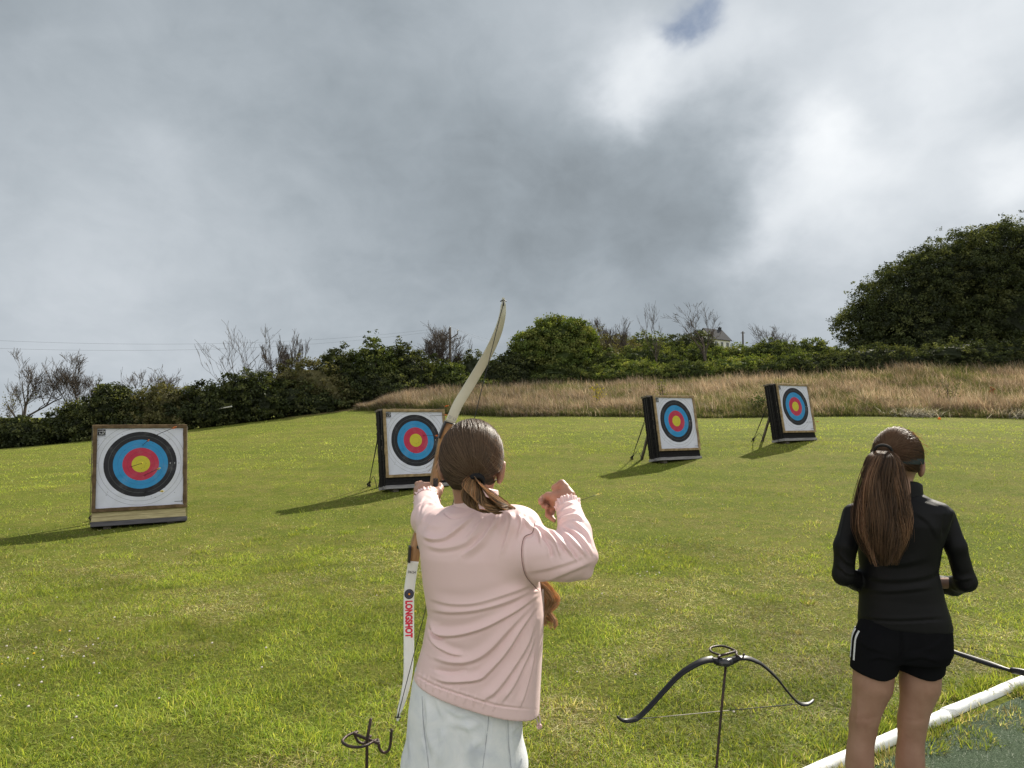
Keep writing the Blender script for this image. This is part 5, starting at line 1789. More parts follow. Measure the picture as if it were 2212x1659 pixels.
wrap_text('limb_lettering', text_mesh('LONGSHOT', 0.031, 0.0004, 0.0016, 0.70), M_redink, 1337)
C, T, Wd, N = frame_at(1233)
text_obj('limb_date', text_mesh('04/24', 0.0125, 0.0003, 0.0, 0.95), M_fade, abow, basis(Wd * -1, T * -1, N, C) if Wd[0] < 0 else basis(Wd, -T, N, C))
C, T, Wd, N = frame_at(1282)
lg = empty('limb_emblem'); bpy.data.objects.remove(lg)
mb = MB()
for k, (r_, mi, o_) in enumerate(((0.0162, 0, 0.0), (0.0118, 1, 0.0004), (0.0108, 0, 0.0008), (0.0078, 1, 0.0012), (0.0068, 0, 0.0016), (0.0032, 2, 0.0020))):
    bm = bmesh.new(); bmesh.ops.create_circle(bm, cap_ends=True, radius=r_, segments=28)
    mb.bm(bm, C + N * o_, np.stack([T, Wd, N], 1), mi)
mb.build('limb_emblem', [M_fade, mat('emblem_blue', (0.10, 0.13, 0.28), None, 20, 0.4), mat('emblem_orange', (0.8, 0.3, 0.03), None, 20, 0.4)], abow, fix=False)
C, T, Wd, N = frame_at(1282)
us, vs = proj(CU); i = int(np.argmin(np.abs(vs - 900)))
Nu = fu[2][i] if fu[2][i][1] < 0 else -fu[2][i]
Tu = fu[0][i] if fu[0][i][2] > 0 else -fu[0][i]
Wu = np.cross(Tu, Nu)
text_obj('limb_pencil_marks', text_mesh("D' LI", 0.014, 0.0002), M_inkg, abow, basis(Wu, Tu, Nu, CU[i] - ao + Nu * 0.0046))
tag(abow, 'long cream recurve bow with wooden riser held upright by the archer in pink', 'bow')

# ------------------------------------------------------------------ people
M_skin = mat('skin', (0.40, 0.215, 0.150), (0.35, 0.175, 0.12), 14, 0.5, 0.4, 0.08, 300, sss=0.0)
M_skin2 = mat('tanned_skin', (0.33, 0.190, 0.130), (0.28, 0.152, 0.102), 12, 0.5, 0.4, 0.08, 300, sss=0.0)
M_eyew = mat('eye_white', (0.75, 0.73, 0.70), None, 20, 0.2, 0.5)
M_iris = mat('iris', (0.06, 0.045, 0.03), None, 20, 0.15, 0.5)
M_lip = mat('lips', (0.42, 0.17, 0.14), None, 20, 0.45)


def rot(yaw, pitch=0.0, roll=0.0):
    """columns right, forward, up of a frame turned by yaw about z"""
    M = Matrix.Rotation(yaw, 3, 'Z') @ Matrix.Rotation(pitch, 3, 'X') @ Matrix.Rotation(roll, 3, 'Y')
    return np.array(M)


def head_sdf(p, C, A, s=1.0):
    q = ((p - C) @ A) / s
    sym = q.copy(); sym[:, 0] = np.abs(sym[:, 0])
    d = ell(q, (0, -0.012, 0.022), (0.0735, 0.092, 0.088))
    d = smin(d, ell(q, (0, 0.030, -0.045), (0.057, 0.060, 0.076)), 0.03)
    d = smin(d, ell(q, (0, 0.060, -0.100), (0.026, 0.026, 0.020)), 0.03)
    d = smin(d, cap(sym, (0.0, 0.082, 0.022), (0.036, 0.074, 0.020), 0.012, 0.010), 0.02)
    d = smax(d, -ell(sym, (0.031, 0.098, 0.000), (0.017, 0.020, 0.011)), 0.012)
    d = smin(d, cap(q, (0, 0.086, 0.004), (0, 0.106, -0.034), 0.007, 0.010), 0.012)
    d = smin(d, cap(sym, (0, 0.096, -0.040), (0.012, 0.090, -0.041), 0.008, 0.007), 0.008)
    d = smin(d, ell(q, (0, 0.088, -0.067), (0.023, 0.011, 0.006)), 0.006)
    d = smin(d, ell(q, (0, 0.086, -0.077), (0.020, 0.011, 0.007)), 0.006)
    e = np.array([[1, 0.0, 0.18], [0, 1, 0.2], [-0.18, -0.2, 1]]); e /= np.linalg.norm(e, axis=0)
    ear = ell(sym, (0.079, -0.004, -0.016), (0.011, 0.019, 0.031), e)
    ear = smax(ear, -ell(sym, (0.088, 0.002, -0.012), (0.006, 0.011, 0.019), e), 0.004)
    d = smin(d, ear, 0.006)
    return d * s


def add_eyes(root, C, A, s):
    for sx in (-1, 1):
        mb = MB(); bm = bmesh.new(); bmesh.ops.create_uvsphere(bm, u_segments=16, v_segments=10, radius=0.0122 * s)
        c = C + A @ (np.array([sx * 0.031, 0.0745, 0.0]) * s); mb.bm(bm, c)
        bm = bmesh.new(); bmesh.ops.create_uvsphere(bm, u_segments=12, v_segments=8, radius=0.0058 * s)
        mb.bm(bm, C + A @ (np.array([sx * 0.031, 0.0812, 0.0]) * s), m=1)
        mb.build('eye', [M_eyew, M_iris], root, True)


def chain(p, pts, rads, k=0.006):
    d = None
    for i in range(len(pts) - 1):
        c = cap(p, pts[i], pts[i + 1], rads[i], rads[i + 1])
        d = c if d is None else smin(d, c, k)
    return d


def combine(parts):
    Vs, Qs, n = [], [], 0
    for V, Q in parts:
        Vs.append(V); Qs.append(Q + n); n += len(V)
    return np.concatenate(Vs), np.concatenate(Qs)


# =================================================================== archer in pink
D1 = 1.85
archer = empty('person', (-0.09, D1, 0.0))
tag(archer, 'girl in a pale pink jacket seen from behind, holding up the cream bow', 'person')
aw = np.array([-0.09, D1, 0.0])
HC = P(1019.5, 1003, 1.865)            # head centre (eye level)
HA = rot(R(-6), R(4), R(3))
HS = 1.0
zof = lambda v, d=D1: P(1106, v, d)[2]
xof = lambda u, d=D1: P(u, 900, d)[0]
SHR, ELR, WRR = P(1108, 1180, 1.835), P(1252, 1204, 1.742), P(1226, 1090, 1.90)
SHL, ELL_, WRL = P(948, 1146, 1.93), P(927, 1118, 2.12), P(922, 1080, 2.33)
HANDL = P(921, 1060, 2.40)
HANDR = P(1215, 1070, 1.945)


def body1(p):
    d = head_sdf(p, HC, HA, HS)
    nb_, nt_ = P(1018, 1118, 1.880), HC + HA @ np.array([0, -0.002, -0.075])
    d = smin(d, cap(p, nb_, nt_, 0.045, 0.043), 0.015)
    d = smin(d, ell(p, P(1025, 1170, 1.885), (0.12, 0.06, 0.06)), 0.03)
    return d


def body1_rest(p):
    d = ell(p, P(1030, 1230, 1.88), (0.115, 0.075, 0.16))
    d = smin(d, ell(p, P(1025, 1400, 1.88), (0.11, 0.075, 0.14)), 0.06)
    d = smin(d, ell(p, P(1010, 1530, 1.88), (0.11, 0.075, 0.11)), 0.06)
    d = smin(d, chain(p, [SHR, ELR, P(1242, 1150, 1.82), WRR], [0.038, 0.026, 0.028, 0.023], 0.01), 0.04)
    d = smin(d, chain(p, [SHL, ELL_, WRL], [0.036, 0.030, 0.024], 0.01), 0.02)
    for sx in (-1, 1):
        hip = np.array([xof(1004) + sx * 0.075, 1.88, 0.76]); kn = np.array([xof(1004) + sx * 0.107, 1.90, 0.42]); an = np.array([xof(1004) + sx * 0.117, 1.88, 0.07])
        d = smin(d, chain(p, [hip, kn, an], [0.066, 0.05, 0.034], 0.02), 0.02)
        d = smin(d, cap(p, an, an + np.array([sx * 0.03, 0.13, -0.035]), 0.034, 0.026), 0.02)
    return d


def hand_r(p):
    """releasing hand: back of the hand towards us, fingers curled to the left, thumb up"""
    W_ = WRR
    kn = [P(1184, 1070.5, 1.985), P(1187, 1078, 1.998), P(1191, 1086, 2.0), P(1197, 1093, 1.99)]
    d = cap(p, W_, P(1222, 1078, 1.935), 0.022, 0.022)
    for k in kn:
        d = smin(d, cap(p, P(1221, 1075, 1.935), k, 0.019, 0.0100), 0.010)
    d = smin(d, ell(p, P(1210, 1073, 1.955), (0.026, 0.020, 0.017)), 0.012)
    fing = [[kn[0], P(1173.5, 1076, 1.992), P(1169, 1081, 1.982), P(1168.5, 1086, 1.970)],
            [kn[1], P(1177, 1084, 2.008), P(1176, 1092, 1.996), P(1181, 1095, 1.980)],
            [kn[2], P(1184, 1100, 2.010), P(1184, 1113, 1.996), P(1190, 1118, 1.980)],
            [kn[3], P(1193, 1106, 2.0), P(1191, 1118, 1.985), P(1197, 1124, 1.970)]]
    for f_, r_ in zip(fing, (0.0088, 0.0090, 0.0086, 0.0076)):
        d = smin(d, chain(p, f_, [r_ * 1.1, r_, r_ * 0.95, r_ * 0.82], 0.003), 0.004)
    th = [P(1231, 1070, 1.925), P(1220, 1053, 1.940), P(1213.5, 1045, 1.95), P(1197, 1053, 1.962)]
    d = smin(d, chain(p, th, [0.0155, 0.0118, 0.0108, 0.0082], 0.005), 0.007)
    return d


def hand_l(p):
    """bow hand seen from behind: knuckles left, thumb to the right of the grip"""
    d = cap(p, WRL, P(920, 1066, 2.385), 0.024, 0.028)
    kn = [P(908, 1046, 2.425), P(902, 1056, 2.432), P(901, 1066, 2.432), P(902, 1077, 2.425)]
    for k in kn:
        d = smin(d, cap(p, P(919, 1064, 2.385), k, 0.027, 0.012), 0.012)
    for i, k in enumerate(kn):
        r_ = (0.0098, 0.0100, 0.0095, 0.0085)[i]
        v_ = (1046, 1057, 1068, 1078)[i]
        f_ = [k, P(902, v_, 2.462), P(925, v_ + 2, 2.478), P(943, v_ + 3, 2.462), P(948, v_ + 3, 2.440)]
        d = smin(d, chain(p, f_, [r_ * 1.1, r_, r_, r_ * .95, r_ * .85], 0.003), 0.004)
    th = [P(934, 1070, 2.375), P(946, 1062, 2.395), P(951, 1054, 2.42), P(949, 1048, 2.447)]
    d = smin(d, chain(p, th, [0.021, 0.0155, 0.0115, 0.0092], 0.006), 0.010)
    return d


pr_ = [sdf_mesh(body1, HC - [0.2, 0.17, 0.30], HC + [0.2, 0.17, 0.14], 0.0036),
       sdf_mesh(body1_rest, [-0.50, 1.60, -0.02], [0.36, 2.45, 1.40], 0.0085),
       sdf_mesh(hand_r, P(1212, 1080, 1.95) - 0.10, P(1212, 1080, 1.95) + 0.10, 0.0021),
       sdf_mesh(hand_l, P(925, 1063, 2.40) - 0.11, P(925, 1063, 2.40) + 0.11, 0.0023)]
V, Q = combine(pr_)
body = mesh_obj('body', V - aw, Q, M_skin, archer)
ho = empty('tmp'); bpy.data.objects.remove(ho)
add_eyes(archer, HC - aw, HA, HS)

# --- jacket
JR = []
for v, ul, ur, hd, cy in ((1088, 990, 1070, 0.052, 1.885), (1100, 965, 1092, 0.068, 1.88), (1112, 940, 1112, 0.082, 1.875), (1130, 922, 1124, 0.093, 1.872), (1160, 910, 1133, 0.104, 1.87),
                          (1200, 908, 1142, 0.112, 1.87), (1260, 914, 1166, 0.114, 1.87), (1330, 925, 1175, 0.112, 1.872), (1400, 913, 1172, 0.114, 1.875), (1450, 899, 1169, 0.118, 1.875), (1480, 891, 1167, 0.12, 1.875), (1560, 886, 1164, 0.12, 1.875)):
    JR.append((zof(v), (xof(ul) + xof(ur)) / 2, cy, (xof(ur) - xof(ul)) / 2, hd))
hemL, hemR = P(892, 1468, D1), P(1161, 1545, D1)
hn = np.array([-(hemR[2] - hemL[2]), 0.0, (hemR[0] - hemL[0])]); hn /= np.linalg.norm(hn)
COLc = P(1020, 1090, 1.885)


def jacket(p):
    d = loft(p, JR, R(-4), 2.35)
    # upper right sleeve (baggy), forearm, left sleeve
    s = cap(p, P(1108, 1189, 1.835), P(1228, 1205, 1.755), 0.078, 0.056)
    s = smin(s, cap(p, P(1226, 1208, 1.755), P(1276, 1205, 1.735), 0.050, 0.016), 0.012)
    s = smin(s, cap(p, P(1225, 1212, 1.755), P(1262, 1233, 1.745), 0.050, 0.022), 0.012)
    s = smin(s, cap(p, P(1256, 1198, 1.745), P(1241, 1150, 1.82), 0.038, 0.041), 0.015)
    s = smin(s, cap(p, P(1241, 1150, 1.82), P(1227, 1096, 1.905), 0.041, 0.033), 0.015)
    s = smin(s, ell(p, P(1105, 1128, 1.845), (0.075, 0.075, 0.045)), 0.03)
    d = smin(d, s, 0.028)
    l = chain(p, [P(950, 1150, 1.92), P(927, 1122, 2.10), P(921, 1083, 2.33)], [0.060, 0.047, 0.041], 0.03)
    d = smin(d, l, 0.035)
    # neck opening, cuffs, slanting hem
    d = smax(d, -cap(p, P(1019, 1080, 1.885), P(1018, 1030, 1.885), 0.0515, 0.054), 0.004)
    d = smax(d, (hemL - p) @ hn, 0.004)
    w1 = (WRR - P(1243, 1150, 1.82)); w1 /= np.linalg.norm(w1)
    d = np.where(np.linalg.norm(p - WRR, axis=1) < 0.09, smax(d, (p - P(1226, 1094, 1.905)) @ w1, 0.012), d)
    w2 = (WRL - ELL_); w2 /= np.linalg.norm(w2)
    d = np.where(np.linalg.norm(p - WRL, axis=1) < 0.09, smax(d, (p - WRL) @ w2, 0.012), d)
    return d


V, Q = sdf_mesh(jacket, [-0.36, 1.60, 0.78], [0.27, 2.40, 1.42], 0.0036)
V = smooth_mesh(V, Q, 2)
V, Q = subdiv(V, Q)
V = smooth_mesh(V, Q, 2)
a1 = lambda x, y: (840.8 + 0.26674 * x, 867.3 + 0.26674 * y)
a2 = lambda x, y: (840.8 + 0.2374 * x, 1265.6 + 0.2374 * y)
L1 = lambda *pts: [a1(*q) for q in pts]
L2 = lambda *pts: [a2(*q) for q in pts]
ST = [
    # upper back drape
    (L1((260, 1080), (340, 1115), (450, 1105), (570, 1020), (690, 920)), 9, 0.0050),
    (L1((290, 1160), (430, 1190), (600, 1150), (760, 1030)), 12, 0.0030),
    (L1((880, 905), (830, 1000), (720, 1150), (570, 1260)), 8, 0.0042),
    (L1((760, 930), (700, 1030), (620, 1120)), 7, 0.0030),
    (L1((960, 890), (985, 960), (955, 1090), (900, 1250)), 7, 0.0040),
    (L1((1040, 905), (1062, 990), (1035, 1110)), 5, 0.0042),
    (L1((920, 880), (900, 960), (840, 1060)), 6, -0.0030),
    # right shoulder and sleeve
    (L1((1080, 930), (1130, 1010), (1210, 1070), (1230, 1160)), 6, 0.0058),
    (L1((1170, 985), (1260, 1060), (1350, 1150), (1390, 1260)), 6, 0.0060),
    (L1((1270, 1000), (1350, 1090), (1430, 1180), (1500, 1270)), 6, 0.0062),
    (L1((1360, 1020), (1450, 1100), (1540, 1190), (1600, 1260)), 6, 0.0055),
    (L1((1400, 1000), (1520, 1080), (1600, 1170), (1650, 1260)), 5, 0.0050),
    (L1((1220, 1060), (1300, 1180), (1310, 1270)), 6, -0.0045),
    (L1((1420, 1130), (1480, 1210), (1530, 1290)), 4, -0.0050),
    (L1((1330, 1020), (1400, 960), (1500, 930), (1570, 960)), 6, 0.0055),
    (L1((1350, 950), (1420, 890), (1520, 870)), 6, 0.0045),
    (L1((1345, 890), (1400, 840), (1490, 815)), 4, 0.0035),
    (L1((1480, 960), (1590, 1060), (1650, 1170)), 5, 0.0045),
    (L1((1130, 1470), (1300, 1430), (1480, 1360), (1650, 1290)), 11, 0.0040),
    (L1((1120, 1380), (1280, 1350), (1450, 1300), (1600, 1240)), 10, 0.0026),
    (L1((1140, 1530), (1260, 1500), (1400, 1460)), 7, -0.0040),
    # seam of the armhole
    (L1((1178, 985), (1150, 1075), (1085, 1110), (1070, 1240), (1100, 1400), (1180, 1500)), 3, -0.0032),
    # left sleeve
    (L1((235, 860), (290, 770), (360, 790), (405, 850)), 5, 0.0050),
    (L1((240, 930), (310, 830), (390, 850)), 5, 0.0045),
    (L1((250, 990), (320, 900), (420, 830)), 6, 0.0050),
    (L1((205, 1000), (230, 920), (250, 840)), 5, 0.0040),
    (L1((270, 1030), (350, 950), (440, 860)), 5, -0.0040),
    # collar base
    (L1((425, 890), (500, 940), (600, 930), (700, 890)), 4, -0.0035),
    # lower back folds running to the right armpit
    (L2((360, 110), (560, 160), (800, 150), (1100, 60), (1330, -30)), 10, 0.0034),
    (L2((365, 210), (560, 235), (800, 215), (1080, 140), (1320, 30)), 10, 0.0036),
    (L2((360, 320), (430, 430), (600, 445), (850, 380), (1120, 240), (1380, 60)), 9, 0.0060),
    (L2((350, 440), (430, 540), (560, 610), (680, 630)), 7, 0.0050),
    (L2((360, 390), (400, 460), (500, 500)), 4, -0.0045),
    (L2((380, 640), (560, 690), (740, 680), (900, 590), (1080, 400), (1330, 130)), 11, 0.0052),
    (L2((390, 830), (540, 870), (800, 850), (900, 780), (1060, 600), (1200, 380), (1360, 150)), 9, 0.0062),
    (L2((400, 760), (560, 790), (720, 760)), 9, -0.0030),
    (L2((820, 1050), (960, 960), (1100, 780), (1230, 560), (1340, 300)), 11, 0.0052),
    (L2((1000, 1080), (1130, 900), (1250, 650), (1330, 430)), 9, 0.0040),
    (L2((1180, 1120), (1250, 900), (1320, 600)), 7, 0.0040),
]
for (x, y) in ((250, 870), (290, 900), (335, 905), (395, 950), (460, 960), (530, 1000), (600, 1020), (680, 1060), (760, 1080), (850, 1110), (940, 1130)):
    ST.append((L2((x + 25, y - 95), (x + 10, y - 40), (x - 5, y + 15)), 3, 0.0016))
ST.append((L2((215, 800), (400, 905), (700, 1010), (1000, 1095), (1330, 1130)), 3, -0.0022))
V = strokes(V, Q, [(p_, w_, a_ * 1.45) for p_, w_, a_ in ST])
for k in range(16):   # elastic cuff puckers
    pass
V = smooth_mesh(V, Q, 2, 0.4)
M_pink = mat('pink_jersey', (0.90, 0.668, 0.648), (0.88, 0.642, 0.622), 5, 0.48, 0.35, 0.06, 900, sheen=0.1, trans=0.18)
jk = mesh_obj('jacket', V - aw, Q, M_pink, archer)
def collar(parent, off, cx, cy, zbot, ztop, r0, m_, rear=0.012, yaw=0.0):
    th = np.linspace(0, 2 * np.pi, 97)[:-1]
    rows = []
    for (t_, dr) in ((0.0, 0.0095), (0.35, 0.0055), (0.7, 0.003), (0.95, 0.002), (1.0, 0.0), (0.95, -0.002), (0.5, -0.0015), (0.0, 0.0015)):
        bot = zbot - 0.012 * np.maximum(np.sin(th - yaw), 0)
        tz = ztop - rear * np.sin(th - yaw) + 0.002 * np.sin(th * 3)
        rr2 = (r0 + dr) * (1 + 0.015 * np.sin(th * 5 + t_ * 3))
        rows.append(np.stack([cx + rr2 * np.cos(th) + 0.004 * t_, cy + rr2 * 1.02 * np.sin(th) + 0.012 * t_, bot + (tz - bot) * t_], 1))
    k = len(th); n = len(rows)
    i, j = np.meshgrid(np.arange(n - 1), np.arange(k), indexing='ij')
    q_ = np.stack([i * k + j, i * k + (j + 1) % k, (i + 1) * k + (j + 1) % k, (i + 1) * k + j], -1).reshape(-1, 4)
    return mesh_obj('collar', np.concatenate(rows) - off, q_, m_, parent)


collar(jk, aw, xof(1026), 1.878, zof(1112), zof(1062), 0.0545, M_pink)
bvh_j = BVHTree.FromPolygons([tuple(x) for x in V], [tuple(int(i) for i in q) for q in Q])


def on_surf(bvh, u, v, off=0.0):
    r_ = ray(u, v); r_ = r_ / np.linalg.norm(r_)
    hit = bvh.ray_cast(Vector((0, 0, CAM_H)), Vector(r_))
    if hit[0] is None:
        return None
    return np.array(hit[0][:]) + np.array(hit[1][:]) * off


def surf_line(bvh, pts, off, n=8):
    out = []
    for (u, v) in catmull(np.array(pts, float), n):
        h = on_surf(bvh, u, v, off)
        if h is not None:
            out.append(h)
    return np.array(out)


ln = surf_line(bvh_j, L1((1178, 985), (1160, 1060), (1090, 1105), (1070, 1240), (1100, 1400), (1180, 1500), (1210, 1530)), 0.0002)
mb = MB(); mb.tube(ln - aw, 0.0011, 5); mb.build('armhole_seam', mat('seam_thread', (0.33, 0.20, 0.18), None, 50, 0.8), jk, True)
# frilled elastic cuffs
for (c, ax, r_, nm) in ((P(1226.5, 1091.5, 1.909), WRR - P(1243, 1150, 1.82), 0.0325, 'r'), (P(920, 1079, 2.336), WRL - ELL_, 0.038, 'l')):
    ax = ax / np.linalg.norm(ax); e1 = np.cross(ax, [0, 0, 1]); e1 /= np.linalg.norm(e1); e2 = np.cross(ax, e1)
    th_ = np.linspace(0, 2 * np.pi, 181)[:-1]
    rows = []
    for (t, rr_, am) in ((-0.022, 1.02, 0.02), (-0.012, 0.97, 0.05), (-0.004, 1.0, 0.07), (0.003, 1.06, 0.09), (0.006, 1.05, 0.09), (0.004, 0.93, 0.07), (-0.006, 0.84, 0.03)):
        w = r_ * rr_ * (1 + am * np.sin(th_ * 19) * np.cos(th_ * 3.1 + 1) + 0.02 * np.sin(th_ * 31))
        rows.append(c + ax * t + np.cos(th_)[:, None] * w[:, None] * e1 + np.sin(th_)[:, None] * w[:, None] * e2)
    k = len(th_); n = len(rows)
    i, j = np.meshgrid(np.arange(n - 1), np.arange(k), indexing='ij')
    q = np.stack([i * k + j, i * k + (j + 1) % k, (i + 1) * k + (j + 1) % k, (i + 1) * k + j], -1).reshape(-1, 4)
    mesh_obj('cuff', np.concatenate(rows) - aw, q, M_pink, jk)
# open front edge with zip on the right
zp = catmull([P(1173, 1272, 1.89), P(1172.5, 1330, 1.893), P(1169.5, 1400, 1.895), P(1166, 1470, 1.895), P(1162, 1544, 1.89)], 8)
mb = MB(); n = len(zp)
mb.ribbon(zp - aw, np.tile([0.25, 0.95, 0.0], (n, 1)), np.tile([0.95, -0.25, 0.0], (n, 1)), 0.011, 0.0016)
mb.build('zip', mat('pale_zip', (0.72, 0.60, 0.56), None, 50, 0.5), jk)
c = P(1165, 1569, 1.89)
mb = MB(); mb.tube(catmull(np.array([P(1158, 1540, 1.87), P(1160, 1556, 1.88), c]) - aw, 5), 0.0018, 6); mb.tube(catmull(np.array([P(1162, 1538, 1.89), P(1167, 1555, 1.89), c]) - aw, 5), 0.0018, 6)
mb.build('drawstring', mat('drawcord', (0.70, 0.55, 0.52), None, 50, 0.7), jk, True)
mb = MB(); bm = bmesh.new(); bmesh.ops.create_uvsphere(bm, u_segments=14, v_segments=10, radius=0.0075); mb.bm(bm, c - aw); mb.build('toggle', mat('toggle_plastic', (0.68, 0.42, 0.40), None, 50, 0.35, 0.5), jk, True)

# --- tie dye jogging bottoms
TR = [(zof(v), (xof(ul) + xof(ur)) / 2, 1.88, (xof(ur) - xof(ul)) / 2, hd) for v, ul, ur, hd in ((1440, 900, 1125, 0.098), (1480, 892, 1126, 0.104), (1540, 884, 1128, 0.110), (1600, 880, 1129, 0.112), (1660, 877, 1132, 0.112))]


def trousers(p):
    d = loft(p, TR, 0, 2.4)
    for sx in (-1, 1):
        cx = xof(1004) + sx * 0.082
        lg_ = chain(p, [np.array([cx, 1.88, 0.70]), np.array([cx + sx * 0.025, 1.90, 0.42]), np.array([cx + sx * 0.035, 1.885, 0.13])], [0.079, 0.070, 0.062], 0.03)
        lg_ = smin(lg_, cap(p, np.array([cx + sx * 0.035, 1.885, 0.12]), np.array([cx + sx * 0.036, 1.885, 0.09]), 0.045, 0.042), 0.015)
        d = smin(d, lg_, 0.025)
    return d


V, Q = sdf_mesh(trousers, [-0.33, 1.72, 0.03], [0.12, 2.03, 0.96], 0.006)
V = smooth_mesh(V, Q, 1)
ST2 = [(L2((300, 1000), (320, 1200), (310, 1350), (350, 1500), (365, 1659)), 5, -0.0045), (L2((330, 1020), (350, 1200), (350, 1330), (400, 1560)), 9, 0.006),
       (L2((905, 1180), (890, 1350), (870, 1500), (850, 1659)), 4, -0.0045), (L2((600, 1180), (620, 1350), (640, 1500), (650, 1700)), 12, -0.006), (L2((700, 1250), (760, 1400), (770, 1600)), 12, 0.004), (L2((480, 1300), (470, 1450), (440, 1650)), 12, 0.005), (L2((1080, 1220), (1085, 1400), (1100, 1560), (1110, 1700)), 4, -0.004),
       (L2((480, 1080), (620, 1180), (800, 1170)), 9, 0.0035), (L2((520, 1250), (700, 1290), (860, 1250)), 11, 0.003), (L2((700, 1560), (780, 1450), (850, 1420)), 9, 0.003),
       (L2((1100, 1350), (1180, 1250), (1190, 1180)), 7, 0.004), (L2((180, 1400), (190, 1550), (150, 1659)), 8, 0.004), (L2((440, 1010), (450, 1100), (500, 1220)), 8, 0.004)]
V = strokes(V, Q, ST2)
m, b, out = new_mat('tie_dye_fleece')
tcn = b.n('ShaderNodeTexCoord')
n1_ = b.noise(tcn.outputs['Object'], 7, 5, 0.6, 1.5).outputs['Fac']
n2_ = b.noise(tcn.outputs['Object'], 3.2, 4, 0.6, 0.8).outputs['Fac']
cc_ = b.ramp(n1_, [(0.34, (0.55, 0.565, 0.61)), (0.5, (0.68, 0.69, 0.70)), (0.66, (0.75, 0.745, 0.74))])
cc_ = b.mix(b.mapr(n2_, 0.52, 0.7, 0, 0.55), cc_, (0.50, 0.47, 0.44))
p_ = b.n('ShaderNodeBsdfPrincipled'); b.lk(cc_, p_.inputs['Base Color']); p_.inputs['Roughness'].default_value = 0.9; p_.inputs['Sheen Weight'].default_value = 0.2
bp = b.n('ShaderNodeBump'); bp.inputs['Strength'].default_value = 0.3; bp.inputs['Distance'].default_value = 0.002
b.lk(b.noise(tcn.outputs['Object'], 400, 3).outputs['Fac'], bp.inputs['Height']); b.lk(bp.outputs[0], p_.inputs['Normal'])
b.lk(p_.outputs[0], out.inputs[0])
tr_ = mesh_obj('trousers', V - aw, Q, m, archer)
bvh_t = BVHTree.FromPolygons([tuple(x) for x in V], [tuple(int(i) for i in q) for q in Q])
M_seam = mat('grey_thread', (0.48, 0.49, 0.52), None, 50, 0.9)
for pts in (((905, 1180), (890, 1350), (870, 1500), (845, 1700)), ((300, 1000), (310, 1250), (340, 1500), (365, 1690)), ((1078, 1200), (1085, 1400), (1100, 1560), (1112, 1700))):
    ln = surf_line(bvh_t, L2(*pts), 0.0002)
    if len(ln) > 3:
        mb = MB(); mb.tube(ln - aw, 0.0010, 5); mb.build('seam', M_seam, tr_, True)


def shoes(root, pos, off, m_up, m_so):
    for sx, (x, y) in pos:
        mb = MB()
        up_ = [(x, y - 0.075, 0.060), (x, y - 0.02, 0.062), (x + sx * 0.012, y + 0.07, 0.050), (x + sx * 0.022, y + 0.14, 0.036), (x + sx * 0.025, y + 0.165, 0.032)]
        mb.tube(catmull(np.array(up_), 5) - off, np.interp(np.linspace(0, 1, 21), [0, 0.1, 0.5, 0.85, 1], [0.02, 0.042, 0.042, 0.034, 0.016]), 14)
        s_ = mb.build('shoe', m_up, root, True)
        mb = MB(); c_ = catmull(np.array([(x, y - 0.085, 0.012), (x, y, 0.012), (x + sx * 0.013, y + 0.08, 0.012), (x + sx * 0.026, y + 0.175, 0.012)]), 5) - off
        mb.ribbon(c_, np.tile([1.0, 0, 0], (len(c_), 1)), np.tile([0, 0, 1.0], (len(c_), 1)), np.interp(np.linspace(0, 1, len(c_)), [0, .1, .6, .9, 1], [0.02, 0.036, 0.045, 0.036, 0.012]), 0.012)
        mb.build('sole', m_so, s_)


M_shoe = mat('white_shoe', (0.65, 0.65, 0.64), None, 30, 0.6)
M_sole = mat('shoe_sole', (0.5, 0.5, 0.5), None, 30, 0.7)
shoes(archer, [(-1, (xof(1004) - 0.117, 1.88)), (1, (xof(1004) + 0.117, 1.88))], aw, M_shoe, M_sole)


# --- hair
def head_hair(C, A, rad, tie_dir, n, seed, hairline, base_cols, lift=0.0, N=15, wave=0.0):
    """strands lying along the scalp from their roots to the tie"""
    r = np.random.default_rng(seed)
    dt = np.asarray(tie_dir, float); dt /= np.linalg.norm(dt)
    d = r.normal(0, 1, (n * 5, 3)); d /= np.linalg.norm(d, axis=1)[:, None]
    d = d[hairline(d)][:n]; n = len(d)
    om = np.arccos(np.clip(d @ dt, -1, 1))
    t = np.linspace(0, 1, N)
    so_ = np.maximum(np.sin(om), 1e-4)
    P_ = (np.sin((1 - t)[None] * om[:, None]) / so_[:, None])[..., None] * d[:, None] + (np.sin(t[None] * om[:, None]) / so_[:, None])[..., None] * dt
    ph = r.uniform(0, 6.28, n)
    side_ = np.cross(d, dt); side_ /= np.linalg.norm(side_, axis=1)[:, None] + 1e-9
    P_ = P_ + side_[:, None] * (wave * np.sin(t[None] * 6 + ph[:, None]) * np.sin(np.pi * t)[None])[..., None]
    P_ /= np.linalg.norm(P_, axis=2)[..., None]
    h = 1.0 + r.uniform(-0.008, 0.028, n)[:, None] + lift * np.sin(np.pi * t)[None] + 0.006 * np.sin(t * 9 + ph[:, None])
    X = P_ * np.asarray(rad) * h[..., None]
    X = C + X @ A.T
    rad_ = np.broadcast_to(0.0006 * np.interp(t, [0, 0.1, 0.9, 1], [0.6, 1, 1, 0.8]), (n, N)) * r.uniform(0.6, 1.3, n)[:, None]
    # colour streaks vary around the head in locks
    lock = np.sin(d @ r.normal(0, 9, 3)) * 0.25 + np.sin(d @ r.normal(0, 21, 3)) * 0.15 + r.normal(0, 0.28, n)
    k = np.clip((lock + 1) / 2, 0, 1)[:, None]
    cols = base_cols[0] * (1 - k) + base_cols[1] * k
    return X, rad_, cols


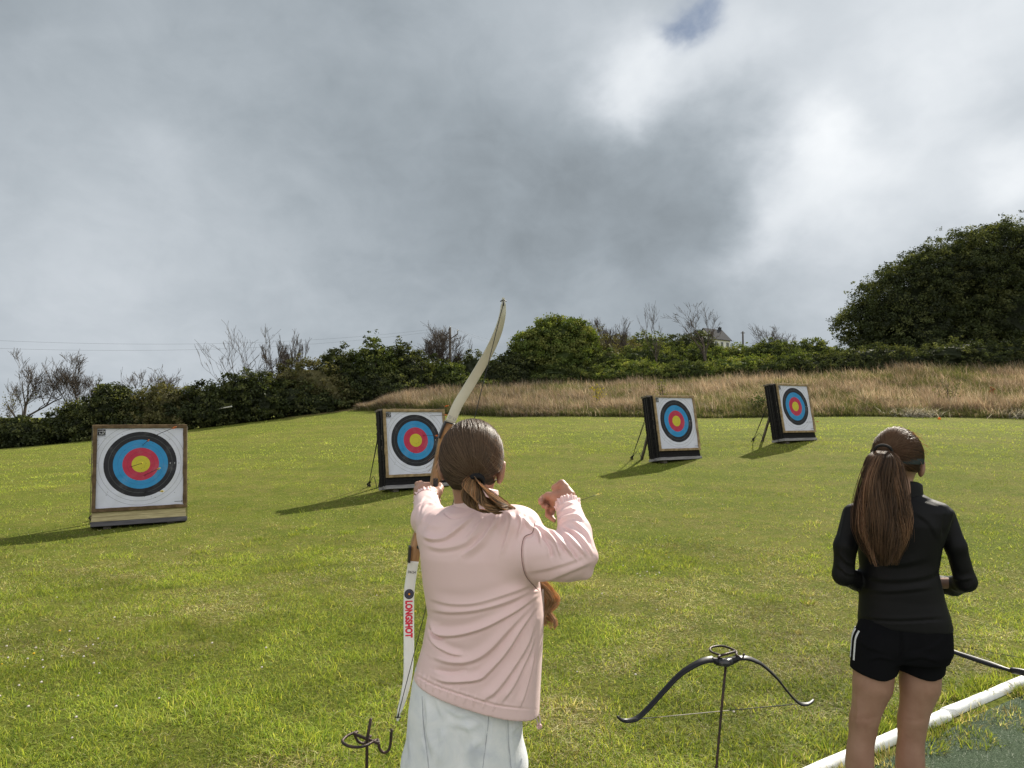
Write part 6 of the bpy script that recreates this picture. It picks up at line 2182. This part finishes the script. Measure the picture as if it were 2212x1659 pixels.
def tail_hair(paths, n, seed, base_cols, spread, N=22, rad0=0.00065, wave=0.004, clump=26, tips=0.25, fly=0.03):
    """paths: (M,3) guide curve; strands gathered into locks round it. spread(t) half widths (a,b) with axes"""
    r = np.random.default_rng(seed)
    G, AX, BX, wa, wb = paths
    t = np.linspace(0, 1, N)
    ti = np.linspace(0, 1, len(G))
    g = np.stack([np.interp(t, ti, G[:, i]) for i in range(3)], 1)
    a_ = np.interp(t, np.linspace(0, 1, len(wa)), wa); b_ = np.interp(t, np.linspace(0, 1, len(wb)), wb)
    lk = r.integers(0, clump, n)
    la = r.uniform(0, 2 * np.pi, clump); lr = np.sqrt(r.random(clump)) * 0.86
    lp = r.uniform(0, 6.28, (clump, 2)); lf = r.uniform(3, 7, clump); lt = r.uniform(0.76, 1.05, clump)
    sa = r.normal(0, 0.15, (n, 2)) * np.where(r.random(n) < fly, 2.6, 1.0)[:, None]
    cx = (lr * np.cos(la))[lk][:, None] + sa[:, :1] * np.interp(t, [0, .3, 1], [1.0, 1.0, 0.62])[None]
    cy = (lr * np.sin(la))[lk][:, None] + sa[:, 1:] * np.interp(t, [0, .3, 1], [1.0, 1.0, 0.62])[None]
    wv = wave * np.interp(t, [0, 0.25, 1], [0.1, 0.7, 1.3])
    cxw = wv[None] * np.sin(t[None] * lf[lk][:, None] * 1.6 + lp[lk, 0][:, None])
    cyw = wv[None] * np.sin(t[None] * lf[lk][:, None] * 1.3 + lp[lk, 1][:, None])
    end = lt[lk] * r.uniform(0.86, 1.0, n)
    tt2 = t[None] * end[:, None]
    gx = np.stack([np.interp(tt2, t, g[:, i]) for i in range(3)], -1)
    aa = np.interp(tt2, t, a_); bb = np.interp(tt2, t, b_)
    X = gx + (cx * aa + cxw)[..., None] * AX + (cy * bb + cyw)[..., None] * BX
    rad = rad0 * r.uniform(0.6, 1.3, n)[:, None] * np.interp(t, [0, .85, 1], [1, 1, 0.35])[None]
    k = np.clip(0.5 + 0.32 * np.sin(la * 3 + lr * 9)[lk] + r.normal(0, 0.25, n), 0, 1)[:, None]
    return X, rad, base_cols[0] * (1 - k) + base_cols[1] * k


def hair_obj(name, sets, parent, off, cores=()):
    Vs, Qs, Cs, n = [], [], [], 0
    for (X, rad, cols) in sets:
        V, q, c = strand_mesh(X, rad, cols)
        Vs.append(V); Qs.append(q + n); Cs.append(c); n += len(V)
    for (V, q, c) in cores:
        Vs.append(V); Qs.append(q + n); Cs.append(np.broadcast_to(np.asarray(c), (len(V), 3))); n += len(V)
    return mesh_obj(name, np.concatenate(Vs) - off, np.concatenate(Qs), M_hair, parent, True, np.concatenate(Cs))


DK, LT, GD = np.array([0.046, 0.030, 0.020]), np.array([0.205, 0.135, 0.085]), np.array([0.44, 0.275, 0.13])
HCs = HC + HA @ np.array([0, -0.012, 0.022])           # skull centre
HR = (0.0815, 0.100, 0.096)
TIE = P(1028, 1036, 1.768)
td = (TIE - HCs) @ HA; td = td / np.array(HR); td /= np.linalg.norm(td)


def hl1(d):
    x, y, z = d[:, 0], d[:, 1], d[:, 2]
    front = y > 0.25
    lim = np.where(front, 0.35 + 0.75 * (y - 0.25), np.where(np.abs(x) > 0.8, -0.22, -0.62 - 0.2 * (y < -0.5)))
    ear = (np.abs(x) > 0.82) & (z < -0.12) & (y > -0.35)
    return (z > lim) & ~ear


def cap_sdf(C, A, rad, hl, grow=0.985):
    bm = bmesh.new(); bmesh.ops.create_uvsphere(bm, u_segments=64, v_segments=40, radius=1)
    bm.verts.index_update()
    P0 = np.array([v_.co[:] for v_ in bm.verts])
    q = np.array([[x.index for x in f_.verts] for f_ in bm.faces if len(f_.verts) == 4]); bm.free()
    ok = hl(P0)
    rr_ = np.where(ok, grow, 0.90)
    q = q[ok[q].any(1)]
    return C + (P0 * np.array(rad) * rr_[:, None]) @ A.T, q


core = cap_sdf(HCs, HA, HR, hl1)
sets = [head_hair(HCs, HA, HR, td, 11000, 1, hl1, (DK * 1.2, LT * 0.95)), head_hair(HCs, HA, HR, td, 60, 2, hl1, (LT, LT * 1.6), 0.03, 15, 0.03)] + [(q_[0], q_[1] * 0.5, q_[2]) for q_ in (head_hair(HCs, HA, HR, td, 260, 71, hl1, (LT, LT * 1.5), 0.045, 15, 0.05), head_hair(HCs, HA, HR, td, 500, 72, hl1, (LT * 0.8, LT * 1.3), 0.018, 15, 0.04))]
# flyaway hairs on the right, sunlit tone put into their pale colour
r = np.random.default_rng(5); n = 70; N = 10
d0 = r.normal(0, 1, (n, 3)) * np.array([0.5, 0.5, 0.5]) + np.array([0.75, -0.2, 0.35]); d0 /= np.linalg.norm(d0, axis=1)[:, None]
t = np.linspace(0, 1, N)
st = HCs + (d0 * np.array(HR)) @ HA.T
dirs = np.array([0.75, -0.1, -0.55]) + r.normal(0, 0.3, (n, 3)); dirs /= np.linalg.norm(dirs, axis=1)[:, None]
X = st[:, None] + (t[None] * r.uniform(0.02, 0.075, n)[:, None])[..., None] * (dirs[:, None] + np.array([0, 0, 0.5]) * (0.6 - t)[None, :, None])
sets.append((X, np.full((n, N), 0.00024) * np.interp(t, [0, 1], [1, .4])[None], np.tile(np.array([0.46, 0.37, 0.26]), (n, 1))))
n = 60   # loose hairs at the left temple
d0 = np.array([-0.93, 0.1, -0.05]) + r.normal(0, 0.2, (n, 3)); d0 /= np.linalg.norm(d0, axis=1)[:, None]
st = HCs + (d0 * np.array(HR)) @ HA.T
dirs = np.array([-0.35, 0.2, -0.9]) + r.normal(0, 0.35, (n, 3)); dirs /= np.linalg.norm(dirs, axis=1)[:, None]
X = st[:, None] + (t[None] * r.uniform(0.015, 0.05, n)[:, None])[..., None] * dirs[:, None] + (np.sin(t * 4)[None] * r.normal(0, 0.004, n)[:, None])[..., None]
sets.append((X, np.full((n, N), 0.0005) * np.ones((n, 1)), np.tile(LT * 1.2, (n, 1))))
hair_obj('hair', sets, archer, aw, [(core[0], core[1], DK * 1.3)])
# pony tail resting on the back and right shoulder
sets = []
for (pts, wa, wb, ax, n_, sd, cl) in (
        ([TIE, P(1027, 1054, 1.733), P(1029, 1074, 1.716), P(1043, 1090, 1.712), P(1070, 1096, 1.728), P(1102, 1098, 1.757)], [0.014, 0.027, 0.036, 0.033, 0.022, 0.008], [0.013, 0.022, 0.024, 0.018, 0.009], (0.75, -0.1, -0.6), 2600, 8, 19),
        ([TIE, P(1040, 1050, 1.735), P(1056, 1066, 1.725), P(1076, 1080, 1.730), P(1096, 1089, 1.748), P(1114, 1098, 1.768)], [0.013, 0.024, 0.030, 0.026, 0.016, 0.005], [0.012, 0.018, 0.018, 0.013, 0.006], (0.6, -0.1, -0.8), 2200, 9, 16),
        ([TIE, P(1015, 1054, 1.736), P(1010, 1076, 1.722), P(1017, 1094, 1.716), P(1044, 1104, 1.725), P(1078, 1105, 1.742)], [0.012, 0.019, 0.024, 0.024, 0.016, 0.006], [0.010, 0.015, 0.017, 0.012, 0.006], (0.9, -0.1, -0.4), 1700, 10, 12),
        ([TIE, P(1034, 1054, 1.737), P(1042, 1074, 1.728), P(1056, 1088, 1.727), P(1082, 1094, 1.740), P(1108, 1099, 1.764)], [0.012, 0.022, 0.030, 0.028, 0.018, 0.006], [0.010, 0.014, 0.016, 0.012, 0.006], (0.7, -0.1, -0.7), 1800, 13, 14)):
    sets.append(tail_hair((catmull(pts, 6), np.array(ax), np.array([0.1, -0.95, -0.1]), wa, wb), n_, sd, (DK * 2.4, GD * 1.35), None, wave=0.0025, clump=cl, fly=0.05))
hair_obj('ponytail', sets, archer, aw)
mb = MB()
e1 = np.array([0.9, 0.0, -0.4]); e1 /= np.linalg.norm(e1); nrm = (P(1031, 1060, 1.74) - TIE); nrm /= np.linalg.norm(nrm); e1 -= nrm * nrm.dot(e1); e1 /= np.linalg.norm(e1); e2 = np.cross(nrm, e1)
th_ = np.linspace(0, 2 * np.pi, 25)
for k in (-0.005, 0.002):
    mb.tube(TIE + nrm * (0.006 + k) + 0.0175 * (np.cos(th_)[:, None] * e1 + np.sin(th_)[:, None] * e2) - aw, 0.005, 7, caps=False)
mb.build('hair_tie', mat('black_elastic', (0.012, 0.011, 0.012), None, 50, 0.9), archer, True)
# lock of light hair past the open jacket, sunlit gold put into its colour
pg3 = catmull([P(1140, 1235, 1.90), P(1176, 1277, 1.905), P(1186, 1305, 1.91), P(1181, 1330, 1.91), P(1186, 1352, 1.905), P(1195, 1368, 1.90)], 6)
hair_obj('hair_lock', [tail_hair((pg3, np.array([1.0, 0, 0.1]), np.array([0, 1.0, 0]), [0.016, 0.020, 0.016, 0.016, 0.010, 0.003], [0.012, 0.012, 0.010]), 260, 12, (np.array([0.36, 0.24, 0.13]), np.array([0.72, 0.54, 0.33])), None, wave=0.014, clump=8, fly=0.15)], archer, aw)

# =================================================================== girl in black
D2 = 2.5
girl = empty('person', (P(1940, 900, D2)[0], D2, 0.0)); gw = np.array(girl.location[:])
tag(girl, 'girl in black top and shorts with long brown ponytail beside the white edging', 'person')
z2 = lambda v, d=D2: P(1106, v, d)[2]
x2 = lambda u, d=D2: P(u, 900, d)[0]
GC = P(1936, 1000, 2.52); GA = rot(R(-18), R(-6), R(2)); GS = 1.0
LEGS = {-1: [P(1893, 1405, 2.5), P(1885, 1479, 2.5), P(1868, 1550, 2.505), P(1855, 1645, 2.52)], 1: [P(1990, 1405, 2.5), P(1987, 1479, 2.5), P(1973, 1550, 2.505), P(1964, 1645, 2.52)]}


def body2(p):
    d = head_sdf(p, GC, GA, GS)
    d = smin(d, cap(p, P(1952, 1085, 2.5), GC + GA @ np.array([0, -0.022, -0.08]), 0.052, 0.047), 0.02)
    return d


def body2_rest(p):
    d = ell(p, P(1942, 1180, 2.51), (0.10, 0.075, 0.19))
    d = smin(d, ell(p, P(1944, 1345, 2.51), (0.105, 0.075, 0.10)), 0.03)
    for sx in (-1, 1):
        a, b_, c_, e_ = LEGS[sx]
        g = smin(cap(p, a, b_, 0.072, 0.0625), cap(p, b_, c_, 0.0625, 0.0445), 0.01)
        g = smin(g, cap(p, c_, e_, 0.0455, 0.0375), 0.01)
        g = smin(g, ell(p, e_ + np.array([-sx * 0.0, -0.010, 0.0]), (0.0415, 0.046, 0.10)), 0.02)
        kn = c_ + np.array([0, 0.018, -0.03])
        g = smin(g, ell(p, kn, (0.038, 0.040, 0.06)), 0.02)
        an = np.array([e_[0] - sx * 0.0, 2.535, 0.085])
        g = smin(g, cap(p, e_ + np.array([0, 0, -0.03]), an, 0.039, 0.029), 0.02)
        g = smin(g, cap(p, an, an + np.array([sx * 0.03, 0.13, -0.05]), 0.033, 0.024), 0.02)
        # hollow at the back of the knee
        d = smin(d, g, 0.012)
    # forearms to the hands in front
    return d


HGL, HGR = P(1915, 1262, 2.70), P(1975, 1258, 2.70)


def hands2(p):
    d = None
    for sx, hc, el in ((-1, HGL, P(1826, 1246, 2.51)), (1, HGR, P(2078, 1262, 2.50))):
        w = hc + (el - hc) * 0.25
        ax = (hc - w) / np.linalg.norm(hc - w)
        up_ = np.array([0, 0, 1.0]); fw = np.array([0.0, 1, 0])
        g = smin(cap(p, el, w, 0.023, 0.018), cap(p, w, hc, 0.019, 0.025), 0.012)
        for i in range(4):
            k0 = hc + ax * 0.028 + up_ * (0.022 - 0.0155 * i) + fw * 0.006
            L_ = (0.030, 0.034, 0.031, 0.025)[i]
            f_ = [hc + up_ * (0.012 - 0.008 * i), k0, k0 + ax * L_ * 0.6 + fw * 0.016, k0 + ax * L_ * 0.4 + fw * 0.036, k0 - ax * 0.004 + fw * 0.038]
            g = smin(g, chain(p, f_, [0.012, 0.0098, 0.0088, 0.008, 0.007], 0.004), 0.005)
        g = smin(g, chain(p, [hc - ax * 0.01 + up_ * 0.018, hc + ax * 0.012 + up_ * 0.034 + fw * 0.012, hc + ax * 0.036 + up_ * 0.038 + fw * 0.022], [0.015, 0.011, 0.008], 0.006), 0.008)
        d = g if d is None else np.minimum(d, g)
    return d


V, Q = combine([sdf_mesh(body2, GC - [0.17, 0.17, 0.26], GC + [0.17, 0.17, 0.15], 0.0042),
                sdf_mesh(body2_rest, [gw[0] - 0.30, 2.28, -0.01], [gw[0] + 0.32, 2.80, 1.34], 0.0075),
                sdf_mesh(hands2, [gw[0] - 0.28, 2.42, 0.90], [gw[0] + 0.32, 2.80, 1.10], 0.0042)])
V = smooth_mesh(V, Q, 1)
kst = [([(1832, 1548), (1862, 1556), (1896, 1550)], 5, -0.0018), ([(1946, 1552), (1972, 1560), (2004, 1550)], 5, -0.0018), ([(1848, 1500), (1852, 1540), (1846, 1575)], 7, 0.003), ([(1990, 1500), (1992, 1540), (1986, 1580)], 7, 0.003)]
V = strokes(V, Q, kst)
mesh_obj('body', V - gw, Q, M_skin2, girl)
add_eyes(girl, GC - gw, GA, GS)

# --- black top
TRs = [(z2(v), (x2(ul) + x2(ur)) / 2, cy, (x2(ur) - x2(ul)) / 2 * 0.93, hd) for v, ul, ur, hd, cy in (
    (1064, 1925, 1985, 0.052, 2.505), (1076, 1895, 2006, 0.068, 2.505), (1086, 1862, 2036, 0.078, 2.505), (1100, 1842, 2048, 0.088, 2.505), (1130, 1844, 2040, 0.098, 2.505),
    (1180, 1851, 2025, 0.100, 2.51), (1230, 1856, 2018, 0.098, 2.515), (1290, 1854, 2030, 0.103, 2.515), (1330, 1850, 2039, 0.108, 2.51), (1352, 1848, 2043, 0.109, 2.51))]
NKc = P(1952, 1072, 2.5)


def top2(p):
    d = loft(p, TRs, R(-27), 2.3)
    l = chain(p, [P(1846, 1112, 2.505), P(1826, 1180, 2.48), P(1822, 1242, 2.485)], [0.040, 0.036, 0.034], 0.015)
    l = smin(l, chain(p, [P(1822, 1242, 2.485), P(1850, 1254, 2.56), P(1903, 1262, 2.685)], [0.034, 0.034, 0.031], 0.01), 0.015)
    r_ = chain(p, [P(2037, 1116, 2.50), P(2064, 1180, 2.47), P(2086, 1256, 2.475)], [0.040, 0.033, 0.033], 0.015)
    r_ = smin(r_, chain(p, [P(2086, 1256, 2.475), P(2060, 1266, 2.56), P(1985, 1258, 2.685)], [0.033, 0.033, 0.031], 0.01), 0.015)
    d = smin(d, l, 0.012); d = smin(d, r_, 0.010)
    d = smax(d, -cap(p, P(1952, 1066, 2.5), P(1955, 1000, 2.5), 0.0515, 0.054), 0.004)
    return d


V, Q = sdf_mesh(top2, [gw[0] - 0.34, 2.32, 0.84], [gw[0] + 0.34, 2.74, 1.42], 0.0048)
V = smooth_mesh(V, Q, 1)
b3 = lambda x, y: ((1950 + 0.2772 * x) * 0.885, (1000 + 0.2772 * y) * 0.885)
L3 = lambda *pts: [b3(*q) for q in pts]
V = strokes(V, Q, [
    (L3((1330, 860), (1350, 920), (1330, 1000)), 5, 0.004), (L3((1290, 880), (1280, 1000), (1260, 1130)), 6, -0.004), (L3((1240, 1270), (1300, 1400), (1400, 1480)), 6, 0.004),
    (L3((560, 1250), (700, 1330), (900, 1360), (1150, 1300)), 12, 0.004), (L3((540, 1450), (800, 1500), (1100, 1470), (1240, 1400)), 12, 0.0045), (L3((540, 1570), (800, 1600), (1200, 1560)), 9, 0.004),
    (L3((340, 1250), (420, 1340), (500, 1370)), 6, 0.0045), (L3((330, 1350), (420, 1440), (510, 1450)), 6, 0.0045), (L3((1300, 1460), (1420, 1500), (1530, 1480)), 6, 0.0045), (L3((1320, 1560), (1430, 1600), (1540, 1560)), 6, 0.004),
    (L3((1000, 760), (1150, 790), (1290, 850)), 7, 0.003), (L3((1020, 900), (1150, 1000), (1230, 1150)), 9, 0.003), (L3((420, 800), (390, 1000), (360, 1150)), 7, 0.003),
    ([(1846, 1338), (1940, 1344), (2046, 1338)], 4, -0.004)])
M_blackf = mat('black_jersey', (0.0050, 0.0048, 0.0054), (0.0066, 0.0062, 0.0066), 6, 0.55, 0.16, 0.15, 700)
tp = mesh_obj('top', V - gw, Q, M_blackf, girl)
collar(tp, gw, NKc[0] + 0.004, 2.498, z2(1098), z2(1044), 0.0545, M_blackf, 0.010, R(-27))

# --- shorts
SRs = [(z2(v), (x2(ul) + x2(ur)) / 2, 2.51, (x2(ur) - x2(ul)) / 2 * 0.89, hd) for v, ul, ur, hd in ((1338, 1847, 2044, 0.106), (1370, 1843, 2046, 0.112), (1400, 1841, 2046, 0.114), (1420, 1850, 2036, 0.105))]


def shorts(p):
    d = loft(p, SRs, R(-27), 2.4)
    for sx in (-1, 1):
        a, b_, c_, e_ = LEGS[sx]
        g = cap(p, a + np.array([0, 0, 0.02]), b_ + np.array([0, 0, 0.0]), 0.077, 0.075)
        # curved hem: higher at the outside and inside
        lim = b_[2] + 0.036 + 0.9 * np.abs(p[:, 0] - b_[0]) ** 1.5
        g = smax(g, lim - p[:, 2], 0.004)
        d = smin(d, g, 0.025)
    return d


V, Q = sdf_mesh(shorts, [gw[0] - 0.22, 2.34, 0.60], [gw[0] + 0.24, 2.68, 0.90], 0.0045)
V = smooth_mesh(V, Q, 1)
V = strokes(V, Q, [([(1944, 1360), (1945, 1400), (1942, 1430)], 5, -0.005), ([(1870, 1430), (1900, 1420), (1935, 1428)], 7, 0.004), ([(1955, 1426), (1990, 1420), (2030, 1430)], 7, 0.004), ([(1850, 1380), (1880, 1400), (1930, 1415)], 8, 0.003), ([(2040, 1375), (2010, 1400), (1960, 1415)], 8, 0.003)])
M_shorts = mat('black_fleece', (0.0045, 0.0045, 0.0055), (0.006, 0.006, 0.007), 8, 0.9, 0.08, 0.2, 500)
sh_ = mesh_obj('shorts', V - gw, Q, M_shorts, girl)
bvh_s = BVHTree.FromPolygons([tuple(x) for x in V], [tuple(int(i) for i in q) for q in Q])
M_stripe = mat('white_stripe', (0.72, 0.72, 0.72), None, 50, 0.7)
# stripes down the sides, wrapped on the cloth
def stripe(sx, ang, zt, zb, w=0.0042):
    pts, nrm = [], []
    for z in np.linspace(zt, zb, 16):
        cx = gw[0] + (0.0 if z > 0.74 else 0.0)
        o_ = np.array([gw[0], 2.51, z]); dd = np.array([sx * math.cos(ang), -math.sin(ang), 0.0])
        hit = bvh_s.ray_cast(Vector(o_ + dd * 0.4), Vector(-dd))
        if hit[0] is not None:
            pts.append(np.array(hit[0][:]) + np.array(hit[1][:]) * 0.0012); nrm.append(np.array(hit[1][:]))
    pts, nrm = np.array(pts), np.array(nrm)
    T = np.gradient(pts, axis=0); T /= np.linalg.norm(T, axis=1)[:, None]
    Wd = np.cross(T, nrm); Wd /= np.linalg.norm(Wd, axis=1)[:, None]
    mb = MB(); mb.ribbon(pts - gw, Wd, nrm, w, 0.0010)
    mb.build('stripe', M_stripe, sh_)


zt_, zb_ = z2(1362), z2(1428)
for a in (-0.26, -0.08, 0.10):
    stripe(-1, a, zt_, zb_ + 0.006)
    stripe(1, a - 0.10, zt_ + 0.006, zb_ - 0.012)
shoes(girl, [(sx, (LEGS[sx][3][0], 2.535)) for sx in (-1, 1)], gw, mat('dark_shoe', (0.03, 0.03, 0.035), None, 30, 0.6), M_sole)

# --- hair of the girl in black
GCs = GC + GA @ (np.array([0, -0.012, 0.022]) * GS)
GR = (0.081, 0.100, 0.099)
TIE2 = P(1908, 974, 2.428)
td2 = (TIE2 - GCs) @ GA; td2 = td2 / np.array(GR); td2 /= np.linalg.norm(td2)
DK2, LT2 = np.array([0.042, 0.025, 0.016]), np.array([0.190, 0.112, 0.064])


def hl2(d):
    x, y, z = d[:, 0], d[:, 1], d[:, 2]
    lim = np.where(y > 0.25, 0.32 + 0.75 * (y - 0.25), np.where(np.abs(x) > 0.8, -0.10, -0.55))
    ear = (np.abs(x) > 0.82) & (z < -0.1) & (y > -0.35)
    return (z > lim) & ~ear


core = cap_sdf(GCs, GA, GR, hl2)
sets = [head_hair(GCs, GA, GR, td2, 8000, 31, hl2, (DK2, LT2), 0.008), head_hair(GCs, GA, GR, td2, 120, 32, hl2, (LT2, LT2 * 1.6), 0.05, 15, 0.03)] + [(q_[0], q_[1] * 0.5, q_[2]) for q_ in (head_hair(GCs, GA, GR, td2, 260, 73, hl2, (LT2, LT2 * 1.5), 0.06, 15, 0.05), head_hair(GCs, GA, GR, td2, 500, 74, hl2, (LT2 * .8, LT2 * 1.4), 0.025, 15, 0.04))]
r = np.random.default_rng(15); n = 50; N = 10
d0 = r.normal(0, 1, (n, 3)) * 0.45 + np.array([0.35, -0.1, 0.85]); d0 /= np.linalg.norm(d0, axis=1)[:, None]
t = np.linspace(0, 1, N)
st = GCs + (d0 * np.array(GR)) @ GA.T
dirs = np.array([0.5, -0.1, 0.25]) + r.normal(0, 0.45, (n, 3)); dirs /= np.linalg.norm(dirs, axis=1)[:, None]
X = st[:, None] + (t[None] * r.uniform(0.01, 0.05, n)[:, None])[..., None] * (dirs[:, None] + np.array([0.3, 0, -0.9]) * t[None, :, None])
sets.append((X, np.full((n, N), 0.00045) * np.ones((n, 1)), np.tile(LT2 * 2.2, (n, 1))))
hair_obj('hair', sets, girl, gw, [(core[0], core[1], DK2)])
pg = catmull([TIE2, P(1907, 990, 2.395), P(1905, 1030, 2.382), P(1906, 1080, 2.372), P(1910, 1130, 2.365), P(1912, 1175, 2.368), P(1914, 1222, 2.374)], 6)
paths = (pg, np.array([1.0, 0.0, 0.0]), np.array([0.0, -1.0, 0.0]), [0.022, 0.044, 0.062, 0.078, 0.092, 0.094, 0.076, 0.042], [0.024, 0.034, 0.040, 0.036, 0.030, 0.022])
sets = [tail_hair(paths, 8500, 41, (DK2 * 1.3, LT2 * 1.3), None, N=32, wave=0.0080, clump=54, rad0=0.00085, fly=0.0),
        tail_hair(paths, 900, 42, (LT2 * 1.3, LT2 * 2.0), None, N=32, wave=0.011, clump=24, rad0=0.0007, fly=0.0)]
hair_obj('ponytail', sets, girl, gw)
# grey green headband
th_ = np.linspace(0, 2 * np.pi, 81)[:-1]
rows = []
for (dzb, gr_) in ((-0.018, 1.03), (-0.016, 1.05), (0.0, 1.055), (0.016, 1.05), (0.018, 1.03)):
    zl = 0.10 + 0.10 * np.sin(th_)
    d = np.stack([np.cos(th_), np.sin(th_), zl - 0.13], 1); d[:, 2] += 0.22 * np.maximum(np.sin(th_), 0)
    d /= np.linalg.norm(d, axis=1)[:, None]
    Xb = d * np.array(GR) * gr_ * 0.975
    Xb[:, 2] += dzb
    rows.append(GCs + Xb @ GA.T)
k = len(th_); n = len(rows)
i, j = np.meshgrid(np.arange(n - 1), np.arange(k), indexing='ij')
q = np.stack([i * k + j, i * k + (j + 1) % k, (i + 1) * k + (j + 1) % k, (i + 1) * k + j], -1).reshape(-1, 4)
mesh_obj('headband', np.concatenate(rows) - gw, q, mat('grey_band', (0.045, 0.055, 0.055), (0.03, 0.037, 0.037), 40, 0.9, 0.1), girl)
mb = MB(); e1 = np.array([1.0, 0, 0.0]); nrm = P(1907, 990, 2.40) - TIE2; nrm /= np.linalg.norm(nrm); e1 -= nrm * nrm.dot(e1); e1 /= np.linalg.norm(e1); e2 = np.cross(nrm, e1)
th_ = np.linspace(0, 2 * np.pi, 25)
mb.tube(TIE2 + nrm * 0.002 + 0.026 * (np.cos(th_)[:, None] * e1 + np.sin(th_)[:, None] * e2) - gw, 0.005, 7, caps=False)
mb.build('hair_tie', mat('dark_elastic', (0.02, 0.018, 0.018), None, 50, 0.9), girl, True)
